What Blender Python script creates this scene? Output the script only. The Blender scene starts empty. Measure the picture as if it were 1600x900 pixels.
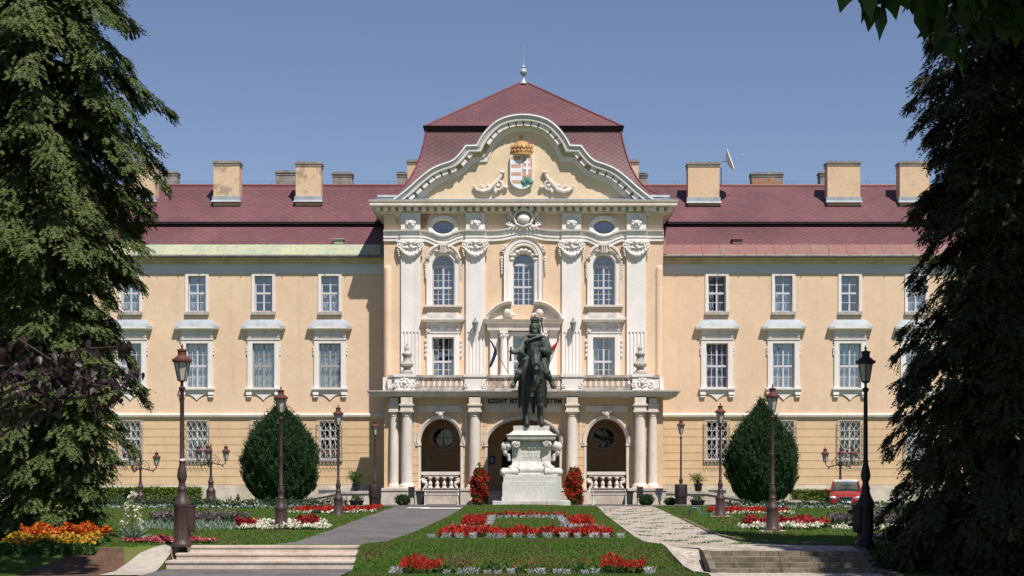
import bpy, bmesh, math, random
import numpy as np
from mathutils import Vector, Matrix
from mathutils.geometry import tessellate_polygon

C = bpy.context.scene
col = C.collection
R = math.radians
PI = math.pi
random.seed(7)

# ---------------------------------------------------------------- camera, sky, sun, exposure
F, AX, HV, CZ = 2400.0, 818.0, 731.0, 1.9          # focal length (px of a 1600 px frame), axis, horizon, eye height
cam_d = bpy.data.cameras.new('camera')
cam = bpy.data.objects.new('camera', cam_d); col.objects.link(cam)
cam.location = (0, 0, CZ); cam.rotation_euler = (R(90), 0, 0)
cam_d.sensor_width = 36; cam_d.lens = F / 1600 * 36
cam_d.shift_x = -(AX - 800) / 1600; cam_d.shift_y = (HV - 450) / 1600
cam_d.clip_start = 0.1; cam_d.clip_end = 3000
C.camera = cam
SUN_EL, SUN_AZ = R(59), R(29)                       # azimuth: to the right of straight behind the camera
to_sun = Vector((math.sin(SUN_AZ) * math.cos(SUN_EL), -math.cos(SUN_AZ) * math.cos(SUN_EL), math.sin(SUN_EL)))
world = bpy.data.worlds.new('World'); C.world = world; world.use_nodes = True
wn = world.node_tree.nodes; wl = world.node_tree.links; wn.clear()
wo = wn.new('ShaderNodeOutputWorld'); bg = wn.new('ShaderNodeBackground'); sky = wn.new('ShaderNodeTexSky')
sky.sky_type = 'NISHITA'; sky.sun_disc = False; sky.sun_elevation = SUN_EL; sky.sun_rotation = PI - SUN_AZ
sky.altitude = 300; sky.air_density = 1.0; sky.dust_density = 0.0; sky.ozone_density = 4.0
bg.inputs['Strength'].default_value = 0.074
hs_ = wn.new('ShaderNodeHueSaturation'); hs_.inputs['Saturation'].default_value = 0.92; hs_.inputs['Hue'].default_value = 0.511
wl.new(sky.outputs['Color'], hs_.inputs['Color']); wl.new(hs_.outputs['Color'], bg.inputs['Color']); wl.new(bg.outputs[0], wo.inputs['Surface'])
sun_d = bpy.data.lights.new('sun', 'SUN'); sun_d.energy = 5.0; sun_d.angle = R(0.5); sun_d.color = (1.0, 0.94, 0.86)
sun = bpy.data.objects.new('sun', sun_d); col.objects.link(sun)
sun.rotation_euler = (-to_sun).to_track_quat('-Z', 'Y').to_euler(); sun.location = (20, -20, 60)
C.view_settings.view_transform = 'Standard'; C.view_settings.look = 'None'
C.view_settings.exposure = 0.34; C.view_settings.gamma = 1.0

def X(u, d): return (u - AX) * d / F
def Z(v, d): return CZ + (HV - v) * d / F

# ---------------------------------------------------------------- materials
def mat(name, c, rough=0.8, var=0.0, scale=3.0, c2=None, bump=0.0, bscale=None, metal=0.0, spec=0.3, lo=0.4, hi=0.62, fine=0.0, stretch=None, streak=0.0):
    m = bpy.data.materials.new(name); m.use_nodes = True
    nt = m.node_tree; n = nt.nodes; l = nt.links
    b = n['Principled BSDF']
    b.inputs['Roughness'].default_value = rough; b.inputs['Metallic'].default_value = metal
    b.inputs['Specular IOR Level'].default_value = spec
    tc = n.new('ShaderNodeTexCoord'); src = tc.outputs['Object']
    if stretch:
        mp = n.new('ShaderNodeMapping'); mp.inputs['Scale'].default_value = stretch; l.new(src, mp.inputs[0]); src = mp.outputs[0]
    c = tuple(c) + (1,)
    if c2 is None: c2 = tuple(max(0, x * (1 - var)) for x in c[:3])
    c2 = tuple(c2)[:3] + (1,)
    t = n.new('ShaderNodeTexNoise'); t.inputs['Scale'].default_value = scale; t.inputs['Detail'].default_value = 8; t.inputs['Roughness'].default_value = 0.62
    l.new(src, t.inputs[0])
    mr = n.new('ShaderNodeMapRange'); mr.inputs['From Min'].default_value = lo; mr.inputs['From Max'].default_value = hi
    l.new(t.outputs[0], mr.inputs[0])
    mx = n.new('ShaderNodeMix'); mx.data_type = 'RGBA'; mx.inputs[6].default_value = c; mx.inputs[7].default_value = c2
    l.new(mr.outputs[0], mx.inputs[0]); out = mx.outputs[2]
    if fine:
        t2 = n.new('ShaderNodeTexNoise'); t2.inputs['Scale'].default_value = scale * 9; t2.inputs['Detail'].default_value = 4
        l.new(src, t2.inputs[0])
        m2 = n.new('ShaderNodeMix'); m2.data_type = 'RGBA'; m2.blend_type = 'MULTIPLY'; m2.inputs[0].default_value = fine
        l.new(out, m2.inputs[6])
        rp = n.new('ShaderNodeMapRange'); rp.inputs['From Min'].default_value = 0.3; rp.inputs['From Max'].default_value = 0.7; rp.inputs['To Min'].default_value = 0.35; rp.inputs['To Max'].default_value = 1.25
        l.new(t2.outputs[0], rp.inputs[0]); l.new(rp.outputs[0], m2.inputs[7]); out = m2.outputs[2]
    if streak:
        m4 = n.new('ShaderNodeMapping'); m4.inputs['Scale'].default_value = (1.6, 1.6, 0.09); l.new(tc.outputs['Object'], m4.inputs[0])
        t4 = n.new('ShaderNodeTexNoise'); t4.inputs['Scale'].default_value = 1.5; t4.inputs['Detail'].default_value = 8; t4.inputs['Roughness'].default_value = 0.7; l.new(m4.outputs[0], t4.inputs[0])
        r4 = n.new('ShaderNodeMapRange'); r4.inputs['From Min'].default_value = 0.50; r4.inputs['From Max'].default_value = 0.74; r4.inputs['To Max'].default_value = streak; l.new(t4.outputs[0], r4.inputs[0])
        x4 = n.new('ShaderNodeMix'); x4.data_type = 'RGBA'; x4.inputs[7].default_value = (0.34, 0.29, 0.23, 1); l.new(r4.outputs[0], x4.inputs[0]); l.new(out, x4.inputs[6]); out = x4.outputs[2]
    l.new(out, b.inputs['Base Color'])
    if bump:
        t3 = n.new('ShaderNodeTexNoise'); t3.inputs['Scale'].default_value = bscale or scale * 6; t3.inputs['Detail'].default_value = 5
        l.new(src, t3.inputs[0])
        bp = n.new('ShaderNodeBump'); bp.inputs['Strength'].default_value = bump; bp.inputs['Distance'].default_value = 0.03
        l.new(t3.outputs[0], bp.inputs['Height']); l.new(bp.outputs[0], b.inputs['Normal'])
    m['out_socket'] = 1
    return m

def leafmat(name, cols, trans=0.25, rough=0.6, spec=0.2):
    """foliage: each leaf its own tint out of cols (random per island), some light through it"""
    m = bpy.data.materials.new(name); m.use_nodes = True
    nt = m.node_tree; n = nt.nodes; l = nt.links
    b = n['Principled BSDF']; b.inputs['Roughness'].default_value = rough; b.inputs['Specular IOR Level'].default_value = spec
    g = n.new('ShaderNodeNewGeometry'); rmp = n.new('ShaderNodeValToRGB')
    e = rmp.color_ramp.elements
    while len(e) < len(cols): e.new(0.5)
    for i, cc in enumerate(cols):
        e[i].position = i / max(1, len(cols) - 1); e[i].color = tuple(cc) + (1,)
    l.new(g.outputs['Random Per Island'], rmp.inputs[0])
    l.new(rmp.outputs[0], b.inputs['Base Color'])
    tr = n.new('ShaderNodeBsdfTranslucent'); l.new(rmp.outputs[0], tr.inputs['Color'])
    mx = n.new('ShaderNodeMixShader'); mx.inputs[0].default_value = trans
    l.new(b.outputs[0], mx.inputs[1]); l.new(tr.outputs[0], mx.inputs[2])
    l.new(mx.outputs[0], n['Material Output'].inputs['Surface'])
    return m

def tilemat(name, c1, c2, mortar, size=0.30):
    m = bpy.data.materials.new(name); m.use_nodes = True
    nt = m.node_tree; n = nt.nodes; l = nt.links
    b = n['Principled BSDF']; b.inputs['Roughness'].default_value = 0.55; b.inputs['Specular IOR Level'].default_value = 0.35
    tc = n.new('ShaderNodeTexCoord'); sp = n.new('ShaderNodeSeparateXYZ'); l.new(tc.outputs['Object'], sp.inputs[0])
    ad = n.new('ShaderNodeMath'); ad.operation = 'ADD'; l.new(sp.outputs['X'], ad.inputs[0]); ad.inputs[1].default_value = 0
    mu = n.new('ShaderNodeMath'); mu.operation = 'MULTIPLY'; l.new(sp.outputs['Z'], mu.inputs[0]); mu.inputs[1].default_value = 1.7
    cb = n.new('ShaderNodeCombineXYZ'); l.new(ad.outputs[0], cb.inputs[0]); l.new(mu.outputs[0], cb.inputs[1])
    mp = n.new('ShaderNodeMapping'); mp.inputs['Rotation'].default_value = (0, 0, R(45)); l.new(cb.outputs[0], mp.inputs[0])
    br = n.new('ShaderNodeTexBrick'); br.offset = 0.0; br.inputs['Scale'].default_value = 1
    br.inputs['Brick Width'].default_value = size; br.inputs['Row Height'].default_value = size
    br.inputs['Mortar Size'].default_value = 0.018; br.inputs['Mortar Smooth'].default_value = 0.4
    br.inputs['Color1'].default_value = tuple(c1) + (1,); br.inputs['Color2'].default_value = tuple(c2) + (1,); br.inputs['Mortar'].default_value = tuple(mortar) + (1,)
    l.new(mp.outputs[0], br.inputs[0])
    t = n.new('ShaderNodeTexNoise'); t.inputs['Scale'].default_value = 0.35; t.inputs['Detail'].default_value = 7; l.new(tc.outputs['Object'], t.inputs[0])
    mr = n.new('ShaderNodeMapRange'); mr.inputs['From Min'].default_value = 0.3; mr.inputs['From Max'].default_value = 0.7; mr.inputs['To Min'].default_value = 0.75; mr.inputs['To Max'].default_value = 1.2
    l.new(t.outputs[0], mr.inputs[0])
    m2 = n.new('ShaderNodeMix'); m2.data_type = 'RGBA'; m2.blend_type = 'MULTIPLY'; m2.inputs[0].default_value = 1
    l.new(br.outputs['Color'], m2.inputs[6]); l.new(mr.outputs[0], m2.inputs[7]); l.new(m2.outputs[2], b.inputs['Base Color'])
    bp = n.new('ShaderNodeBump'); bp.inputs['Strength'].default_value = 0.5; bp.inputs['Distance'].default_value = 0.02; bp.invert = True
    l.new(br.outputs['Fac'], bp.inputs['Height']); l.new(bp.outputs[0], b.inputs['Normal'])
    return m

def glassmat(name, refl=0.34, tint=(0.75, 0.82, 0.9), rough=0.03):
    m = bpy.data.materials.new(name); m.use_nodes = True
    nt = m.node_tree; n = nt.nodes; l = nt.links; n.remove(n['Principled BSDF'])
    t = n.new('ShaderNodeBsdfTransparent'); t.inputs[0].default_value = tuple(tint) + (1,)
    g = n.new('ShaderNodeBsdfGlossy'); g.inputs['Roughness'].default_value = rough; g.inputs['Color'].default_value = (0.95, 0.97, 1, 1)
    tc = n.new('ShaderNodeTexCoord'); no = n.new('ShaderNodeTexNoise'); no.inputs['Scale'].default_value = 1.3; l.new(tc.outputs['Object'], no.inputs[0])
    bp = n.new('ShaderNodeBump'); bp.inputs['Strength'].default_value = 0.25; bp.inputs['Distance'].default_value = 0.04; l.new(no.outputs[0], bp.inputs['Height']); l.new(bp.outputs[0], g.inputs['Normal'])
    mx = n.new('ShaderNodeMixShader'); mx.inputs[0].default_value = refl
    l.new(t.outputs[0], mx.inputs[1]); l.new(g.outputs[0], mx.inputs[2]); l.new(mx.outputs[0], n['Material Output'].inputs['Surface'])
    return m

M = {}
M['peach'] = mat('peach_stucco', (0.71, 0.525, 0.37), 0.9, scale=0.45, c2=(0.665, 0.48, 0.335), fine=0.10, streak=0.28, bump=0.05, bscale=40)
M['ochre'] = mat('ochre_stucco', (0.67, 0.475, 0.295), 0.9, scale=0.5, c2=(0.62, 0.435, 0.27), fine=0.12, streak=0.3, bump=0.05, bscale=40)
M['white'] = mat('white_stucco', (0.765, 0.725, 0.70), 0.85, scale=0.8, c2=(0.72, 0.675, 0.64), fine=0.10, streak=0.35)
M['cream'] = mat('cream_stucco', (0.71, 0.64, 0.575), 0.85, scale=0.9, c2=(0.62, 0.55, 0.475), fine=0.16, streak=0.45, stretch=(1, 1, 0.4))
M['greyband'] = mat('grey_frieze_paint', (0.56, 0.56, 0.58), 0.85, scale=0.8, c2=(0.50, 0.50, 0.51))
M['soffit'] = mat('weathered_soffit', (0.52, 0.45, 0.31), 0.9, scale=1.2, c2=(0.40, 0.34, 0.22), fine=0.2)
M['stone'] = mat('weathered_limestone', (0.55, 0.50, 0.44), 0.9, scale=1.4, c2=(0.33, 0.30, 0.27), fine=0.3, bump=0.2, bscale=18)
M['rail'] = mat('grey_weathered_stone', (0.50, 0.46, 0.42), 0.9, scale=2.2, c2=(0.30, 0.275, 0.25), fine=0.25)
M['plinth'] = mat('plinth_stone', (0.62, 0.55, 0.47), 0.9, scale=0.8, c2=(0.46, 0.40, 0.33), fine=0.25, bump=0.1)
M['marble'] = mat('pale_marble', (0.60, 0.57, 0.53), 0.75, scale=1.1, c2=(0.43, 0.42, 0.39), fine=0.28, stretch=(1, 1, 0.5), bump=0.1)
M['patina_stain'] = mat('verdigris_stained_marble', (0.57, 0.55, 0.51), 0.8, scale=1.3, c2=(0.43, 0.48, 0.44), fine=0.25, lo=0.5, hi=0.66, stretch=(1, 1, 0.4))
M['roof'] = tilemat('red_slate_roof', (0.155, 0.061, 0.067), (0.118, 0.055, 0.064), (0.085, 0.036, 0.043))
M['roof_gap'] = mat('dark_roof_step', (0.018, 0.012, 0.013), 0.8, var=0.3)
M['roofline'] = mat('red_ridge_metal', (0.20, 0.055, 0.055), 0.5, var=0.25)
M['copper'] = mat('green_copper_sheet', (0.40, 0.41, 0.27), 0.7, scale=0.8, c2=(0.30, 0.35, 0.26), fine=0.3)
M['redmetal'] = mat('faded_red_sheet', (0.25, 0.105, 0.09), 0.65, scale=0.7, c2=(0.225, 0.135, 0.125), fine=0.3)
M['zinc'] = mat('zinc_sheet', (0.42, 0.44, 0.47), 0.5, scale=2, c2=(0.34, 0.36, 0.39), metal=0.2)
M['lead'] = mat('lead_flashing', (0.35, 0.38, 0.42), 0.55, scale=2, var=0.25)
M['gutter'] = mat('gutter_metal', (0.16, 0.15, 0.15), 0.6, var=0.3)
M['frame'] = mat('painted_window_frame', (0.56, 0.56, 0.60), 0.6, var=0.08)
M['frame_grey'] = mat('grey_green_window_frame', (0.33, 0.34, 0.31), 0.6, var=0.1)
M['glass'] = glassmat('window_glass', 0.22, (0.70, 0.76, 0.84))
M['darkglass'] = glassmat('barred_window_glass', 0.10, (0.6, 0.66, 0.72))
M['porchglass'] = glassmat('dark_porch_glass', 0.06, (0.5, 0.55, 0.6))
M['lampglass'] = glassmat('frosted_lamp_glass', 0.25, (0.9, 0.9, 0.88), 0.3)
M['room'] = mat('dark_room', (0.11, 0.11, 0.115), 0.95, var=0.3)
M['curtain'] = mat('lace_curtain', (0.62, 0.62, 0.62), 0.95, scale=6, c2=(0.40, 0.41, 0.43), stretch=(6, 1, 0.6))
M['curtain_blue'] = mat('turquoise_blind', (0.10, 0.36, 0.42), 0.9, scale=3, var=0.3)
M['blind'] = mat('brown_blind', (0.42, 0.25, 0.14), 0.9, scale=3, var=0.3)
M['iron'] = mat('white_iron_grille', (0.55, 0.53, 0.50), 0.6, var=0.2)
M['lettering'] = mat('dark_bronze_letters', (0.035, 0.025, 0.02), 0.6, var=0.2)
M['gold'] = mat('dull_gold', (0.62, 0.34, 0.14), 0.5, scale=6, c2=(0.30, 0.20, 0.10), metal=0.2)
M['heraldic_white'] = mat('heraldic_silver_white', (0.76, 0.77, 0.82), 0.6, var=0.08)
M['heraldic_red'] = mat('faded_heraldic_red', (0.62, 0.36, 0.27), 0.7, scale=4, var=0.2)
M['heraldic_green'] = mat('heraldic_green', (0.10, 0.30, 0.26), 0.7, scale=8, var=0.45)
M['brick'] = mat('exposed_brick', (0.36, 0.15, 0.075), 0.95, scale=5, c2=(0.42, 0.28, 0.18), fine=0.5)
M['chimneygrey'] = mat('sooty_chimney_render', (0.33, 0.30, 0.27), 0.95, scale=1.2, c2=(0.21, 0.19, 0.17), fine=0.35)
M['chimney'] = mat('chimney_stucco', (0.66, 0.47, 0.31), 0.9, scale=1.0, c2=(0.58, 0.42, 0.29), fine=0.2)
M['chimneyworn'] = mat('worn_chimney_stucco', (0.66, 0.48, 0.32), 0.9, scale=1.3, c2=(0.40, 0.30, 0.22), fine=0.3, lo=0.5, hi=0.6)
M['bronze_green'] = mat('skylit_green_patina_bronze', (0.032, 0.040, 0.035), 0.6, scale=1.8, c2=(0.105, 0.135, 0.115), metal=0.1, spec=0.3, lo=0.42, hi=0.64, stretch=(1, 1, 0.6), bump=0.6, bscale=11)  # green patina, with the sky-lit highlight put into its pale tone
M['bronze'] = mat('patinated_bronze', (0.020, 0.024, 0.022), 0.55, scale=1.6, c2=(0.075, 0.10, 0.085), metal=0.15, spec=0.35, lo=0.50, hi=0.66, stretch=(1, 1, 0.6), bump=0.6, bscale=11)
M['lamp'] = mat('brown_cast_iron', (0.060, 0.034, 0.032), 0.5, scale=4, c2=(0.042, 0.025, 0.024), spec=0.4)
M['lampred'] = mat('rusty_red_lamp_cap', (0.135, 0.042, 0.034), 0.55, scale=6, c2=(0.08, 0.03, 0.026))
M['darkiron'] = mat('dark_iron', (0.030, 0.022, 0.021), 0.5, var=0.3)
M['asphalt'] = mat('asphalt', (0.150, 0.137, 0.136), 0.9, scale=0.6, c2=(0.105, 0.097, 0.096), fine=0.5, bump=0.3, bscale=60)
M['gravel'] = mat('pale_gravel', (0.47, 0.415, 0.365), 0.95, scale=1.1, c2=(0.31, 0.265, 0.20), fine=0.8, bump=0.9, bscale=24, lo=0.42, hi=0.70)
M['steps'] = mat('pale_stone_steps', (0.56, 0.48, 0.41), 0.9, scale=1.2, c2=(0.46, 0.38, 0.31), fine=0.25, bump=0.15, bscale=25)
M['mossy'] = mat('mossy_old_stone', (0.21, 0.172, 0.13), 0.95, scale=3, c2=(0.10, 0.085, 0.06), fine=0.4, bump=0.5, bscale=14)
M['concrete'] = mat('pale_concrete', (0.40, 0.36, 0.31), 0.95, scale=0.9, c2=(0.33, 0.29, 0.25), fine=0.25, bump=0.15)
M['soil'] = mat('bare_brown_soil', (0.125, 0.066, 0.040), 0.95, scale=1.5, c2=(0.075, 0.045, 0.028), fine=0.5, bump=0.5)
M['bark'] = mat('bark', (0.075, 0.052, 0.038), 0.95, scale=5, c2=(0.035, 0.026, 0.02), bump=0.6, stretch=(1, 1, 0.25))
M['whitepaint'] = mat('white_road_paint', (0.7, 0.69, 0.66), 0.8, var=0.25)
M['wood'] = mat('grey_bench_slat', (0.17, 0.16, 0.16), 0.7, scale=5, var=0.4)
M['whitemetal'] = mat('white_painted_metal', (0.70, 0.69, 0.68), 0.5, var=0.1)
M['binblack'] = mat('black_bin', (0.035, 0.035, 0.038), 0.5, var=0.3)
M['verd'] = mat('verdigris_lantern', (0.22, 0.27, 0.24), 0.6, scale=8, c2=(0.14, 0.18, 0.16))
M['carred'] = mat('red_car_paint', (0.24, 0.014, 0.015), 0.35, var=0.05, spec=0.4)
M['carwhite'] = mat('white_car_paint', (0.75, 0.76, 0.78), 0.25, var=0.05, spec=0.6)
M['carglass'] = mat('dark_car_glass', (0.02, 0.028, 0.032), 0.06, var=0.2, spec=0.7)
M['chrome'] = mat('bright_metal', (0.75, 0.75, 0.76), 0.15, var=0.1, metal=1.0)
M['headlight'] = mat('clear_headlight', (0.62, 0.64, 0.68), 0.12, scale=14, c2=(0.30, 0.31, 0.34), spec=0.7)
M['tyre'] = mat('black_rubber', (0.02, 0.02, 0.02), 0.85, var=0.2)
M['flagblue'] = mat('dark_blue_cloth', (0.014, 0.018, 0.11), 0.85, var=0.2)
M['flagred'] = mat('red_cloth', (0.50, 0.03, 0.02), 0.85, var=0.15)
M['flagwhite'] = mat('white_cloth', (0.7, 0.7, 0.7), 0.85, var=0.1)
M['flaggreen'] = mat('dark_green_cloth', (0.02, 0.12, 0.05), 0.85, var=0.15)
M['signblue'] = mat('blue_sign_enamel', (0.03, 0.12, 0.33), 0.5, var=0.1)
M['hoop'] = mat('teal_plastic_hose', (0.03, 0.16, 0.26), 0.5, var=0.1)
M['doorwood'] = mat('dark_door_wood', (0.035, 0.022, 0.016), 0.5, var=0.4, stretch=(6, 1, 0.5))
M['terracotta'] = mat('dark_plant_tub', (0.05, 0.045, 0.045), 0.7, var=0.3)

G = lambda *a: leafmat(*a)
M['needle'] = leafmat('conifer_spray', [(0.036, 0.066, 0.018), (0.058, 0.092, 0.026), (0.088, 0.120, 0.036), (0.15, 0.155, 0.052)], 0.22)
M['needle_shaded'] = leafmat('shaded_conifer_spray', [(0.022, 0.026, 0.010), (0.038, 0.042, 0.016), (0.066, 0.062, 0.024)], 0.15)  # darker copy of the conifer colours, shade put into the tint
M['yew'] = leafmat('yew_foliage', [(0.016, 0.040, 0.015), (0.026, 0.062, 0.020), (0.045, 0.090, 0.028)], 0.12)
M['broad'] = leafmat('broad_leaf', [(0.018, 0.035, 0.010), (0.03, 0.055, 0.016), (0.05, 0.085, 0.022)], 0.25)
M['purple'] = leafmat('purple_leaf', [(0.018, 0.010, 0.012), (0.028, 0.014, 0.018), (0.048, 0.027, 0.033)], 0.12, 0.45, 0.35)
M['hedge'] = leafmat('bright_hedge_leaf', [(0.07, 0.12, 0.02), (0.13, 0.19, 0.03), (0.21, 0.26, 0.05)], 0.3)
M['bedgreen'] = leafmat('bedding_leaf', [(0.025, 0.06, 0.014), (0.04, 0.095, 0.02), (0.07, 0.14, 0.035)], 0.25)
M['rosegreen'] = leafmat('rose_leaf', [(0.020, 0.042, 0.018), (0.035, 0.065, 0.026), (0.06, 0.095, 0.045)], 0.2)
M['greygreen'] = leafmat('grey_green_leaf', [(0.12, 0.19, 0.13), (0.20, 0.28, 0.21), (0.30, 0.37, 0.30)], 0.2)
M['silver'] = leafmat('silver_leaf', [(0.34, 0.36, 0.37), (0.50, 0.51, 0.52), (0.64, 0.64, 0.65)], 0.15)
M['red'] = leafmat('scarlet_blossom', [(0.26, 0.012, 0.010), (0.40, 0.022, 0.014), (0.50, 0.050, 0.026)], 0.2)
M['darkred'] = leafmat('dark_red_blossom', [(0.20, 0.008, 0.016), (0.30, 0.012, 0.024), (0.40, 0.02, 0.03)], 0.2)
M['pink'] = leafmat('pink_blossom', [(0.36, 0.045, 0.07), (0.46, 0.075, 0.10), (0.52, 0.17, 0.18)], 0.2)
M['ivory'] = leafmat('ivory_blossom', [(0.56, 0.55, 0.36), (0.70, 0.68, 0.52), (0.76, 0.75, 0.66)], 0.2)
M['orange'] = leafmat('orange_blossom', [(0.40, 0.06, 0.010), (0.52, 0.11, 0.014), (0.58, 0.18, 0.02)], 0.2)
M['yellow'] = leafmat('yellow_blossom', [(0.42, 0.22, 0.02), (0.50, 0.30, 0.03), (0.46, 0.25, 0.02)], 0.2)
M['mauve'] = leafmat('mauve_blossom', [(0.10, 0.055, 0.085), (0.15, 0.09, 0.13), (0.24, 0.16, 0.20)], 0.15)
def turf(name, cols, dry, per_blade):
    m = bpy.data.materials.new(name); m.use_nodes = True; nt = m.node_tree; n = nt.nodes; l = nt.links; b = n['Principled BSDF']; b.inputs['Roughness'].default_value = 0.9; b.inputs['Specular IOR Level'].default_value = 0.1
    tc = n.new('ShaderNodeTexCoord'); rm = n.new('ShaderNodeValToRGB'); e = rm.color_ramp.elements; e.new(0.5)
    for i, c_ in enumerate(cols): e[i].position = i / 2; e[i].color = tuple(c_) + (1,)
    if per_blade: g_ = n.new('ShaderNodeNewGeometry'); l.new(g_.outputs['Random Per Island'], rm.inputs[0])
    else: f_ = n.new('ShaderNodeTexNoise'); f_.inputs['Scale'].default_value = 14; f_.inputs['Detail'].default_value = 6; l.new(tc.outputs['Object'], f_.inputs[0]); l.new(f_.outputs[0], rm.inputs[0])
    t_ = n.new('ShaderNodeTexNoise'); t_.inputs['Scale'].default_value = 0.62; t_.inputs['Detail'].default_value = 7; t_.inputs['Roughness'].default_value = 0.66; l.new(tc.outputs['Object'], t_.inputs[0])
    mr = n.new('ShaderNodeMapRange'); mr.inputs['From Min'].default_value = 0.47; mr.inputs['From Max'].default_value = 0.65; mr.inputs['To Max'].default_value = 0.88; l.new(t_.outputs[0], mr.inputs[0])
    mx = n.new('ShaderNodeMix'); mx.data_type = 'RGBA'; mx.inputs[7].default_value = tuple(dry) + (1,); l.new(mr.outputs[0], mx.inputs[0]); l.new(rm.outputs[0], mx.inputs[6]); l.new(mx.outputs[2], b.inputs['Base Color'])
    if per_blade:
        tr = n.new('ShaderNodeBsdfTranslucent'); l.new(mx.outputs[2], tr.inputs[0]); ms = n.new('ShaderNodeMixShader'); ms.inputs[0].default_value = 0.4; l.new(b.outputs[0], ms.inputs[1]); l.new(tr.outputs[0], ms.inputs[2]); l.new(ms.outputs[0], n['Material Output'].inputs['Surface'])
    return m
M['blade'] = turf('grass_blade', [(0.070, 0.150, 0.024), (0.098, 0.195, 0.033), (0.145, 0.22, 0.052)], (0.19, 0.15, 0.075), True)

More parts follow.
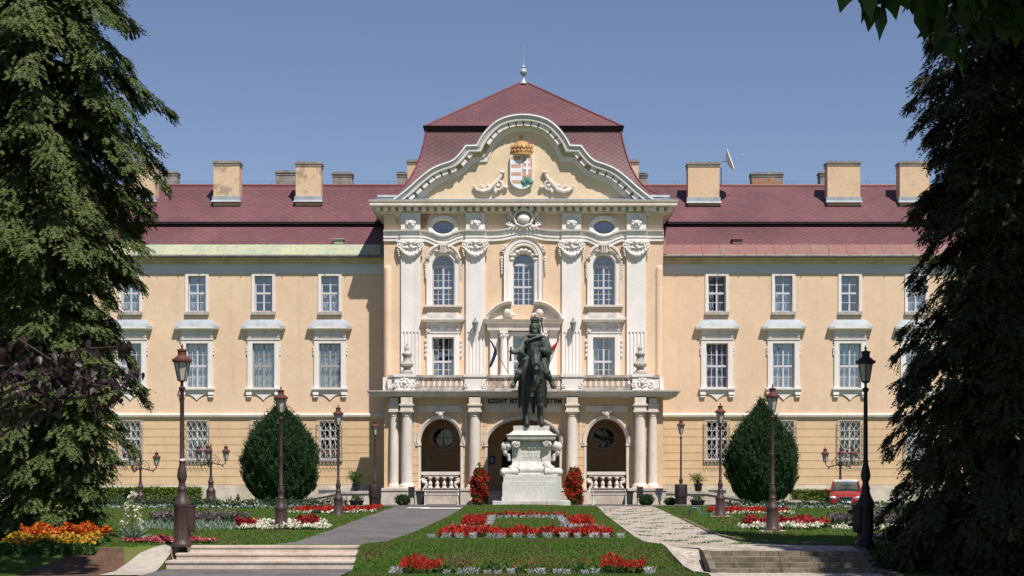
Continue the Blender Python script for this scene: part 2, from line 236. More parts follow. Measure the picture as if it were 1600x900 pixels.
# ---------------------------------------------------------------- mesh helpers
class MB:
    def __init__(s): s.v = []; s.f = []; s.mi = []
    def add(s, vs, fs, m=0):
        o = len(s.v); s.v.extend([tuple(p) for p in vs]); s.f.extend([tuple(i + o for i in f) for f in fs]); s.mi.extend([m] * len(fs)); return s
    def box(s, x0, x1, y0, y1, z0, z1, m=0):
        if x0 > x1: x0, x1 = x1, x0
        if y0 > y1: y0, y1 = y1, y0
        if z0 > z1: z0, z1 = z1, z0
        return s.add([(x0, y0, z0), (x1, y0, z0), (x1, y1, z0), (x0, y1, z0), (x0, y0, z1), (x1, y0, z1), (x1, y1, z1), (x0, y1, z1)],
                     [(0, 3, 2, 1), (4, 5, 6, 7), (0, 1, 5, 4), (1, 2, 6, 5), (2, 3, 7, 6), (3, 0, 4, 7)], m)
    def frus(s, b, t, m=0):
        """b, t: (x0,x1,y0,y1,z) bottom and top rectangles"""
        def q(r): return [(r[0], r[2], r[4]), (r[1], r[2], r[4]), (r[1], r[3], r[4]), (r[0], r[3], r[4])]
        return s.add(q(b) + q(t), [(0, 3, 2, 1), (4, 5, 6, 7), (0, 1, 5, 4), (1, 2, 6, 5), (2, 3, 7, 6), (3, 0, 4, 7)], m)
    def prism(s, poly, y0, y1, m=0, holes=()):
        """polygon in xz extruded in y (y0 = front)"""
        loops = [list(poly)] + [list(h) for h in holes]
        tris = tessellate_polygon([[Vector((p[0], p[1], 0)) for p in lp] for lp in loops])
        flat = [p for lp in loops for p in lp]
        n = len(flat)
        vs = [(p[0], y0, p[1]) for p in flat] + [(p[0], y1, p[1]) for p in flat]
        fs = []
        for t in tris:
            a, b, c = [flat[i] for i in t]
            cr = (b[0] - a[0]) * (c[1] - a[1]) - (b[1] - a[1]) * (c[0] - a[0])
            t = tuple(t) if cr > 0 else tuple(reversed(t))     # ccw in xz seen from -y: normal -y
            fs.append(t); fs.append(tuple(i + n for i in reversed(t)))
        o = 0
        for k, lp in enumerate(loops):
            L = len(lp)
            area = sum(lp[i][0] * lp[(i + 1) % L][1] - lp[(i + 1) % L][0] * lp[i][1] for i in range(L))
            for i in range(L):
                a, b = o + i, o + (i + 1) % L
                ccw = (area > 0) == (k == 0)
                fs.append((a, a + n, b + n, b) if ccw else (a, b, b + n, a + n))
            o += L
        return s.add(vs, fs, m)
    def lathe(s, prof, c=(0, 0, 0), n=16, m=0, sq=None):
        """prof: (r, z) from bottom to top"""
        vs = []; fs = []
        for r, z in prof:
            for k in range(n):
                a = 2 * PI * (k + 0.5) / n
                vs.append((c[0] + r * math.cos(a), c[1] + r * math.sin(a), c[2] + z))
        for i in range(len(prof) - 1):
            for k in range(n):
                k2 = (k + 1) % n
                fs.append((i * n + k, i * n + k2, (i + 1) * n + k2, (i + 1) * n + k))
        fs.append(tuple(reversed(range(n)))); fs.append(tuple((len(prof) - 1) * n + k for k in range(n)))
        return s.add(vs, fs, m)
    def tube(s, pts, r, n=6, m=0, cap=True):
        pts = [Vector(p) for p in pts]; L = len(pts)
        rs = r if isinstance(r, (list, tuple)) else [r] * L
        vs = []; fs = []
        up = None
        for i, p in enumerate(pts):
            t = (pts[min(i + 1, L - 1)] - pts[max(i - 1, 0)])
            t = t.normalized() if t.length > 1e-9 else Vector((0, 0, 1))
            if up is None: up = Vector((0, 1, 0)) if abs(t.y) < 0.9 else Vector((1, 0, 0))
            a = t.cross(up)
            a = a.normalized() if a.length > 1e-6 else t.orthogonal().normalized()
            b = a.cross(t).normalized(); up = b
            for k in range(n):
                an = 2 * PI * k / n
                vs.append(p + a * math.cos(an) * rs[i] + b * math.sin(an) * rs[i])
        for i in range(L - 1):
            for k in range(n):
                k2 = (k + 1) % n
                fs.append((i * n + k, (i + 1) * n + k, (i + 1) * n + k2, i * n + k2))
        if cap:
            fs.append(tuple(range(n))); fs.append(tuple(reversed([(L - 1) * n + k for k in range(n)])))
        return s.add(vs, fs, m)
    def ball(s, c, r, nu=10, nv=7, m=0):
        if not isinstance(r, (list, tuple)): r = (r, r, r)
        vs = [(c[0], c[1], c[2] - r[2])]; fs = []
        for i in range(1, nv):
            ph = -PI / 2 + PI * i / nv
            for k in range(nu):
                a = 2 * PI * k / nu
                vs.append((c[0] + r[0] * math.cos(ph) * math.cos(a), c[1] + r[1] * math.cos(ph) * math.sin(a), c[2] + r[2] * math.sin(ph)))
        vs.append((c[0], c[1], c[2] + r[2])); e = len(vs) - 1
        for k in range(nu):
            k2 = (k + 1) % nu
            fs.append((0, 1 + k2, 1 + k)); fs.append((e, 1 + (nv - 2) * nu + k, 1 + (nv - 2) * nu + k2))
            for i in range(nv - 2):
                fs.append((1 + i * nu + k, 1 + i * nu + k2, 1 + (i + 1) * nu + k2, 1 + (i + 1) * nu + k))
        return s.add(vs, fs, m)
    def mould(s, path, prof, y, m=0, closed=False, flip=1):
        """sweep a closed profile (offset outward-left of the path, projection towards -y) along an xz path at depth y"""
        path = [Vector((p[0], p[1])) for p in path]; L = len(path); ns = []
        for i in range(L):
            a = path[i] - path[(i - 1) % L] if (i > 0 or closed) else None
            b = path[(i + 1) % L] - path[i] if (i < L - 1 or closed) else None
            if a is None: a = b
            if b is None: b = a
            a = a.normalized(); b = b.normalized()
            na = Vector((-a.y, a.x)); nb = Vector((-b.y, b.x)); n = na + nb
            n = n.normalized() if n.length > 1e-6 else na
            ns.append(n / max(0.35, n.dot(na)))
        P = len(prof); vs = []; fs = []
        for i in range(L):
            for o, p in prof:
                q = path[i] + ns[i] * o * flip
                vs.append((q.x, y - p, q.y))
        for i in range(L if closed else L - 1):
            i2 = (i + 1) % L
            for k in range(P):
                k2 = (k + 1) % P
                fs.append((i * P + k, i * P + k2, i2 * P + k2, i2 * P + k))
        if not closed:
            fs.append(tuple(reversed(range(P)))); fs.append(tuple((L - 1) * P + k for k in range(P)))
        return s.add(vs, fs, m)
    def plan(s, path, prof, m=0):
        """sweep a closed profile (offset outward-right of the path, height z) along an xy path"""
        path = [Vector((p[0], p[1])) for p in path]; L = len(path); ns = []
        for i in range(L):
            a = path[i] - path[i - 1] if i > 0 else None
            b = path[i + 1] - path[i] if i < L - 1 else None
            if a is None: a = b
            if b is None: b = a
            a = a.normalized(); b = b.normalized()
            na = Vector((a.y, -a.x)); nb = Vector((b.y, -b.x)); n = (na + nb).normalized()
            ns.append(n / max(0.35, n.dot(na)))
        P = len(prof); vs = []; fs = []
        for i in range(L):
            for o, z in prof:
                q = path[i] + ns[i] * o
                vs.append((q.x, q.y, z))
        for i in range(L - 1):
            for k in range(P):
                k2 = (k + 1) % P
                fs.append((i * P + k, i * P + k2, (i + 1) * P + k2, (i + 1) * P + k))
        fs.append(tuple(reversed(range(P)))); fs.append(tuple((L - 1) * P + k for k in range(P)))
        return s.add(vs, fs, m)
    def volute(s, c, r, turns=1.6, start=0.0, sgn=1, th=0.03, y=0.0, m=0):
        pts = []; n = int(14 * turns)
        for i in range(n + 1):
            t = i / n; a = start + sgn * t * turns * 2 * PI; rr = r * (1 - 0.82 * t)
            pts.append((c[0] + rr * math.cos(a), y, c[1] + rr * math.sin(a)))
        s.tube(pts, [th * (1 - 0.5 * i / n) for i in range(n + 1)], 5, m)
        s.ball((c[0], y, c[1]), th * 1.3, 6, 5, m)
        return s
    def mesh(s, name, mats, fix=True, angle=38):
        me = bpy.data.meshes.new(name); me.from_pydata(s.v, [], s.f)
        for mm in (mats if isinstance(mats, (list, tuple)) else [mats]): me.materials.append(mm)
        me.polygons.foreach_set('material_index', s.mi)
        if fix:
            bm = bmesh.new(); bm.from_mesh(me); bmesh.ops.recalc_face_normals(bm, faces=bm.faces); bm.to_mesh(me); bm.free()
        me.polygons.foreach_set('use_smooth', [True] * len(me.polygons)); me.set_sharp_from_angle(angle=R(angle))
        me.update(); return me

def obj(name, me, parent=None, loc=None):
    """link a mesh; a part's mesh is in world coordinates (or, under a thing at the origin, in the thing's own)"""
    if isinstance(me, tuple): me = me[0].mesh(name, me[1])
    o = bpy.data.objects.new(name, me); col.objects.link(o)
    if loc is not None: o.location = loc
    if parent is not None:
        o.parent = parent
    return o
def tag(o, label=None, cat=None, group=None, kind=None):
    if label: o['label'] = label
    if cat: o['category'] = cat
    if group: o['group'] = group
    if kind: o['kind'] = kind
    return o
def thing(name, label, cat, loc=(0, 0, 0), rz=0, group=None):
    o = bpy.data.objects.new(name, None); col.objects.link(o); o.empty_display_size = 0.2
    o.location = loc; o.rotation_euler = (0, 0, rz)
    return tag(o, label, cat, group)
def kids(o): return [c for c in o.children]
def copy_tree(o, parent=None):
    inv = o.matrix_parent_inverse.copy(); c = o.copy(); col.objects.link(c)
    c.parent = parent if parent is not None else o.parent; c.matrix_parent_inverse = inv
    for ch in kids(o): copy_tree(ch, c)
    return c
def quads(name, m, ctr, a, b, parent=None, diamond=True, loc=None):
    """many small leaves in one mesh: centre, half-axis a (along) and half-axis b (across) of each"""
    ctr = np.asarray(ctr, dtype=np.float32); a = np.asarray(a, dtype=np.float32); b = np.asarray(b, dtype=np.float32); n = len(ctr)
    v = np.empty((n, 4, 3), np.float32)
    if diamond: v[:, 0] = ctr - a; v[:, 1] = ctr + b - a * 0.15; v[:, 2] = ctr + a; v[:, 3] = ctr - b - a * 0.15
    else: v[:, 0] = ctr - a - b; v[:, 1] = ctr - a + b; v[:, 2] = ctr + a + b; v[:, 3] = ctr + a - b
    me = bpy.data.meshes.new(name)
    me.vertices.add(4 * n); me.vertices.foreach_set('co', v.ravel())
    me.loops.add(4 * n); me.loops.foreach_set('vertex_index', np.arange(4 * n, dtype=np.int32))
    me.polygons.add(n); me.polygons.foreach_set('loop_start', np.arange(0, 4 * n, 4, dtype=np.int32))
    me.materials.append(m); me.update(calc_edges=True)
    o = obj(name, me, parent, loc); return o
def rnd_unit(rng, n):
    v = rng.normal(size=(n, 3)); return v / np.linalg.norm(v, axis=1)[:, None]
def norm(v): return v / np.maximum(1e-9, np.linalg.norm(v, axis=1))[:, None]
def arch(x0, x1, z0, zs, zt, n=18):
    """outline of an arched opening, counter-clockwise from the bottom left"""
    cx = (x0 + x1) / 2; rx = (x1 - x0) / 2
    return [(x0, z0), (x1, z0)] + [(cx + rx * math.cos(PI * i / n), zs + (zt - zs) * math.sin(PI * i / n)) for i in range(n + 1)]
def archpath(x0, x1, z0, zs, zt, n=18):
    cx = (x0 + x1) / 2; rx = (x1 - x0) / 2
    return [(x0, z0)] + [(cx - rx * math.cos(PI * i / n), zs + (zt - zs) * math.sin(PI * i / n)) for i in range(n + 1)] + [(x1, z0)]
def rect(x0, x1, z0, z1): return [(x0, z0), (x1, z0), (x1, z1), (x0, z1)]
def oval(cx, cz, rx, rz, n=28): return [(cx + rx * math.cos(2 * PI * i / n), cz + rz * math.sin(2 * PI * i / n)) for i in range(n)]
# ================================================================ ground
dU, dP, dW = 82.8, 79.0, 84.6                      # depth of the central facade, the portico front and the wings
def gh(x, y):
    """ground height"""
    t = min(1, max(0, (37.5 - y) / 2.3)); h = -0.5 * (t * t * (3 - 2 * t) * 0.5 + t * 0.5)
    if -8.42 <= x <= -3.96 and 30 < y <= 37.3: h = -0.62
    if 4.22 <= x <= 8.0 and y <= 36.06: h = min(h, -0.62)
    elif 4.22 <= x <= 8.0 and y < 37.6: h = -0.09 * min(1, (37.6 - y) / 1.2)
    elif 3.5 <= x <= 4.22 and y < 37.5: h = min(h, -0.02 - 0.5 * min(1, max(0, (37.0 - y) / 1.9)))
    if abs(x) < 3 and 40 < y < 77: h += 0.11 * min(1, (y - 40) / 20) * (1 - (abs(x) / 3) ** 2)
    if 13.05 <= x <= 23.95 and 73.55 < y < 78.4: h = -0.30
    return h
xs = sorted(set([-700, -200, -90, -50, -33] + [i * 1.0 for i in range(-28, 29)] + [33, 50, 90, 200, 700] + [13.03, 13.06, 23.94, 23.97, -8.44, -8.42, -3.96, -3.94, 3.48, 3.5, 4.2, 4.22, 8.0, 8.02, 2.8, -2.8, 1.5, -1.5, 0.5, -0.5]))
ys = sorted(set([-300, -80, -20, 0, 10, 20, 26, 30] + [32 + 0.25 * i for i in range(24) if i != 16] + [37.3, 37.31, 36.06, 36.07, 38.5, 39, 40, 42, 45, 48, 52, 56, 60, 64, 68, 71, 73, 73.54, 73.57, 75, 77, 78.38, 78.42, 80, 85, 95, 120, 200, 700]))
g = MB()
nx, ny = len(xs), len(ys)
g.add([(x, y, gh(x, y)) for y in ys for x in xs], [(j * nx + i, j * nx + i + 1, (j + 1) * nx + i + 1, (j + 1) * nx + i) for j in range(ny - 1) for i in range(nx - 1)])
M['lawn'] = turf('lawn', [(0.055, 0.10, 0.014), (0.075, 0.13, 0.020), (0.105, 0.145, 0.034)], (0.14, 0.105, 0.05), False)
go = obj('ground', g.mesh('ground', M['lawn'], angle=60)); tag(go, kind='structure')

def sheet(name, m, pts, dz, step=1.0):
    """a thin sheet over the ground: pts are (y, x0, x1) stations"""
    s = MB(); rows = []
    st = []
    for (ya, a0, a1), (yb, b0, b1) in zip(pts, pts[1:]):
        n = max(1, int(abs(yb - ya) / step))
        st += [(ya + (yb - ya) * i / n, a0 + (b0 - a0) * i / n, a1 + (b1 - a1) * i / n) for i in range(n)]
    st.append(pts[-1]); K = 8
    vs = [(x0 + (x1 - x0) * k / K, y, gh(x0 + (x1 - x0) * k / K, y) + dz) for y, x0, x1 in st for k in range(K + 1)]
    fs = [(j * (K + 1) + i, j * (K + 1) + i + 1, (j + 1) * (K + 1) + i + 1, (j + 1) * (K + 1) + i) for j in range(len(st) - 1) for i in range(K)]
    s.add(vs, fs); o = obj(name, s.mesh(name, m, angle=60)); tag(o, kind='structure'); return o
sheet('asphalt_path', M['asphalt'], [(37.29, -8.1, -4.02), (38.2, -6.1, -3.9), (39.2, -5.8, -3.5), (46, -5.85, -3.2), (58, -6.05, -2.95), (70, -6.2, -2.85), (75.4, -6.25, -2.9)], 0.012)
sheet('forecourt_paving', M['asphalt'], [(75.3, -12.9, 12.9), (79.6, -12.9, 12.9)], 0.03, 5)
sheet('driveway', M['asphalt'], [(73.6, 13.1, 23.9), (78.35, 13.1, 23.9)], 0.02, 5)
sheet('lower_asphalt_path', M['asphalt'], [(27, -8.4, -3.98), (36.3, -8.41, -3.98)], 0.135, 9)
sheet('gravel_path', M['gravel'], [(36.09, 4.24, 7.98), (37.0, 4.23, 7.98), (37.3, 3.56, 7.98), (37.7, 3.4, 6.5), (39, 3.1, 5.5), (42, 3.05, 5.4), (50, 3.15, 5.6), (62, 3.3, 5.95), (70, 3.5, 6.2), (75.4, 3.6, 6.3)], 0.016, 0.5)
sheet('lower_gravel_path', M['gravel'], [(27, 3.7, 7.98), (35.95, 4.24, 7.98)], 0.14, 9)
sheet('gravel_path', M['gravel'], [(33.6, 4.38, 4.44), (34.3, 4.18, 4.4), (35.0, 3.95, 4.4), (35.7, 3.73, 4.4), (36.4, 3.58, 4.3), (37.3, 3.5, 4.3)], 0.016, 0.2)
pm = MB()
for (u0, u1, v) in ((634, 668, 795.4), (655, 718, 796.2)):
    d = CZ * F / (v - HV)
    pm.add([(X(u0, d), d, 0.03), (X(u1, d), d, 0.03), (X(u1 + 4, d + 1.3), d + 1.3, 0.036), (X(u0 + 6, d + 1.3), d + 1.3, 0.036)], [(0, 1, 2, 3)])
o = obj('road_marking', pm.mesh('road_marking', M['whitepaint'])); tag(o, kind='structure'); o.location.z = 0.012
sheet('soil_patch', M['soil'], [(33.6, -11.5, -8.5), (35.3, -11.4, -9.2), (36.6, -10.8, -9.5), (37.2, -10.4, -9.7)], 0.012, 0.3)
sheet('concrete_ramp', M['concrete'], [(34.0, -9.4, -8.43), (35.5, -9.35, -8.43), (36.7, -9.15, -8.43), (37.6, -8.75, -8.3)], 0.03, 0.25)
# steps
s = MB()
for i, (z, y) in enumerate(((0.02, 37.0), (-0.14, 36.6), (-0.30, 36.2))):
    x0 = (-8.10, -8.27, -8.42)[i]
    s.box(x0, -4.0, y, 37.34 - 0.004 * i, -0.62, z)
    s.box(x0 - 0.02, -3.985, y - 0.025, y + 0.3, z - 0.045, z + 0.003)
o = obj('stone_steps', s.mesh('stone_steps', M['steps'])); tag(o, 'three wide pale stone steps at the foot of the asphalt path', 'steps')
s = MB(); t = MB(); rng = random.Random(3)
for i, (z, y) in enumerate(((-0.05, 36.0), (-0.16, 35.6), (-0.27, 35.2), (-0.38, 34.8))):
    x = 4.36 - 0.02 * i
    while x < 7.95:
        w = rng.uniform(0.42, 0.85); w = min(w, 7.99 - x)
        s.box(x, x + w - 0.012, y + rng.uniform(-0.012, 0.012), y + 0.27, -0.66, z - rng.uniform(0, 0.014)); x += w
    t.box(4.38, 7.98, y + 0.22, y + 0.42, -0.66, z - 0.016)
st_ = thing('mossy_steps', 'four low mossy dark stone steps at the foot of the gravel path', 'steps', (6.2, 35.5, -0.5))
def wobj(name, me, parent):
    """part whose mesh is in world coordinates"""
    o = obj(name, me, parent); o.matrix_parent_inverse = Matrix.Translation(-parent.location); return o
c_ = MB(); c_.add([(4.2, 34.5, -0.66), (4.35, 34.5, -0.66), (4.35, 36.1, -0.66), (4.2, 36.1, -0.66), (4.2, 34.5, -0.38), (4.35, 34.5, -0.38), (4.35, 36.1, -0.03), (4.2, 36.1, -0.03)], [(0, 3, 2, 1), (4, 5, 6, 7), (0, 1, 5, 4), (1, 2, 6, 5), (2, 3, 7, 6), (3, 0, 4, 7)]); wobj('side_stone', c_.mesh('side_stone', M['mossy']), st_)
wobj('riser_stones', s.mesh('riser_stones', M['mossy']), st_); wobj('gravel_tread', t.mesh('gravel_tread', M['gravel']), st_)
def kerb(name, label, pts, w, h, m):
    s = MB()
    for (a, b) in zip(pts, pts[1:]):
        n = max(1, int((Vector(b) - Vector(a)).length / 0.75)); A = Vector(a); B = Vector(b); dirv = (B - A).normalized(); nv = Vector((dirv.y, -dirv.x)) * w / 2
        for i in range(n):
            p = A.lerp(B, i / n) + dirv * 0.012; q = A.lerp(B, (i + 1) / n) - dirv * 0.012
            zz = [gh(p.x, p.y), gh(q.x, q.y)]
            if zz[0] < -0.55: zz[0] = -0.5
            if zz[1] < -0.55: zz[1] = -0.5
            hp = h * rng.uniform(0.75, 1.1)
            c = [p - nv, q - nv, q + nv, p + nv]; zi = [zz[0], zz[1], zz[1], zz[0]]
            s.add([(k.x, k.y, z - 0.68) for k, z in zip(c, zi)] + [(k.x, k.y, z + hp) for k, z in zip(c, zi)],
                  [(0, 3, 2, 1), (4, 5, 6, 7), (0, 1, 5, 4), (1, 2, 6, 5), (2, 3, 7, 6), (3, 0, 4, 7)])
    o = obj(name, s.mesh(name, m)); tag(o, label, 'kerb'); return o
kerb('kerb', 'curved pale kerb edging the central lawn beside the mossy steps', [(3.42, 37.9), (3.48, 37.2), (3.6, 36.4), (3.75, 35.7), (3.95, 35.0), (4.2, 34.3), (4.4, 33.6)], 0.11, 0.07, M['concrete'])
kerb('kerb', 'low dark stone kerb along the right lawn edge of the gravel path', [(5.85, 56), (5.6, 49), (5.45, 44), (5.5, 41.5), (5.7, 40.0), (6.2, 39.0), (6.9, 38.3), (7.7, 37.9)], 0.12, 0.055, M['mossy'])
kerb('kerb', 'dark curved kerb in the shade at the right end of the mossy steps', [(8.5, 38.2), (8.22, 37.6), (8.1, 36.8), (8.08, 36.0), (8.1, 35.0), (8.16, 33.4)], 0.22, 0.10, M['mossy'])

# ================================================================ the palace
palace = thing('palace', 'long peach baroque palace with a white pilastered centre block under a red mansard roof', 'building', (0, 82, 0))
def part(name, mb, m, parent=None, fix=True, angle=38):
    return wobj(name, mb.mesh(name, m, fix, angle), palace) if parent is None else obj(name, mb.mesh(name, m, fix, angle), parent)
def sub(name, mb, m, parent): return obj(name, mb.mesh(name, m), parent)   # world-coordinate sub-part of a world-coordinate part
xU = lambda u: X(u, dU); zU = lambda v: Z(v, dU)
xP = lambda u: X(u, dP); zP = lambda v: Z(v, dP)
zW = lambda v: Z(v, dW)
kU, kW, kP = F / dU, F / dW, F / dP
BW = 7.52

# ---- window builder: root mesh = frame with bars (a part of the palace), sub-parts pane, curtain, and trim
def glazing(name, w, h, cols, rows, transom, archh=0.0, fm=None, curtain=None, parent=palace, loc=(0, 0, 0), bar=0.028, fr=0.075, mull=0.10, fan=False, gl='glass'):
    """local: x centred, z up from the bottom, y=0 the glass plane"""
    fm = fm or M['frame']; f = MB(); hw = w / 2; hs = h - archh
    if archh: f.mould(archpath(-hw, hw, 0, hs, h, 20), [(-fr, 0), (-fr, 0.06), (0, 0.06), (0, 0)], 0.03)
    else:
        f.box(-hw, -hw + fr, -0.03, 0.03, 0, h); f.box(hw - fr, hw, -0.03, 0.03, 0, h); f.box(-hw + fr, hw - fr, -0.03, 0.03, h - fr, h)
    f.box(-hw + fr, hw - fr, -0.03, 0.03, 0, fr)
    zt = transom * hs; top = hs if archh else h - fr
    f.box(-hw + fr, hw - fr, -0.055, 0.03, zt - 0.055, zt + 0.055)
    f.box(-mull / 2, mull / 2, -0.045, 0.03, fr, zt - 0.055); f.box(-mull / 2, mull / 2, -0.045, 0.03, zt + 0.055, top)
    if archh: f.box(-hw + fr, hw - fr, -0.06, 0.03, hs - 0.07, hs + 0.07)
    for (za, zb, nr) in ((fr, zt - 0.055, rows[0]), (zt + 0.055, top - (0.07 if archh else 0), rows[1])):
        for sgn in (-1, 1):
            xa, xb = sorted((sgn * mull / 2, sgn * (hw - fr)))
            for i in range(1, cols): xx = xa + (xb - xa) * i / cols; f.box(xx - bar / 2, xx + bar / 2, -0.02, 0.015, za, zb)
            for j in range(1, nr): zz = za + (zb - za) * j / nr; f.box(xa, xb, -0.022, 0.013, zz - bar / 2, zz + bar / 2)
    if fan:
        for a in range(1, 6):
            an = PI * a / 6
            f.tube([(0.12 * math.cos(an), 0, hs + 0.07 + 0.1 * math.sin(an)), ((hw - 0.1) * math.cos(an), 0, hs + (archh - 0.08) * math.sin(an))], 0.018, 4)
        f.tube([(0.34 * hw * math.cos(PI * i / 10), 0, hs + 0.06 + 0.36 * archh * math.sin(PI * i / 10)) for i in range(11)], 0.02, 4)
    root = obj(name, f.mesh(name, fm), parent)
    if parent is palace: root.matrix_parent_inverse = Matrix.Translation(-palace.location)
    root.location = loc
    p = MB(); outl = arch(-hw, hw, 0, hs, h, 20) if archh else rect(-hw, hw, 0, h)
    p.add([(a, 0.02, b) for a, b in outl], [tuple(range(len(outl)))])
    obj('pane', p.mesh('pane', M[gl], False), root)
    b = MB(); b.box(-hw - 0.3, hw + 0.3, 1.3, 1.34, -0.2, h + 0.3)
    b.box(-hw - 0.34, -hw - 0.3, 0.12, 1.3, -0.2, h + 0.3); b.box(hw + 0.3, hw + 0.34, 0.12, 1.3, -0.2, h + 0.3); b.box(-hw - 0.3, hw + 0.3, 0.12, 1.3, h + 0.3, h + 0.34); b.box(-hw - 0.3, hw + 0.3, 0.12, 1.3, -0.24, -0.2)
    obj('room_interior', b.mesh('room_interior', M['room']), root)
    for (x0, x1, z0, z1, cm) in (curtain or ()):
        c = MB(); n = 26; vs = []
        for i in range(n + 1):
            t = i / n; x = x0 + (x1 - x0) * t; y = 0.17 + 0.035 * math.sin(t * (x1 - x0) * 38) + 0.02 * math.sin(t * 17)
            vs += [(x, y, z0), (x, y, z1)]
        c.add(vs, [(2 * i, 2 * i + 2, 2 * i + 3, 2 * i + 1) for i in range(n)])
        obj('curtain', c.mesh('curtain', M[cm], False), root)
    return root

# ---- central block: wall with openings
def halves(us): return list(us) + [2 * AX - u for u in us]
arch_win = [(692.5, 34, 399, 416, 477), (818, 33, 396, 413, 477), (943.5, 34, 399, 416, 477)]   # centre u, width, v top, v spring, v sill
door_win = [(692.5, 34, 527, 590), (818, 33, 525, 590), (943.5, 34, 527, 590)]
holes = []
for (u, w, vt, vs_, vb) in arch_win: holes.append(arch(xU(u - w / 2), xU(u + w / 2), zU(vb), zU(vs_), zU(vt)))
for (u, w, vt, vb) in door_win: holes.append(rect(xU(u - w / 2), xU(u + w / 2), zU(vb), zU(vt)))
for u in (692.5, 943.5): holes.append(oval(xU(u), zU(355), 16.5 / kU, 10.8 / kU))
dR = dU + 2.6; xR = lambda u: X(u, dR); zR = lambda v: Z(v, dR); kR = F / dR
holes.append(rect(-6.6, 6.6, 0.72, 5.25))
w = MB(); w.prism(rect(-BW, BW, 0, zU(326)), dU, dU + 0.32, holes=holes)
w.box(-BW, -BW + 0.3, dU + 0.32, 96.5, 0, zU(326)); w.box(BW - 0.3, BW, dU + 0.32, 96.5, 0, zU(326)); w.box(-BW, BW, 96.2, 96.5, 0, zU(326))
wall_c = part('central_wall', w, M['peach'])
hr = [oval(xR(u), zR(684), 17 / kR, 16 / kR) for u in (692.5, 943.5)] + [arch(xR(784), xR(852), 0.72, zR(700), zR(672))]
w = MB(); w.prism(rect(-6.9, 6.9, 0.4, 5.6), dR, dR + 0.3, holes=hr); w.box(-6.9, -6.6, dU + 0.32, dR, 0.4, 5.6); w.box(6.6, 6.9, dU + 0.32, dR, 0.4, 5.6); w.box(-6.6, 6.6, dU + 0.32, dR, 5.25, 5.6)
part('porch_wall', w, M['ochre'])
# rounded strips at the corners of the block
for sg in (-1, 1):
    q = MB(); q.lathe([(0.2, 0), (0.2, zU(421)), (0.18, zU(417)), (0.1, zU(414.5)), (0.02, zU(414))], (sg * (BW - 0.21), dU + 0.06, 0), 18)
    part('corner_shaft', q, M['peach'])
# pilasters with fluted foot and capital
pil_u = [(627, 657), (728, 758), (878, 908), (979, 1009)]
pil_y = dU - 0.16
def capital(mb, xc, zt, zb, w, y):
    h = zt - zb
    mb.box(xc - w * 0.5, xc + w * 0.5, y - 0.16, y, zt - 0.1, zt)
    mb.box(xc - w * 0.40, xc + w * 0.40, y - 0.08, y, zt - 0.36, zt - 0.1)
    for sg in (-1, 1):
        mb.volute((xc + sg * w * 0.40, zt - 0.26), 0.19, 1.7, PI / 2, sg, 0.055, y - 0.13)
        mb.tube([(xc + sg * w * 0.12, y - 0.1, zt - 0.16), (xc + sg * w * 0.3, y - 0.14, zt - 0.12), (xc + sg * w * 0.42, y - 0.13, zt - 0.08)], 0.05, 6)
        for k in range(4): mb.ball((xc + sg * w * (0.46 - 0.015 * k), y - 0.08, zt - 0.5 - 0.11 * k), 0.065 - 0.008 * k, 6, 5)
        mb.tube([(xc + sg * w * 0.05, y - 0.08, zt - 0.42), (xc + sg * w * 0.2, y - 0.1, zt - 0.36), (xc + sg * w * 0.36, y - 0.08, zt - 0.42)], 0.045, 5)
    for i in range(13):
        t = i / 12 * 2 - 1
        zz = zt - 0.40 - (h - 0.48) * (1 - t * t)
        mb.ball((xc + t * w * 0.40, y - 0.1 - 0.03 * (i % 2), zz), 0.085 + 0.045 * (1 - abs(t)), 7, 5)
        if i % 2 == 0: mb.ball((xc + t * w * 0.34, y - 0.05, zz + 0.14), 0.07, 6, 4)
    mb.ball((xc, y - 0.14, zt - 0.1), (0.13, 0.1, 0.16), 8, 6); mb.ball((xc, y - 0.12, zt - 0.3), (0.09, 0.08, 0.1), 7, 5)
for (ua, ub) in pil_u:
    x0, x1 = xU(ua), xU(ub); p = MB(); zf = zU(518)
    p.box(x0, x1, pil_y, dU + 0.02, zf, zU(377))
    n = 5; wd = (x1 - x0); fw = wd * 0.095; gap = (wd - n * fw) / (n + 1)
    p.box(x0, x1, pil_y + 0.05, dU + 0.02, zU(600), zf)
    xx = x0
    for i in range(n + 1):
        p.box(xx, xx + gap, pil_y, pil_y + 0.05, zU(600), zf); xx += gap + fw
    for i in range(n):
        cxx = x0 + gap + fw / 2 + i * (gap + fw)
        p.ball((cxx, pil_y + 0.03, zf - 0.01), (fw * 0.75, 0.045, 0.06), 7, 5)
    po = part('pilaster', p, M['white'])
    c = MB(); capital(c, (x0 + x1) / 2, zU(376.5), zU(402), (x1 - x0) * 1.42, pil_y)
    sub('capital', c, M['white'], po)
# entablature band (three fascias) that dips under the ovals and lifts over the middle window
def bandpath():
    half = [(599.5, 377), (662, 377), (669, 379), (680, 384), (692.5, 386), (705, 384), (716, 379), (723, 377), (770, 377), (786, 376), (797, 373.5), (808, 371), (818, 370.3)]
    return [(xU(u), zU(v)) for u, v in half] + [(xU(2 * AX - u), zU(v)) for u, v in reversed(half[:-1])]
b = MB(); q = 1 / kU
fasc = [(0, 0), (0, 0.10), (5 * q, 0.10), (5 * q, 0.14), (10 * q, 0.14), (10 * q, 0.18), (14.5 * q, 0.18), (14.5 * q, 0.26), (16.8 * q, 0.28), (16.8 * q, 0)]
b.mould(bandpath(), fasc, dU)
for (ua, ub) in pil_u:
    b.mould([(xU(ua - 0.8), zU(377)), (xU(ub + 0.8), zU(377))], [(o, p + (0.13 if p > 0 else 0)) for o, p in fasc], dU)
part('entablature_band', b, M['white'], angle=25)
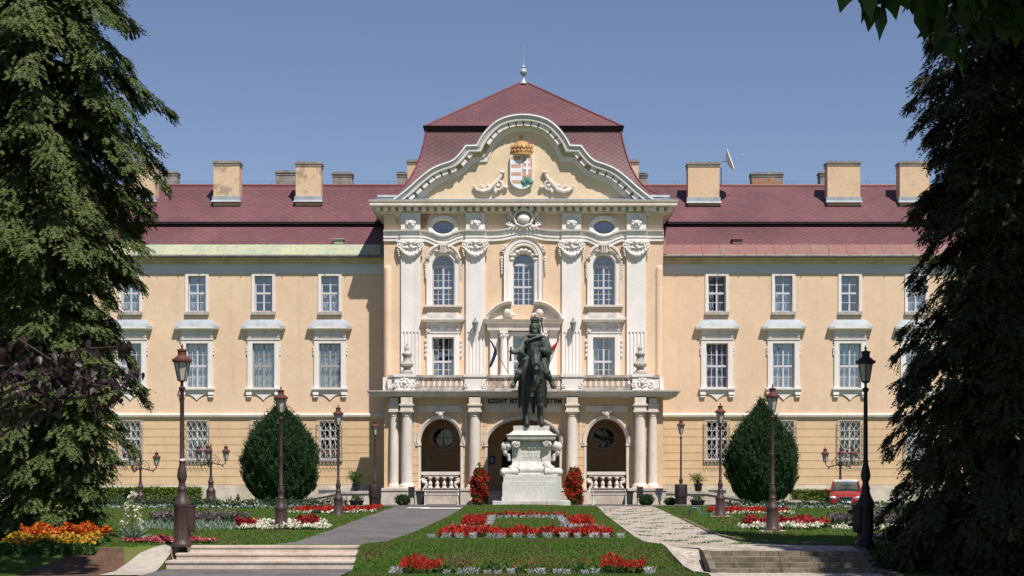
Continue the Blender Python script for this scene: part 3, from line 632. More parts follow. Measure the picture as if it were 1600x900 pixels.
# upper frieze strips with small heads
for (ua, ub) in pil_u:
    f = MB(); orn = MB()
    f.box(xU(ua), xU(ub), dU - 0.2, dU + 0.02, zU(360.5), zU(334))
    xc = (xU(ua) + xU(ub)) / 2; zc = zU(349)
    for k in range(7):
        a = 2 * PI * k / 7; orn.ball((xc + 0.2 * math.cos(a), dU - 0.25, zc + 0.16 * math.sin(a)), (0.1, 0.08, 0.1), 7, 5)
    orn.ball((xc, dU - 0.28, zc), 0.13, 8, 6)
    for sg in (-1, 1): orn.volute((xc + sg * 0.24, zc + 0.12), 0.11, 1.2, 0, sg, 0.035, dU - 0.24)
    fo_ = part('frieze_strip', f, M['white']); sub('frieze_ornament', orn, M['white'], fo_)
# brickwork laid bare beside the left oval
br = MB(); pts = [(655, 333), (673, 332), (671, 338), (668, 343), (667, 350), (664, 357.5), (657.5, 358), (656.5, 347)]
br.prism([(xU(u), zU(v)) for u, v in reversed(pts)], dU - 0.004, dU + 0.05); part('bare_brick_patch', br, M['brick'])
br = MB(); pts = [(616, 341), (622, 340), (622.5, 350), (619, 352), (618, 346)]
br.prism([(xU(u), zU(v)) for u, v in reversed(pts)], dU - 0.004, dU + 0.05); part('bare_brick_patch', br, M['soffit'])
# cartouche over the middle window
c = MB(); xc, zc = 0.0, zU(343)
c.ball((xc, dU - 0.28, zc), (0.36, 0.22, 0.30), 14, 9)
for sg in (-1, 1):
    c.tube([(xc + sg * 0.05, dU - 0.2, zc + 0.5), (xc + sg * 0.38, dU - 0.3, zc + 0.36), (xc + sg * 0.52, dU - 0.3, zc + 0.05), (xc + sg * 0.38, dU - 0.3, zc - 0.28), (xc, dU - 0.3, zc - 0.4)], 0.065, 6)
    c.volute((xc + sg * 0.62, zc + 0.1), 0.2, 1.4, PI / 2, -sg, 0.05, dU - 0.22)
    c.volute((xc + sg * 0.78, zc - 0.22), 0.17, 1.4, 0, sg, 0.05, dU - 0.22)
    c.tube([(xc + sg * 0.3, dU - 0.24, zc - 0.35), (xc + sg * 0.6, dU - 0.25, zc - 0.4), (xc + sg * 0.9, dU - 0.2, zc - 0.3), (xc + sg * 1.02, dU - 0.15, zc - 0.22)], [0.07, 0.07, 0.05, 0.03], 6)
    for k in range(4):
        c.tube([(xc + sg * (0.1 + 0.16 * k), dU - 0.22, zc - 0.36), (xc + sg * (0.16 + 0.19 * k), dU - 0.26, zc - 0.5), (xc + sg * (0.22 + 0.2 * k), dU - 0.24, zc - 0.62)], [0.05, 0.045, 0.02], 5)
    c.ball((xc + sg * 0.13, dU - 0.3, zc + 0.48), (0.15, 0.12, 0.12), 8, 6); c.ball((xc + sg * 0.3, dU - 0.27, zc + 0.4), (0.12, 0.1, 0.09), 7, 5)
    c.ball((xc + sg * 0.68, dU - 0.2, zc + 0.28), (0.12, 0.1, 0.16), 7, 5)
c.ball((xc, dU - 0.3, zc + 0.6), (0.12, 0.1, 0.14), 8, 6)
part('cartouche', c, M['white'])
# ---- main cornice with dentils on three sides
path = [(-BW, 96.5), (-BW, dU), (BW, dU), (BW, 96.5)]
zc0 = zU(334)
c = MB(); c.plan(path, [(0, zc0), (0.14, zc0), (0.16, zc0 + 0.06), (0.2, zc0 + 0.08), (0.2, zc0 + 0.32), (0.66, zc0 + 0.32), (0.68, zc0 + 0.30), (0.70, zc0 + 0.34), (0.70, zc0 + 0.50), (0.74, zc0 + 0.54), (0.76, zc0 + 0.60), (0.76, zc0 + 0.62), (0, zc0 + 0.80)])
co = part('main_cornice', c, M['cream'], angle=20)
zCt = zc0 + 0.62
nd = 38
for i in range(nd + 1):
    x = -BW - 0.3 + (2 * BW + 0.6) * i / nd
    dn = MB(); dn.box(x - 0.115, x + 0.115, dU - 0.48, dU - 0.19, zc0 + 0.11, zc0 + 0.335); sub('dentil', dn, M['white'], co)
for sg in (-1, 1):
    for i in range(1, 14):
        y = dU - 0.3 + i * 0.41; dn = MB(); dn.box(sg * (BW + 0.19), sg * (BW + 0.48), y - 0.115, y + 0.115, zc0 + 0.11, zc0 + 0.335); sub('dentil', dn, M['white'], co)
oc = MB(); oc.plan(path, [(0.19, zc0 + 0.10), (0.206, zc0 + 0.10), (0.206, zc0 + 0.315), (0.19, zc0 + 0.315)]); sub('ochre_ground', oc, M['soffit'], co)
lz = MB(); lz.plan(path, [(0, zc0 + 0.805), (0.77, zc0 + 0.625), (0.77, zc0 + 0.64), (0, zc0 + 0.82)]); sub('cornice_flashing', lz, M['lead'], co)
# ---- curved gable
half = [(606, 317), (614, 311.5), (622, 306), (638.7, 292.7), (656.4, 276.7), (674.2, 263.3), (690.2, 256.2), (706.2, 250.6), (717, 241), (727.6, 227.2), (745, 226.5), (749, 218.5), (759.6, 203.8), (773.8, 190.4), (788, 183.3), (803, 179.6), (818, 178.4)]
dG = dU - 0.5
gp = [(X(u, dG), Z(v, dG)) for u, v in half]; gp = gp + [(-x, z) for x, z in reversed(gp[:-1])]
# smooth resample of the two sweeping runs is enough at this size: insert midpoints on a Catmull-Rom curve except at the shoulders
def smooth(p, sharp):
    out = []
    for i in range(len(p) - 1):
        p0 = p[max(i - 1, 0)] if i not in sharp else p[i]; p1, p2 = p[i], p[i + 1]; p3 = p[min(i + 2, len(p) - 1)] if (i + 1) not in sharp else p[i + 1]
        for t in (0, 0.33, 0.66):
            t2, t3 = t * t, t ** 3
            out.append(tuple(0.5 * ((2 * p1[k]) + (-p0[k] + p2[k]) * t + (2 * p0[k] - 5 * p1[k] + 4 * p2[k] - p3[k]) * t2 + (-p0[k] + 3 * p1[k] - 3 * p2[k] + p3[k]) * t3) for k in (0, 1)))
    out.append(p[-1]); return out
L = len(gp); gs = smooth(gp, {9, 10, L - 10, L - 11})
q = 1 / kU
gm = MB()
gm.mould(gs, [(0, 0), (0, 0.62), (-2.0 * q, 0.66), (-2.3 * q, 0.60), (-7.0 * q, 0.50), (-7.3 * q, 0.56), (-10.0 * q, 0.54), (-10.0 * q, 0.18), (-17.5 * q, 0.16), (-17.8 * q, 0.10), (-24 * q, 0.08), (-24 * q, 0)], dU)
gab = part('gable_moulding', gm, M['white'], angle=25)
lg = MB(); lg.mould(gs, [(0.004, -0.3), (0.004, 0.64), (0.03, 0.64), (0.03, -0.3)], dU); sub('gable_flashing', lg, M['zinc'], gab)
cv = MB(); cv.mould(gs, [(-2.6 * q, 0.60), (-2.6 * q, 0.612), (-6.8 * q, 0.512), (-6.8 * q, 0.50)], dU); sub('gable_hollow', cv, M['greyband'], gab)
oc = MB(); oc.mould(gs, [(-10.2 * q, 0.10), (-10.2 * q, 0.192), (-17.2 * q, 0.172), (-17.2 * q, 0.10)], dU); sub('ochre_ground', oc, M['soffit'], gab)
gd = MB()
cum = [0]
for a, b_ in zip(gs, gs[1:]): cum.append(cum[-1] + math.dist(a, b_))
tot = cum[-1]; nD = int(tot / 0.47)
for i in range(1, nD):
    s_ = tot * (i + 0.5) / nD
    k = max(j for j in range(len(cum)) if cum[j] <= s_); k = min(k, len(gs) - 2)
    if -gp[10][0] - 0.22 < abs(gs[k][0] + (gs[k + 1][0] - gs[k][0]) * 0.5) < -gp[9][0] + 0.12: continue
    t = (s_ - cum[k]) / (cum[k + 1] - cum[k]); A = Vector(gs[k]); B = Vector(gs[k + 1]); P_ = A.lerp(B, t); tv = (B - A).normalized(); nv = Vector((-tv.y, tv.x))
    for (ta, tb) in ((-0.235 + 0.07, 0.235 - 0.07),):
        c4 = [P_ + tv * ta - nv * 17 * q, P_ + tv * tb - nv * 17 * q, P_ + tv * tb - nv * 9.9 * q, P_ + tv * ta - nv * 9.9 * q]
        # blocks between the dark gaps
        gd = MB(); gd.prism([(p.x, p.y) for p in c4], dU - 0.44, dU - 0.1); sub('dentil', gd, M['white'], gab)
inner = []
for i, p in enumerate(gs):
    a = Vector(gs[max(i - 1, 0)]); b_ = Vector(gs[min(i + 1, len(gs) - 1)]); tv = (b_ - a).normalized(); nv = Vector((-tv.y, tv.x))
    r = Vector(p) - nv * 12 * q; inner.append((r.x, max(r.y, zU(322))))
ty = MB(); ty.prism([(gs[0][0] + 0.3, zU(326) + 0.002)] + [(gs[-1][0] - 0.3, zU(326) + 0.002)] + list(reversed(inner)), dU + 0.001, dU + 0.4)
M['tymp'] = mat('gable_stucco', (0.72, 0.57, 0.39), 0.9, scale=0.7, c2=(0.66, 0.52, 0.36), fine=0.12)
part('gable_field', ty, M['tymp'])
# scrolls either side of the arms
for sg in (-1, 1):
    c = MB(); ux = lambda u: -sg * xU(u) if sg > 0 else xU(u)
    ux = (lambda u: xU(u)) if sg < 0 else (lambda u: -xU(u))
    y = dU - 0.12
    c.tube([(ux(741), y, zU(293)), (ux(746), y, zU(297.5)), (ux(755), y, zU(300)), (ux(765), y, zU(297)), (ux(771), y, zU(290)), (ux(777), y, zU(284)), (ux(781), y, zU(278)), (ux(785), y, zU(270.5))], [0.06, 0.09, 0.12, 0.13, 0.13, 0.12, 0.10, 0.08], 7)
    c.volute((ux(778), zU(291)), 0.28, 1.5, PI / 2, sg, 0.085, y)
    c.volute((ux(753), zU(293)), 0.15, 1.3, -PI / 2, sg, 0.06, y)
    c.ball((ux(785), y, zU(270)), (0.16, 0.12, 0.10), 8, 6); c.ball((ux(790), y, zU(293)), (0.15, 0.1, 0.11), 8, 6); c.ball((ux(741), y, zU(292)), (0.09, 0.08, 0.09), 7, 5)
    c.ball((ux(763), y, zU(291)), (0.10, 0.08, 0.12), 7, 5); c.ball((ux(774), y, zU(299)), (0.12, 0.1, 0.14), 7, 5)
    part('gable_scroll', c, M['cream'])
# coat of arms
x0, x1 = xU(797), xU(833.5); xm = xU(816); zt, zb = zU(243.5), zU(296)
def shield(x0, x1, zt, zb, n=10):
    xm = (x0 + x1) / 2; zs = zb + (zt - zb) * 0.30; pts = [(x0, zt), (x0, zs)]
    for i in range(1, n + 1):
        t = i / n; pts.append((x0 + (xm - x0) * (1 - math.cos(t * PI / 2)), zs - (zs - zb) * (0.9 * math.sin(t * PI / 2) + 0.1 * t)))
    return pts + [(2 * xm - x, z) for x, z in reversed(pts[:-1])]
sh = MB(); sh.prism(shield(x0, x1, zt, zb), dU - 0.22, dU); arms = part('coat_of_arms', sh, M['heraldic_white'])
ins = 0.06; fld = shield(x0 + ins, x1 - ins, zt - ins, zb + ins + 0.02); xmid = (x0 + x1) / 2
def clip(poly, f):
    out = []
    for a, b_ in zip(poly, poly[1:] + poly[:1]):
        fa, fb = f(a), f(b_)
        if fa >= 0: out.append(a)
        if fa * fb < 0: t = fa / (fa - fb); out.append((a[0] + (b_[0] - a[0]) * t, a[1] + (b_[1] - a[1]) * t))
    return out
rf = MB(); H_ = zt - zb
def slab(mb, poly, y0, y1):
    if len(poly) > 2: mb.prism(poly, y0, y1)
lf = clip(fld, lambda p: (xmid - 0.03) - p[0]); rt = clip(fld, lambda p: p[0] - (xmid + 0.03))
for k in range(4):
    za = zt - ins - H_ * (0.005 + 0.236 * k); zb2 = za - H_ * 0.105
    slab(rf, clip(clip(lf, lambda p: za - p[1]), lambda p: p[1] - zb2), dU - 0.224, dU - 0.1)
slab(rf, rt, dU - 0.224, dU - 0.1); sub('red_field', rf, M['heraldic_red'], arms)
gr = MB(); zg = zb + H_ * 0.36
xr = (xmid + x1) / 2 - 0.03
hillc = clip(rt, lambda p: zg - 0.10 - abs(p[0] - xr) * 0.25 - p[1]); slab(gr, hillc, dU - 0.23, dU - 0.1)
for (dx, dz, r) in ((0, -0.02, 0.2), (-0.2, -0.16, 0.15), (0.2, -0.16, 0.15)): gr.ball((xr + dx, dU - 0.22, zg + dz - 0.13), (r, 0.06, r), 10, 6)
sub('green_hills', gr, M['heraldic_green'], arms)
cr = MB(); cz = zt - 0.12
cr.box(xr - 0.06, xr + 0.06, dU - 0.245, dU - 0.2, zg + 0.02, cz); cr.box(xr - 0.15, xr + 0.15, dU - 0.243, dU - 0.2, cz - 0.34, cz - 0.22); cr.box(xr - 0.21, xr + 0.21, dU - 0.244, dU - 0.2, cz - 0.66, cz - 0.52)
sub('double_cross', cr, M['heraldic_white'], arms)
sc_ = MB(); sc_.prism([(xr - 0.14, zg - 0.06), (xr + 0.14, zg - 0.06), (xr + 0.19, zg + 0.08), (xr + 0.08, zg + 0.02), (xr, zg + 0.1), (xr - 0.08, zg + 0.02), (xr - 0.19, zg + 0.08)], dU - 0.255, dU - 0.2)
sub('small_crown', sc_, M['gold'], arms)
cw = MB(); xcw = xU(815.5)
cw.lathe([(0.60, 0), (0.60, 0.10), (0.56, 0.12), (0.56, 0.34), (0.60, 0.36), (0.60, 0.42), (0.55, 0.50), (0.46, 0.62), (0.33, 0.74), (0.16, 0.82), (0.05, 0.84)], (xcw, dU + 0.12, zU(243.5)), 22)
for k in range(9):
    a = PI + PI * (k + 0.5) / 9; cw.ball((xcw + 0.58 * math.cos(a), dU + 0.12 + 0.58 * math.sin(a), zU(243.5) + 0.23), (0.07, 0.05, 0.09), 6, 5)
    hgt = 0.2 if k % 2 == 0 else 0.13
    cw.prism([(xcw + 0.58 * math.cos(a) - 0.07, zU(243.5) + 0.42), (xcw + 0.58 * math.cos(a) + 0.07, zU(243.5) + 0.42), (xcw + 0.57 * math.cos(a), zU(243.5) + 0.42 + hgt)], dU + 0.1 + 0.6 * math.sin(a), dU + 0.16 + 0.6 * math.sin(a))
cw.tube([(xcw, dU - 0.05, zU(243.5) + 0.82), (xcw - 0.05, dU - 0.05, zU(243.5) + 1.12)], 0.035, 5); cw.tube([(xcw - 0.13, dU - 0.05, zU(243.5) + 0.99), (xcw + 0.08, dU - 0.05, zU(243.5) + 1.03)], 0.035, 5)
sub('royal_crown', cw, M['gold'], arms)

# ---- upper arched windows
for i, (u, wd, vt, vs_, vb) in enumerate(arch_win):
    w_, h_ = wd / kU, (vt - vb) / -kU; ah = (vs_ - vt) / kU; mid = u == 818
    win = glazing('arched_window', w_, h_, 2, (3, 3), 0.455, ah, loc=(xU(u), dU + (0.28 if not mid else 0.30), zU(vb)), fan=True, fr=0.06, mull=0.09)
    lx, lz, ly = xU(u), zU(vb), win.location.y
    s = MB(); fl = (dU - ly)
    hw = w_ / 2
    if not mid:
        s.mould(archpath(-hw, hw, 0.0, h_ - ah, h_, 20), [(0, -fl - 0.26 + 0.26), (0, 0.05 - fl + 0.0), (0.06, 0.09 - fl), (0.24, 0.09 - fl), (0.27, 0.13 - fl), (0.31, 0.13 - fl), (0.31, -fl)], 0.0)
        sill = MB(); sill.box(-30 / kU, 30 / kU, fl - 0.20, fl + 0.05, -0.10, 0.0); sill.box(-28 / kU, 28 / kU, fl - 0.12, fl + 0.05, -0.21, -0.10)
        obj('sill', sill.mesh('sill', M['cream']), win)
        o_ = MB(); y_ = fl - 0.2
        o_.box(-0.19, 0.19, fl - 0.28, fl, h_ + 0.12, h_ + 0.52); o_.box(-0.27, 0.27, fl - 0.34, fl, h_ + 0.50, h_ + 0.58)
        for t_ in (-0.1, 0, 0.1): o_.tube([(t_, y_ - 0.1, h_ + 0.12), (t_ * 1.2, y_ - 0.14, h_ + 0.5)], 0.045, 5)
        for sg in (-1, 1):
            o_.tube([(sg * 0.2, y_, h_ + 0.4), (sg * 0.4, y_, h_ + 0.46), (sg * 0.6, y_, h_ + 0.34), (sg * 0.78, y_, h_ + 0.1), (sg * 0.92, y_, h_ - 0.2)], [0.06, 0.08, 0.09, 0.075, 0.06], 6)
            o_.volute((sg * 0.32, h_ + 0.3), 0.15, 1.3, PI / 2, sg, 0.045, y_); o_.volute((sg * 0.78, h_ - 0.08), 0.14, 1.3, PI / 2, -sg, 0.045, y_)
            for k in range(7): o_.ball((sg * (0.93 + 0.02 * (k % 2)), fl - 0.1, h_ - 0.38 - 0.14 * k), (0.075 - 0.006 * k, 0.07, 0.09), 6, 5)
            for k in range(5): o_.ball((sg * (0.5 + 0.1 * k), fl - 0.16, h_ + 0.36 - 0.13 * k), (0.1, 0.08, 0.08), 6, 5)
        obj('shell_crest', o_.mesh('shell_crest', M['cream']), win)
    else:
        big = (849 - 788) / kU / 2; ht = zU(372) - lz; hs = zU(402) - lz
        s.mould(archpath(-big + 0.28, big - 0.28, -0.1, hs, ht - 0.28, 22), [(0, -fl), (0, 0.10 - fl), (0.05, 0.16 - fl), (0.22, 0.16 - fl), (0.28, 0.22 - fl), (0.28, -fl)], 0.0)
        s.mould(archpath(-hw, hw, 0.0, h_ - ah, h_, 20), [(0, -fl), (0, 0.02 - fl), (0.1, 0.05 - fl), (0.22, 0.05 - fl), (0.22, -fl)], 0.0)
        o_ = MB()
        for k in range(15):
            a = PI * (0.06 + 0.88 * k / 14); o_.ball(((big - 0.36) * math.cos(a), fl - 0.1, hs + (ht - hs - 0.38) * math.sin(a)), (0.1, 0.08, 0.1), 7, 5)
        for k in range(8):
            a = PI * (0.12 + 0.76 * k / 7); o_.ball(((hw + 0.12) * math.cos(a), fl - 0.06, h_ - ah + (ah + 0.18) * math.sin(a)), (0.13, 0.06, 0.1), 7, 5)
        for sg in (-1, 1):
            o_.volute((sg * (big + 0.05), hs + 0.42), 0.2, 1.3, PI / 2, sg, 0.05, fl - 0.1)
            for k in range(6): o_.ball((sg * (big + 0.12), fl - 0.08, hs - 0.05 - 0.16 * k), (0.09 - 0.008 * k, 0.07, 0.1), 6, 5)
        obj('shell_crest', o_.mesh('shell_crest', M['cream']), win)
    obj('surround', s.mesh('surround', M['white'], angle=25), win)
# ---- balcony doors
for i, (u, wd, vt, vb) in enumerate(door_win):
    w_, h_ = wd / kU, (vb - vt) / kU; hw = w_ / 2
    win = glazing('balcony_window', w_, h_, 2, (2, 2), 0.40, 0, loc=(xU(u), dU + 0.27, zU(vb)), fr=0.06, mull=0.09, curtain=[(-hw, -0.33, 0, h_, 'curtain'), (0.35, hw, 0, h_, 'curtain')])
    fl = -0.27; s = MB()
    if u != 818:
        s.box(-hw - 0.30, -hw, fl - 0.10, fl + 0.02, 0, h_); s.box(hw, hw + 0.30, fl - 0.10, fl + 0.02, 0, h_); s.box(-hw - 0.30, hw + 0.30, fl - 0.10, fl + 0.02, h_, h_ + 0.22)
        s.box(-hw - 0.34, hw + 0.34, fl - 0.14, fl + 0.02, h_ + 0.22, h_ + 0.28); s.box(-hw - 0.34, hw + 0.34, fl - 0.08, fl + 0.02, h_ + 0.28, h_ + 0.82)
        for sg in (-1, 1):
            s.volute((sg * (hw + 0.22), h_ + 0.42), 0.13, 1.3, 0, sg, 0.05, fl - 0.14); s.volute((sg * (hw + 0.24), h_ + 0.68), 0.1, 1.2, 0, -sg, 0.045, fl - 0.14)
            for k in range(4): s.ball((sg * (hw + 0.36), fl - 0.07, h_ - 0.2 - 0.26 * k), (0.06, 0.06, 0.10), 6, 5)
            s.tube([(sg * 0.18, fl - 0.1, h_ + 0.36), (sg * 0.34, fl - 0.12, h_ + 0.5), (sg * 0.55, fl - 0.1, h_ + 0.4), (sg * 0.7, fl - 0.1, h_ + 0.52)], 0.045, 5)
        s.volute((0, h_ + 0.54), 0.15, 1.1, 0, 1, 0.05, fl - 0.12); s.ball((0, fl - 0.12, h_ + 0.7), (0.16, 0.08, 0.09), 7, 5)
        obj('surround', s.mesh('surround', M['white']), win)
        hd = MB(); a, b_ = 33 / kU, 24 / kU
        hd.frus((-a + 0.1, a - 0.1, fl - 0.30, fl, h_ + 0.80), (-a, a, fl - 0.40, fl, h_ + 0.92)); hd.box(-a - 0.02, a + 0.02, fl - 0.44, fl, h_ + 0.92, h_ + 1.0)
        obj('hood', hd.mesh('hood', M['white']), win)
        hc = MB(); hc.frus((-a, a, fl - 0.43, fl, h_ + 1.002), (-b_, b_, fl - 0.12, fl, h_ + 1.32)); obj('hood_cover', hc.mesh('hood_cover', M['rail']), win)
    else:
        s.box(-hw - 0.24, -hw, fl - 0.10, fl + 0.02, 0, h_); s.box(hw, hw + 0.24, fl - 0.10, fl + 0.02, 0, h_); s.box(-hw - 0.24, hw + 0.24, fl - 0.10, fl + 0.02, h_, h_ + 0.2)
        obj('surround', s.mesh('surround', M['white']), win)
# portal round the middle door: columns, entablature, broken pediment
for sg in (-1, 1):
    p = MB(); xc = sg * (818 - 787.5) / kU
    p.lathe([(0.25, 0), (0.25, 0.1), (0.19, 0.2), (0.19, 0.9), (0.165, zU(524) - zU(590) - 0.02)], (xc, dU - 0.45, zU(590)), 16)
    p.box(xc - 0.22, xc + 0.22, dU - 0.66, dU - 0.2, zU(522), zU(518))
    for k in range(8): a = 2 * PI * k / 8; p.ball((xc + 0.18 * math.cos(a), dU - 0.45 + 0.18 * math.sin(a), zU(525)), (0.07, 0.07, 0.13), 6, 5)
    part('portal_column', p, M['white']); p = MB()
    xa, xb = sorted((sg * (818 - 778) / kU, sg * (818 - 766) / kU)); p.box(xa, xb, dU - 0.22, dU + 0.02, zU(590), zU(519)); p.box(xa - 0.05, xb + 0.05, dU - 0.28, dU, zU(522), zU(517)); part('portal_pilaster', p, M['white'])
p = MB(); e = 1 / kU
p.plan([(xU(756) + 0.2, dU), (xU(756) + 0.2, dU - 0.45), (xU(798), dU - 0.45), (xU(802), dU - 0.25), (xU(834), dU - 0.25), (xU(838), dU - 0.45), (xU(880) - 0.2, dU - 0.45), (xU(880) - 0.2, dU)],
       [(0, zU(517)), (0.02, zU(512)), (0.04, zU(507)), (0.14, zU(505.5)), (0.2, zU(503)), (0.24, zU(500)), (-0.25, zU(498.5)), (-0.25, zU(517))])
for sg in (-1, 1):
    pts = [(757, 499), (760, 492), (766, 485), (774, 478.5), (784, 473.5), (794, 471), (800, 471.5)]
    pa = [(xU(u), zU(v)) for u, v in pts]
    fl_ = MB()
    pp = [(sg * -x, z) for x, z in pa] if sg > 0 else pa
    if sg > 0: pp = list(reversed(pp))
    p.mould(pp, [(0, 0), (0, 0.62), (-0.06, 0.66), (-0.09, 0.60), (-0.2, 0.50), (-0.2, 0)], dU)
    lo = [(x, z) for x, z in pp]; base = [(lo[-1][0], zU(499.5)), (lo[0][0], zU(499.5))]
    p.prism(list(reversed([(x, z - 0.18) for x, z in lo[1:-1]] if False else [(x, max(z - 0.18, zU(499.4))) for x, z in lo] + base)), dU - 0.3, dU)
    xx = sg * (818 - 793) / kU; p.ball((xx, dU - 0.4, zU(489)), (0.22, 0.14, 0.2), 8, 6); p.ball((xx - sg * 0.2, dU - 0.36, zU(493)), (0.25, 0.12, 0.12), 8, 6)
part('portal_pediment', p, M['cream'], angle=28)
# ovals
for u in (692.5, 943.5):
    rx, rz = 16.5 / kU, 10.8 / kU
    f = MB(); f.mould(oval(0, 0, rx, rz), [(-0.06, 0), (-0.06, 0.06), (0.01, 0.06), (0.01, 0)], 0.03, closed=True, flip=-1)
    for k in range(7): a = PI * k / 6; f.tube([(0.12 * math.cos(a), 0, -0.22 + 0.1 * math.sin(a)), (rx * 0.55 * math.cos(a), 0, -0.2 + 0.2 * math.sin(a))], 0.014, 4)
    f.tube([(0.14 * math.cos(2 * PI * k / 10), 0, -0.2 + 0.1 * math.sin(2 * PI * k / 10)) for k in range(11)], 0.018, 4)
    win = obj('oval_window', f.mesh('oval_window', M['frame_grey']), palace); win.matrix_parent_inverse = Matrix.Translation(-palace.location); win.location = (xU(u), dU + 0.24, zU(355))
    p = MB(); ov = oval(0, 0, rx + 0.02, rz + 0.02); p.add([(a, 0.03, b_) for a, b_ in ov], [tuple(range(len(ov)))]); obj('pane', p.mesh('pane', M['glass'], False), win)
    b = MB(); b.box(-0.9, 0.9, 0.9, 0.94, -0.8, 0.8); obj('room_interior', b.mesh('room_interior', M['room']), win)
    s = MB(); s.mould(oval(0, 0, rx, rz, 32), [(0, 0.0), (0, 0.32), (0.07, 0.36), (0.22, 0.36), (0.26, 0.30), (0.26, 0)], 0.0, closed=True, flip=-1); obj('surround', s.mesh('surround', M['white'], angle=25), win)
    # round windows inside the porch
for u in (692.5, 943.5):
    r1, r2 = 17 / kR, 16 / kR
    f = MB(); f.mould(oval(0, 0, r1, r2), [(-0.05, 0), (-0.05, 0.06), (0.01, 0.06), (0.01, 0)], 0.03, closed=True, flip=-1); f.box(-0.02, 0.02, -0.02, 0.02, -r2, r2); f.box(-r1, r1, -0.021, 0.019, -0.02, 0.02)
    win = obj('round_window', f.mesh('round_window', M['frame_grey']), palace); win.matrix_parent_inverse = Matrix.Translation(-palace.location); win.location = (xR(u), dR + 0.2, zR(684))
    p = MB(); ov = oval(0, 0, r1 + 0.02, r2 + 0.02); p.add([(a, 0.03, b_) for a, b_ in ov], [tuple(range(len(ov)))]); obj('pane', p.mesh('pane', M['porchglass'], False), win)
    b = MB(); b.box(-0.9, 0.9, 0.9, 0.94, -0.8, 0.8); obj('room_interior', b.mesh('room_interior', M['room']), win)
    s = MB(); s.mould(oval(0, 0, r1, r2, 32), [(0, 0.0), (0, 0.26), (0.05, 0.30), (0.16, 0.30), (0.16, 0)], 0.0, closed=True, flip=-1); obj('surround', s.mesh('surround', M['cream'], angle=25), win)
# front door in the porch
d_ = MB(); xa, xb = xR(784), xR(852); ol = arch(xa, xb, 0.7, zR(700), zR(672))
d_.prism(ol, dR + 0.25, dR + 0.31); d_.box(-0.03, 0.03, dR + 0.2, dR + 0.25, 0.7, zR(690)); d_.box(xa, xb, dR + 0.19, dR + 0.25, zR(702), zR(699))
for k in (-1, 1):
    for zz in (1.0, 1.9, 2.6): d_.box(k * 0.15, k * 0.95, dR + 0.22, dR + 0.25, zz, zz + 0.55)
door = part('entrance_door', d_, M['doorwood'])
h = MB(); h.tube([(0.12, dR + 0.18, 1.65), (0.12, dR + 0.14, 1.7), (0.12, dR + 0.14, 1.85), (0.12, dR + 0.18, 1.9)], 0.02, 5); sub('door_handle', h, M['chrome'], door)

# ================================================================ portico
PW = 7.17; zF = Z(767, dP)          # porch floor height
zA = zP(622); zB = zP(612)
holes = []
for u in (688.5, 2 * AX - 688.5): holes.append(arch(xP(u - 31.3), xP(u + 31.3), zF, zP(693), zP(654.5), 22))
holes.append(arch(xP(761.5), xP(874.5), zF, zP(694), zP(655.5), 26))
w = MB(); w.prism(rect(-PW, PW, zF - 0.001, zA), dP, dP + 0.55, holes=holes)
w.box(-PW, -PW + 0.5, dP + 0.55, dU, zF, zA); w.box(PW - 0.5, PW, dP + 0.55, dU, zF, zA)
por = part('portico_wall', w, M['ochre'])
# rusticated courses on the piers
zs_ = [zF + 0.1 + i * 0.405 for i in range(14)]
for (ua, ub) in ((620, 655), (721.5, 760), (2 * AX - 760, 2 * AX - 721.5), (2 * AX - 655, 2 * AX - 620)):
    rc = MB()
    for z in zs_:
        if z + 0.38 < zP(644): rc.box(xP(ua), xP(ub), dP - 0.03, dP + 0.02, z, z + 0.378)
    sub('rusticated_cladding', rc, M['ochre'], por)
ml = MB()
for u, hw, vt, vs_ in ((688.5, 31.3, 654.5, 693), (2 * AX - 688.5, 31.3, 654.5, 693), (818, 56.5, 655.5, 694)):
    e = 1 / kP
    ml.mould(archpath(xP(u - hw), xP(u + hw), zP(vs_), zP(vs_), zP(vt), 26)[1:-1], [(0, -0.2), (0, 0.05), (0.05, 0.08), (2.6 * e, 0.08), (3.0 * e, 0.12), (5.6 * e, 0.14), (6.2 * e, 0.10), (6.2 * e, 0)], dP)
    for sg in (-1, 1):
        xa = xP(u + sg * hw); ml.box(xa - sg * 0.03, xa + sg * 0.24, dP - 0.10, dP + 0.5, zP(vs_ + 3.2), zP(vs_)); ml.box(xa - sg * 0.004, xa + sg * 0.12, dP - 0.06, dP + 0.02, zF, zP(vs_ + 3.2))
        xb = xa + sg * 9 / kP; 
        ml.box(xb - 0.03, xb + 0.03, dP - 0.055, dP + 0.02, zP(vs_), zP(644))
for u in (688.5, 2 * AX - 688.5):
    x = xP(u); ml.frus((x - 0.13, x + 0.13, dP - 0.22, dP, zP(654)), (x - 0.22, x + 0.22, dP - 0.28, dP, zP(641))); ml.box(x - 0.27, x + 0.27, dP - 0.32, dP, zP(641), zP(639))
    ml.ball((x, dP - 0.28, zP(647)), (0.13, 0.08, 0.15), 9, 6)
    for sg in (-1, 1): ml.volute((x + sg * 0.17, zP(644)), 0.08, 1.2, 0, sg, 0.035, dP - 0.3)
for (ua, ub) in ((655, 722), (758, 878), (2 * AX - 722, 2 * AX - 655)): ml.box(xP(ua), xP(ub), dP - 0.05, dP + 0.02, zP(643.5), zP(634)); ml.box(xP(ua), xP(ub), dP - 0.09, dP, zP(636.5), zP(634))
part('arch_mouldings', ml, M['cream'], angle=25)
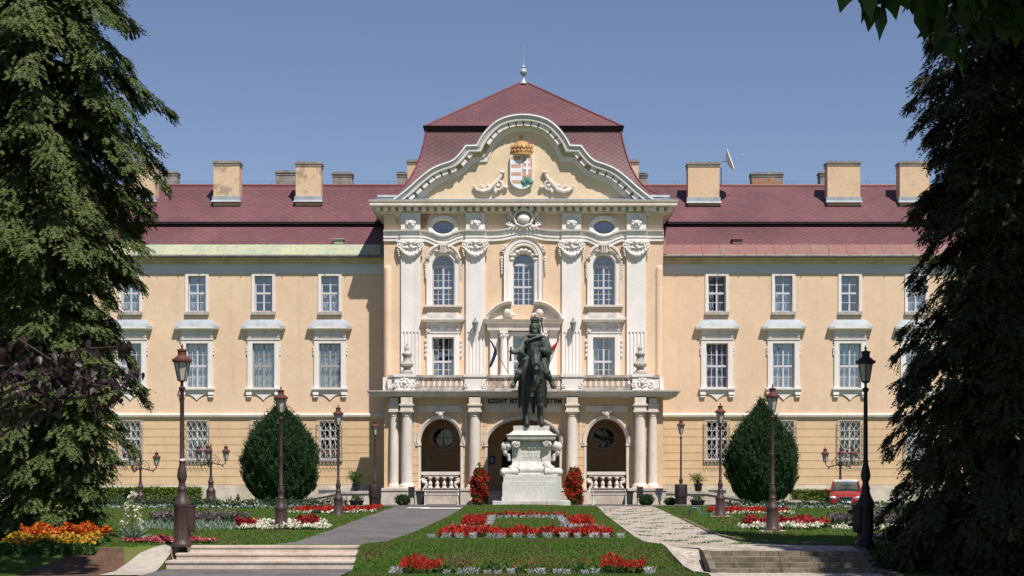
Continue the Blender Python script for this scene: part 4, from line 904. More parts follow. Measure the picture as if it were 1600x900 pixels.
# columns
for u, rad, dy in ((636, 0.30, 0.42), (742, 0.30, 0.42), (2 * AX - 742, 0.30, 0.42), (2 * AX - 636, 0.30, 0.42), (616, 0.235, 0.16), (2 * AX - 616, 0.235, 0.16)):
    y = dP - dy; xc = X(u, y); zb = Z(761, y); zt = Z(641.5, y); h = zt - zb; k = rad / 0.30
    c = MB(); c.lathe([(0.40 * k, 0), (0.40 * k, 0.07), (0.37 * k, 0.12), (0.33 * k, 0.15), (0.305 * k, 0.2), (0.30 * k, 0.26), (0.30 * k, h * 0.4), (0.255 * k, h - 0.3), (0.28 * k, h - 0.29), (0.28 * k, h - 0.25), (0.255 * k, h - 0.24), (0.26 * k, h - 0.15), (0.33 * k, h - 0.08)], (xc, y, zb), 24)
    co_ = part('column', c, M['cream'])
    a = MB(); a.box(xc - 0.36 * k, xc + 0.36 * k, y - 0.36 * k, y + 0.36 * k, zt - 0.08, zt); a.box(xc - 0.42 * k, xc + 0.42 * k, y - 0.42 * k, y + 0.42 * k, zb - 0.1, zb + 0.001)
    sub('abacus_and_base', a, M['cream'], co_)
    en = MB(); e = 0.31 * k
    en.box(xc - e, xc + e, y - e, dP + 0.01, zt + 0.001, Z(634, y)); en.box(xc - e - 0.06, xc + e + 0.06, y - e - 0.06, dP, Z(634, y), Z(631.5, y)); en.box(xc - e + 0.02, xc + e - 0.02, y - e + 0.02, dP + 0.01, Z(631.5, y), Z(621, y) if u in (636, 742, 894, 1000) else Z(622, y))
    sub('entablature_block', en, M['cream'], co_)
# stone base of the portico
for (ua, ub) in ((598, 656.5), (720.5, 762), (2 * AX - 762, 2 * AX - 720.5), (2 * AX - 656.5, 2 * AX - 598)):
    b = MB(); b.box(xP(ua), xP(ub), dP - 0.95, dP + 0.56, -0.1, Z(766.8, dP - 0.9)); b.box(xP(ua) - 0.02, xP(ub) + 0.02, dP - 0.99, dP + 0.3, Z(766.8, dP - 0.9), Z(763, dP - 0.9)); part('portico_pier_base', b, M['plinth'])
for sg in (-1, 1): b = MB(); b.box(sg * PW, sg * (PW - 0.55), dP + 0.56, dU, -0.1, zF - 0.001); part('portico_side_base', b, M['plinth'])
for u in (688.5, 2 * AX - 688.5): b = MB(); b.box(xP(u - 32.0), xP(u + 32.0), dP - 0.02, dP + 0.5, -0.1, zF - 0.002); part('portico_base', b, M['plinth'])
fl = MB(); fl.box(-PW + 0.5, PW - 0.5, dP + 0.5, dR + 0.2, 0.3, zF - 0.004); fl.box(-1.86, 1.86, dP - 0.1, dP + 0.5, 0.3, zF - 0.004)
for k in range(4): fl.box(-2.2, 2.2, dP - 0.45 - 0.36 * k, dP - 0.1 - 0.36 * k, -0.1, zF - 0.18 * (k + 1))
part('porch_floor', fl, M['steps'])
# porch ceiling + balcony slab with cornice
sl = MB(); sl.box(-PW, PW, dP + 0.001, dU - 0.001, zA + 0.001, zB)
sl.plan([(-PW, dU), (-PW, dP - 0.02), (PW, dP - 0.02), (PW, dU)], [(0, zA - 0.0), (0.10, zA + 0.001), (0.14, zA + 0.05), (0.66, zA + 0.06), (0.68, zA + 0.09), (0.70, zA + 0.19), (0.78, zA + 0.24), (0.80, zB - 0.02), (0.80, zB + 0.02), (0, zB + 0.03)])
bal = part('balcony_cornice', sl, M['cream'], angle=20)
ld = MB(); ld.plan([(-PW, dU), (-PW, dP - 0.02), (PW, dP - 0.02), (PW, dU)], [(0.02, zB + 0.034), (0.82, zB + 0.022), (0.83, zB - 0.035), (0.84, zB - 0.035), (0.84, zB + 0.035), (0.02, zB + 0.05)]); sub('cornice_capping', ld, M['rail'], bal)
# inner porch: strips on the back wall
ip = MB()
for sg in (-1, 1):
    for u in (668, 717):
        x = xR(u) * -sg; ip.box(x - 0.1, x + 0.1, dR - 0.05, dR + 0.01, zF, zR(712))
    x0, x1 = sorted((xR(657) * -sg, xR(728) * -sg)); ip.box(x0, x1, dR - 0.06, dR + 0.01, zR(711), zR(708))
part('porch_wall_trim', ip, M['cream'])
# balcony balustrade
y0 = dP - 0.42
xb_ = lambda u: X(u, y0); zb_ = lambda v: Z(v, y0); zbot, ztop = zB + 0.03, zb_(586)
posts = [(606, 616, 0.0), (617, 648, 0.12), (726, 758, 0.12), (878, 910, 0.12), (988, 1019, 0.12), (1020, 1030, 0.0)]
secs = [(648, 726), (758, 878), (910, 988)]
bb = MB()
bb.box(xb_(606), xb_(1030), y0 - 0.02, y0 + 0.26, zbot, zb_(606)); bb.box(xb_(606), xb_(1030), y0 - 0.05, y0 + 0.30, zb_(590), ztop); bb.box(xb_(606), xb_(1030), y0, y0 + 0.24, zb_(591.5), zb_(590))
bro = part('balustrade', bb, M['rail'])
for (ua, ub, pr) in posts[1:5]:
    p = MB(); p.box(xb_(ua), xb_(ub), y0 - pr, y0 + 0.36, zbot, zb_(589)); p.box(xb_(ua) - 0.06, xb_(ub) + 0.06, y0 - pr - 0.06, y0 + 0.42, zb_(589), zb_(584.5)); p.box(xb_(ua) - 0.03, xb_(ub) + 0.03, y0 - pr - 0.03, y0 + 0.39, zbot, zb_(609))
    x = (xb_(ua) + xb_(ub)) / 2
    if ua in (617, 988):
        for k in range(8): a = 2 * PI * k / 8; p.ball((x + 0.2 * math.cos(a), y0 - pr - 0.01, zb_(598) + 0.2 * math.sin(a)), (0.09, 0.05, 0.09), 6, 5)
        p.ball((x, y0 - pr - 0.02, zb_(598)), 0.12, 8, 6)
        for sg in (-1, 1): p.volute((x + sg * 0.4, zb_(602)), 0.16, 1.2, PI / 2, -sg, 0.05, y0 - pr - 0.01)
    else:
        for sg in (-1, 1): p.volute((x + sg * 0.42, zb_(603)), 0.14, 1.2, PI / 2, -sg, 0.045, y0 - pr - 0.01)
    sub('balustrade_pier', p, M['white'], bro)
for sg in (-1, 1):
    xa, xc = sorted((sg * (818 - 606) * y0 / F, sg * (818 - 617) * y0 / F)); p = MB(); p.box(xa, xc, y0 + 0.001, y0 + 0.25, zb_(606), zb_(591.5))
    p.box(sg * 7.0, sg * 7.22, y0 + 0.25, dU, zbot, zb_(589)); sub('balustrade_pier', p, M['white'], bro)
bl = MB()
for (ua, ub) in secs:
    xa, xc = xb_(ua), xb_(ub); n = round((xc - xa) / 0.30); stp = (xc - xa) / n; zm = (zb_(591.5) + zb_(606)) / 2; hh = (zb_(591.5) - zb_(606)) / 2 
    for i in range(n):
        x = xa + stp * (i + 0.5)
        bl.mould(oval(x, zm, stp * 0.36, hh - 0.045, 14), [(-0.035, 0), (-0.035, 0.14), (0.035, 0.14), (0.035, 0)], y0 + 0.19, closed=True, flip=-1)
        bl.box(x + stp * 0.5 - 0.05, x + stp * 0.5 + 0.05, y0 + 0.06, y0 + 0.18, zm - 0.07, zm + 0.07)
        for zz in (zm - hh + 0.05, zm + hh - 0.05): bl.ball((x + stp * 0.5, y0 + 0.12, zz), (0.06, 0.06, 0.07), 6, 5)
sub('interlaced_rail', bl, M['rail'], bro)
for sg in (-1, 1):
    u_ = MB(); c0 = (sg * (818 - 635.5) * y0 / F, y0 + 0.14, zb_(584.5)); k = 1.0
    u_.box(c0[0] - 0.30, c0[0] + 0.30, y0 - 0.16, y0 + 0.44, c0[2], c0[2] + 0.12)
    u_.lathe([(0.27, 0.12), (0.24, 0.18), (0.18, 0.26), (0.18, 0.3), (0.34, 0.42), (0.345, 0.52), (0.26, 0.6), (0.20, 0.72), (0.18, 0.86), (0.26, 0.98), (0.265, 1.05), (0.20, 1.1), (0.12, 1.16), (0.10, 1.22), (0.13, 1.30), (0.11, 1.38), (0.05, 1.44), (0.035, 1.52), (0.01, 1.58)], c0, 18)
    o = obj('stone_urn', u_.mesh('stone_urn', M['rail'])); tag(o, 'grey stone urn on the ' + ('left' if sg < 0 else 'right') + ' corner pier of the balcony balustrade', 'urn', 'urns on the balcony corners')
# low balustrades in the side arches
for u in (688.5, 2 * AX - 688.5):
    p = MB(); x = xP(u); y = dP + 0.12; zq = lambda v: Z(v, y)
    p.box(x - 1.0, x + 1.0, y - 0.12, y + 0.16, zq(742), zq(737)); p.box(x - 0.9, x + 0.9, y - 0.08, y + 0.12, zq(745), zq(742)); p.box(x - 0.92, x + 0.92, y - 0.1, y + 0.14, zF - 0.05, zq(762.5))
    lo = part('porch_balustrade', p, M['cream'])
    for k in range(4):
        q_ = MB(); hb = zq(745) - zq(762.5); q_.lathe([(0.13, 0), (0.13, 0.04), (0.075, 0.09), (0.105, 0.2), (0.10, 0.26), (0.055, 0.36), (0.05, 0.42), (0.115, hb - 0.10), (0.13, hb - 0.06), (0.12, hb)], (x - 0.54 + 0.36 * k, y + 0.02, zq(762.5)), 12); sub('baluster', q_, M['cream'], lo)
    for sg in (-1, 1):
        q_ = MB(); q_.tube([(x + sg * 0.92, y, zq(746.5)), (x + sg * 0.97, y, zq(750)), (x + sg * 0.90, y, zq(753)), (x + sg * 0.76, y, zq(754)), (x + sg * 0.74, y, zq(758)), (x + sg * 0.84, y, zq(763))], [0.05, 0.08, 0.09, 0.09, 0.08, 0.07], 7)
        q_.volute((x + sg * 0.85, zq(748.5)), 0.1, 1.1, 0, sg, 0.05, y)
        sub('scroll_end', q_, M['cream'], lo)
# lettering over the middle arch
tc = bpy.data.curves.new('lettering', 'FONT'); tc.body = 'SZENT ISTV\u00c1N EGYETEM'; tc.size = 0.3; tc.extrude = 0.02; tc.offset = 0.012; tc.space_character = 1.12; tc.align_x = 'CENTER'
to = bpy.data.objects.new('lettering', tc); col.objects.link(to); bpy.context.view_layer.update()
me = bpy.data.meshes.new_from_object(to.evaluated_get(bpy.context.evaluated_depsgraph_get())); bpy.data.objects.remove(to)
xsv = [v.co.x for v in me.vertices]; wt = max(xsv) - min(xsv); k = (878.5 - 762.5) / kP / wt
hk = 0.215 / (0.3 * 0.7)
for v in me.vertices: v.co = (v.co.x * k, -v.co.z, v.co.y * hk)
me.materials.append(M['lettering']); lo = obj('lettering', me, palace); lo.matrix_parent_inverse = Matrix.Translation(-palace.location); lo.location = (xP(820), dP - 0.06, zP(630))
lb = MB(); lb.box(xP(756), xP(880), dP - 0.035, dP + 0.01, zP(633.9), zP(622.3)); part('lettering_frieze', lb, M['cream'])

# ================================================================ wings
WX = 31.4
zE = zW(413); zS = zW(652); cols_ = [302.3 / kW + 103.9 / kW * k for k in range(6)]
for sg in (-1, 1):
    hu, hg = [], []
    for cx in cols_:
        x = sg * cx
        hu.append(rect(x - 13.8 / kW, x + 13.8 / kW, zW(487), zW(431))); hu.append(rect(x - 17 / kW, x + 17 / kW, zW(606), zW(536.5)))
        hg.append(rect(x - 16 / kW, x + 16 / kW, zW(718), zW(659)))
    xa, xb = sorted((sg * (BW - 0.02), sg * WX))
    w = MB(); w.prism(rect(xa, xb, zS, zE + 0.6), dW, dW + 0.3, holes=hu)
    w.box(sg * (WX - 0.3), sg * WX, dW + 0.3, 97, 0, zE + 0.6); w.box(xa, xb, 96.7, 97, 0, zE + 0.6)
    part('wing_wall', w, M['peach'])
    w = MB(); w.prism(rect(xa, xb, 0, zS), dW + 0.001, dW + 0.3, holes=hg); gf = part('wing_ground_floor', w, M['ochre'])
    rc = MB(); z = zW(757); hc = 12.45 / kW
    while z < zS - 0.05:
        z1 = min(z + hc - 0.030, zS - 0.02)
        cuts = [xa]
        for h_ in sorted(hg, key=lambda r: r[0][0]):
            if z < h_[2][1] and z1 > h_[0][1]: cuts += [h_[0][0], h_[1][0]]
        cuts.append(xb)
        for a, b_ in zip(cuts[::2], cuts[1::2]): rc.box(a, b_, dW - 0.028, dW + 0.01, z, z1)
        z += hc
    sub('rusticated_cladding', rc, M['ochre'], gf)
    p = MB(); p.box(xa, xb, dW - 0.10, dW, -0.1, zW(761.5)); p.box(xa, xb, dW - 0.06, dW, zW(761.5), zW(757.5))
    part('wing_plinth', p, M['plinth'])
    p = MB(); p.plan([(xa, dW), (xb, dW)], [(0, zS - 0.06), (0.07, zS - 0.06), (0.09, zS), (0.16, zS + 0.03), (0.18, zS + 0.12), (0.17, zS + 0.16), (0.05, zS + 0.22), (0, zS + 0.22)]); part('string_course', p, M['cream'], angle=20)
    p = MB(); p.box(xa, xb, dW - 0.05, dW, zW(428.5), zW(412)); part('frieze_band', p, M['greyband'])
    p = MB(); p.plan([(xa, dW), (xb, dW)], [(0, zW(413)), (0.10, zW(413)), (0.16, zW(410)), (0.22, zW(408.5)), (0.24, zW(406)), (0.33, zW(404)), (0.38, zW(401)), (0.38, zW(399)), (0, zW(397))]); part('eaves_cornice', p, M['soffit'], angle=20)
    gt = MB(); yE = dW - 0.42; gt.tube([(xa, yE - 0.05, Z(400.5, yE)), (xb, yE - 0.05, Z(400.5, yE))], 0.075, 8)
    x = xa
    while x < xb: gt.box(x, x + 0.03, yE - 0.14, yE + 0.05, Z(403.2, yE), Z(398, yE)); x += 1.15
    part('gutter', gt, M['gutter'])
    # roof: metal strip, lower slope, dark step, upper slope
    xi = sg * 5.85; xo = sg * (WX + 0.4); a, b_ = sorted((xi, xo))
    y1 = dW - 0.42; z1 = Z(400, y1); y2 = 85.15; z2 = Z(382.5, y2); y3 = 87.25; z3 = Z(352, y3); y4 = 86.98; z4 = Z(346.2, y4); y5 = 90.7; z5 = Z(290.5, y5)
    r = MB(); r.add([(a, y2, z2), (b_, y2, z2), (b_, y3, z3), (a, y3, z3), (a, y4, z4), (b_, y4, z4), (b_, y5, z5), (a, y5, z5), (a, 97.5, z1), (b_, 97.5, z1)], [(0, 1, 2, 3), (4, 5, 6, 7), (7, 6, 9, 8)])
    ro = part('wing_roof', r, M['roof'], fix=False)
    s = MB(); n = int((b_ - a) / 0.98)
    for i in range(n):
        xx0, xx1 = a + (b_ - a) * i / n, a + (b_ - a) * (i + 1) / n
        s.add([(xx0, y1, z1), (xx1, y1, z1), (xx1, y2 + 0.02, z2 + 0.02), (xx0, y2 + 0.02, z2 + 0.02)], [(0, 1, 2, 3)])
        s.box(xx0 - 0.012, xx0 + 0.012, y1 + 0.02, y1 + 0.06, z1 + 0.01, z1 + 0.06)
        s.tube([(xx0, y1, z1 + 0.012), (xx0, y2, z2 + 0.012)], 0.014, 4)
    sub('eaves_flashing', s, M['copper'] if sg < 0 else M['redmetal'], ro)
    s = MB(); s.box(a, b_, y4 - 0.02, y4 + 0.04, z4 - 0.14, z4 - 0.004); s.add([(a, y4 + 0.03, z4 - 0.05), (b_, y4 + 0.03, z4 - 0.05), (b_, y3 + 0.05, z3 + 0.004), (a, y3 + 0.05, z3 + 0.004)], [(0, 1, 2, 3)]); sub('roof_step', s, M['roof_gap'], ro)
    s = MB(); s.tube([(a, y5, z5 + 0.02), (b_, y5, z5 + 0.02)], 0.085, 8)
    x = a + 0.8
    while x < b_: s.tube([(x, y5, z5 + 0.08), (x, y5, z5 + 0.26)], 0.012, 4); x += 2.3
    sub('ridge_capping', s, M['roofline'], ro)
    s = MB(); s.tube([(a, y5, z5 + 0.25), (b_, y5, z5 + 0.25)], 0.007, 4); sub('lightning_wire', s, M['gutter'], ro)
    # small roof vent
    uv, vv = (529, 378) if sg < 0 else (1152, 377)
    yv = 85.3; s = MB(); xv = X(uv, yv); s.box(xv - 0.27, xv + 0.27, yv - 0.12, yv + 0.5, Z(381.5, yv), Z(374.5, yv)); s.box(xv - 0.32, xv + 0.32, yv - 0.2, yv + 0.5, Z(374.5, yv), Z(373, yv))
    vo = sub('roof_vent', s, M['copper'] if sg < 0 else M['redmetal'], ro)
    # drainpipe
    s = MB(); xd = sg * (BW + 0.09); s.tube([(xd, dW - 0.14, 0), (xd, dW - 0.14, zW(415)), (xd + sg * 0.1, dW - 0.3, zW(408))], 0.055, 7)
    for zz in range(1, 13, 2): s.box(xd - 0.08, xd + 0.08, dW - 0.21, dW - 0.05, zz, zz + 0.04)
    part('drainpipe', s, M['rail'] if sg < 0 else M['zinc'])
# valley flashing where the block meets the wing roofs
for sg in (-1, 1):
    s = MB(); s.add([(sg * 7.53, 84.1, 13.6), (sg * 7.53, 87.2, 15.85), (sg * 7.95, 87.2, 15.83), (sg * 7.85, 84.1, 13.62)], [(0, 1, 2, 3)]); part('valley_flashing', s, M['redmetal'] if sg > 0 else M['gutter'], fix=False).location.z += 0.0

# ---- wing windows (one of each built, the rest copied)
def trim_mid(win, fl, w_, h_):
    hw = w_ / 2; s = MB(); e = 25 / kW
    s.box(-e, -hw, fl - 0.08, fl + 0.02, 0, h_); s.box(hw, e, fl - 0.08, fl + 0.02, 0, h_); s.box(-e, e, fl - 0.08, fl + 0.02, h_, h_ + 0.19)
    s.box(-e - 0.03, e + 0.03, fl - 0.12, fl + 0.02, h_ + 0.19, h_ + 0.25); s.box(-e, e, fl - 0.07, fl + 0.02, h_ + 0.25, h_ + 0.72)
    for sg in (-1, 1):
        s.volute((sg * (e - 0.12), h_ + 0.36), 0.09, 1.2, 0, sg, 0.035, fl - 0.1)
        for k, zz in enumerate((h_ - 0.25, h_ - 0.40, h_ - 0.58)): s.ball((sg * (e + 0.03), fl - 0.05, zz), (0.05, 0.05, 0.07), 6, 5)
        s.tube([(sg * 0.16, fl - 0.09, h_ + 0.32), (sg * 0.3, fl - 0.1, h_ + 0.46), (sg * 0.46, fl - 0.09, h_ + 0.36), (sg * 0.58, fl - 0.09, h_ + 0.42)], 0.035, 5)
    s.volute((0, h_ + 0.47), 0.12, 1.1, 0, 1, 0.04, fl - 0.09); s.ball((0, fl - 0.1, h_ + 0.62), (0.14, 0.06, 0.07), 7, 5)
    obj('surround', s.mesh('surround', M['white']), win)
    hd = MB(); a, b_ = 34.5 / kW, 24 / kW; c_ = 26 / kW
    hd.frus((-a + 0.12, a - 0.12, fl - 0.20, fl, h_ + 0.70), (-a + 0.04, a - 0.04, fl - 0.29, fl, h_ + 0.80)); hd.box(-a, a, fl - 0.32, fl, h_ + 0.80, h_ + 0.885)
    hd.box(-c_, c_, fl - 0.36, fl - 0.3, h_ + 0.795, h_ + 0.89); obj('hood', hd.mesh('hood', M['white']), win)
    hc = MB(); hc.frus((-a - 0.01, a + 0.01, fl - 0.34, fl, h_ + 0.888), (-b_, b_, fl - 0.06, fl, h_ + 1.30)); obj('hood_cover', hc.mesh('hood_cover', M['lead']), win)
    sl = MB(); a = 28 / kW; sl.box(-a, a, fl - 0.20, fl, -0.10, 0); sl.box(-a + 0.04, a - 0.04, fl - 0.14, fl, -0.19, -0.10)
    for sg in (-1, 1):
        x0, x1 = sorted((sg * (a - 0.05), sg * (a - 0.36))); sl.box(x0, x1, fl - 0.13, fl, -0.40, -0.19); sl.box(x0 + 0.02, x1 - 0.02, fl - 0.10, fl, -0.52, -0.40)
        sl.tube([(x0 + 0.02, fl - 0.13, -0.36), (x1 - 0.02, fl - 0.13, -0.36)], 0.04, 6); sl.tube([(x0 + 0.02, fl - 0.1, -0.5), (x1 - 0.02, fl - 0.1, -0.5)], 0.035, 6)
    sl.prism([(-a + 0.36, -0.19)] + [(-a + 0.36 + (a - 0.36) * t, -0.34 - 0.34 * t ** 2.2) for t in (0, 0.25, 0.5, 0.75, 1)] + [((a - 0.36) * t, -0.34 - 0.34 * (1 - t) ** 2.2) for t in (0.25, 0.5, 0.75, 1)] + [(a - 0.36, -0.19)], fl - 0.06, fl)
    obj('sill', sl.mesh('sill', M['white']), win)
def trim_top(win, fl, w_, h_):
    hw = w_ / 2; s = MB(); e = 18.3 / kW
    s.box(-e, -hw, fl - 0.06, fl + 0.02, 0, h_ + 0.16); s.box(hw, e, fl - 0.06, fl + 0.02, 0, h_ + 0.16); s.box(-hw, hw, fl - 0.06, fl + 0.02, h_, h_ + 0.16)
    obj('surround', s.mesh('surround', M['white']), win)
    sl = MB(); sl.box(-e - 0.02, e + 0.02, fl - 0.14, fl, -0.17, 0.0); obj('sill', sl.mesh('sill', M['rail']), win)
def trim_low(win, fl, w_, h_):
    hw = w_ / 2; e = 20 / kW
    sl = MB(); sl.box(-e, e, fl - 0.16, fl, -0.10, 0); sl.box(-hw, hw, fl - 0.02, 0, -0.02, 0.0); obj('sill', sl.mesh('sill', M['rail']), win)
    gr = MB(); y = fl - 0.17; th = 0.0115; st = 0.30; zt = h_ + 0.06; zb = -0.02
    k = -40
    while k < 40:
        for sg in (1, -1):
            # line x = x0 + sg*(z)*0.62
            pts = []; x0 = k * st
            for zz in np.linspace(zb, zt, 12): pts.append((x0 + sg * 0.62 * (zz - zb), zz))
            pts = [p for p in pts if -e <= p[0] <= e]
            if len(pts) > 1: gr.tube([(p[0], y, p[1]) for p in (pts[0], pts[-1])], th, 4)
        k += 1
    for x in (-e, e): gr.tube([(x, y, zb), (x, y, zt)], th * 1.2, 4)
    for zz in (zb, zt): gr.tube([(-e, y, zz), (e, y, zz)], th * 1.2, 4)
    for sg in (-1, 1):
        for i in range(9):
            z_ = zb + (zt - zb) * (i + 0.5) / 9; gr.tube([(sg * e, y, z_ - 0.1), (sg * (e + 0.02), y + 0.16, z_)], th, 4); gr.tube([(sg * (e + 0.02), y + 0.16, z_), (sg * e, y, z_ + 0.1)], th, 4)
    n = 7
    for i in range(n):
        xa, xb = -e + 2 * e * i / n, -e + 2 * e * (i + 1) / n
        gr.tube([(xa, y, -0.18), ((xa + xb) / 2, y, -0.40), (xb, y, -0.18)], th, 4); gr.tube([(xa, y, -0.02), (xa, y, -0.18)], th, 4)
    obj('window_grille', gr.mesh('window_grille', M['iron']), win)
def put(win, x): win.location.x = x; return win
def kinds(fn, name, w_, h_, z, variants, **kw):
    protos = {}
    for key, cur, fm in variants:
        p = glazing(name, w_, h_, kw['cols'], kw['rows'], kw['tr'], 0, fm=M[fm], curtain=cur, loc=(0, dW + kw['inset'], z), fr=kw.get('fr', 0.06), mull=kw.get('mull', 0.085), bar=0.03, gl=kw.get('gl', 'glass'))
        fn(p, -kw['inset'], w_, h_); protos[key] = [p, False]
    return protos
def take(protos, key, x):
    p, used = protos[key]
    if not used: protos[key][1] = True; return put(p, x)
    return put(copy_tree(p), x)
wt_, ht_ = 27.6 / kW, 56 / kW
top = kinds(trim_top, 'upper_window', wt_, ht_, zW(487), [('bare', None, 'frame'), ('lace', [(-wt_ / 2, wt_ / 2, 0, ht_ * 0.5, 'curtain')], 'frame'), ('full', [(-wt_ / 2, wt_ / 2, 0, ht_, 'curtain')], 'frame'), ('side', [(-wt_ / 2, -0.12, 0, ht_, 'curtain'), (0.08, wt_ / 2, 0, ht_, 'curtain')], 'frame')], cols=1, rows=(2, 2), tr=0.52, inset=0.20)
wm_, hm_ = 34 / kW, 69.5 / kW
mid = kinds(trim_mid, 'tall_window', wm_, hm_, zW(606), [('bare', [(-wm_ / 2, -0.1, 0, hm_, 'curtain')], 'frame'), ('drawn', [(-wm_ / 2, -0.03, 0, hm_ * 0.84, 'curtain'), (0.03, wm_ / 2, 0, hm_ * 0.84, 'curtain')], 'frame_grey'), ('turq', [(-wm_ / 2, wm_ / 2, hm_ * 0.55, hm_, 'curtain_blue'), (-wm_ / 2, wm_ / 2, 0, hm_ * 0.5, 'curtain')], 'frame'), ('half', [(-wm_ / 2, wm_ / 2, 0, hm_ * 0.5, 'curtain'), (-wm_ / 2, -0.04, hm_ * 0.5, hm_, 'curtain'), (0.12, wm_ / 2, hm_ * 0.5, hm_, 'curtain')], 'frame')], cols=2, rows=(2, 2), tr=0.49, inset=0.17)
wl_, hl_ = 32 / kW, 59 / kW
low = kinds(trim_low, 'barred_window', wl_, hl_, zW(718), [('bare', None, 'frame'), ('blind', [(-wl_ / 2, wl_ / 2, 0.1, hl_ * 0.26, 'blind')], 'frame'), ('white', [(-wl_ / 2, wl_ / 2, 0, hl_ * 0.62, 'curtain')], 'frame')], cols=2, rows=(2, 2), tr=0.55, inset=0.16, gl='darkglass')
seq = {-1: (['lace', 'bare', 'side', 'full', 'lace', 'bare'], ['drawn', 'drawn', 'half', 'bare', 'drawn', 'half'], ['blind', 'bare', 'white', 'bare', 'bare', 'bare']),
       1: (['side', 'lace', 'bare', 'full', 'lace', 'bare'], ['half', 'turq', 'turq', 'half', 'bare', 'drawn'], ['bare', 'bare', 'bare', 'white', 'bare', 'bare'])}
for sg in (-1, 1):
    for k, cx in enumerate(cols_):
        take(top, seq[sg][0][k], sg * cx); take(mid, seq[sg][1][k], sg * cx); take(low, seq[sg][2][k], sg * cx)
# cellar openings in the plinth
for u in (512, 1120, 415, 1222):
    s = MB(); s.box(X(u - 14, dW), X(u + 14, dW), dW - 0.104, dW - 0.05, zW(771), zW(765.5)); part('cellar_window', s, M['room'])

# ---- pavilion roof
prof = [(7.85, 16.62), (7.45, 16.75), (7.0, 17.02), (6.6, 17.4), (6.28, 17.85), (5.98, 18.5), (5.72, 19.3), (5.55, 20.0), (5.42, 20.72)]
yc = 89.65; r = MB()
def ring(w, z, dy=0.0): h = w + (yc - 7.85 - (dU + 0.45)) ; return [(-w, yc - h, z), (w, yc - h, z), (w, yc + h, z), (-w, yc + h, z)]
vs = []; fs = []
for w_, z_ in prof: vs += ring(w_, z_)
for i in range(len(prof) - 1):
    for k in range(4): fs.append((4 * i + k, 4 * i + (k + 1) % 4, 4 * i + 4 + (k + 1) % 4, 4 * i + 4 + k))
r.add(vs, fs)
top_ = ring(5.46, 20.96); zap = 24.35
r.add(top_ + [(-0.22, yc, zap), (0.22, yc, zap)], [(0, 1, 5, 4), (1, 2, 5), (2, 3, 4, 5), (3, 0, 4)])
pr = part('pavilion_roof', r, M['roof'], angle=15)
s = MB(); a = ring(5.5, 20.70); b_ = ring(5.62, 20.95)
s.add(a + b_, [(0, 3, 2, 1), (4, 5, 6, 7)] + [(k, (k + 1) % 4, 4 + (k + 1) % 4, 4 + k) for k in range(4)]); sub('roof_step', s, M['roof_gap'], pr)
s = MB()
for sx in (-1, 1):
    yf = top_[0][1]
    s.tube([(sx * 5.46, yf, 20.97), (sx * 0.22, yc, zap + 0.01)], 0.06, 6)
    s.tube([(sx * w_, ring(w_, z_)[0][1], z_ + 0.01) for w_, z_ in prof], 0.05, 6)
s.tube([(-0.22, yc, zap), (0.22, yc, zap)], 0.07, 6); sub('hip_capping', s, M['roofline'], pr)
s = MB()
for i in range(9):
    x = -4.9 + 9.8 * i / 8
    s.tube([(x, top_[0][1] + 0.5, 21.3), (x, top_[0][1] + 0.45, 21.5)], 0.02, 4)
sub('snow_hook', s, M['gutter'], pr)
s = MB(); z0 = zap - 0.05
s.lathe([(0.24, 0), (0.16, 0.12), (0.07, 0.3), (0.06, 0.48), (0.13, 0.52), (0.19, 0.60), (0.22, 0.70), (0.19, 0.80), (0.10, 0.88), (0.05, 0.92), (0.10, 0.98), (0.09, 1.04), (0.03, 1.1), (0.03, 1.2), (0.018, 1.3), (0.012, 2.25)], (0, yc, z0), 14); sub('roof_finial', s, M['zinc'], pr)

# ---- chimneys
def chimney(u0, u1, vt, vb, y, m, deep=0.9, flash=True, base=None, label=None):
    x0, x1 = X(u0, y), X(u1, y); zt = Z(vt, y); zb = Z(vb, y)
    c = MB(); c.box(x0, x1, y, y + deep, zb - (1.2 if base is None else base), zt - 0.16)
    o = part('chimney', c, M[m])
    k = MB(); k.box(x0 - 0.03, x1 + 0.03, y - 0.03, y + deep + 0.03, zt - 0.30, zt - 0.24); k.box(x0 - 0.06, x1 + 0.06, y - 0.06, y + deep + 0.06, zt - 0.16, zt - 0.07)
    n = 5
    for i in range(n): xx = x0 + (x1 - x0) * (i + 0.5) / n; k.box(xx - 0.10, xx + 0.10, y - 0.03, y + deep, zt - 0.07, zt - 0.005)
    sub('chimney_cap', k, M['chimneygrey'], o)
    if flash:
        f = MB(); f.box(x0 - 0.07, x1 + 0.07, y - 0.05, y + 0.3, zb - 0.05, zb + 0.24); f.frus((x0 - 0.12, x1 + 0.12, y - 0.26, y, zb - 0.12), (x0 - 0.07, x1 + 0.07, y - 0.06, y, zb + 0.02)); sub('chimney_flashing', f, M['lead'], o)
    if label: o['label'] = label
    return o
yF = 88.6
chimney(333.5, 374, 250.5, 313, yF, 'chimneyworn'); chimney(462, 501.5, 252, 313, yF, 'chimneyworn'); chimney(201, 242.5, 250.5, 313, yF, 'chimney'); chimney(70, 110, 250.5, 313, yF, 'chimney')
chimney(1075, 1124, 252.5, 315, yF, 'chimney'); chimney(1293, 1344, 251, 314, yF, 'chimney'); chimney(1406, 1452, 251, 314, yF, 'chimney'); chimney(1525, 1570, 251, 314, yF, 'chimney')
yB = 93.2
chimney(244, 276.5, 266.5, 290, yB, 'chimneygrey', 0.8, False, 3); chimney(431, 461, 266, 290, yB, 'chimneygrey', 0.8, False, 3); chimney(519.5, 550, 268.5, 290, yB, 'chimneygrey', 0.8, False, 3)
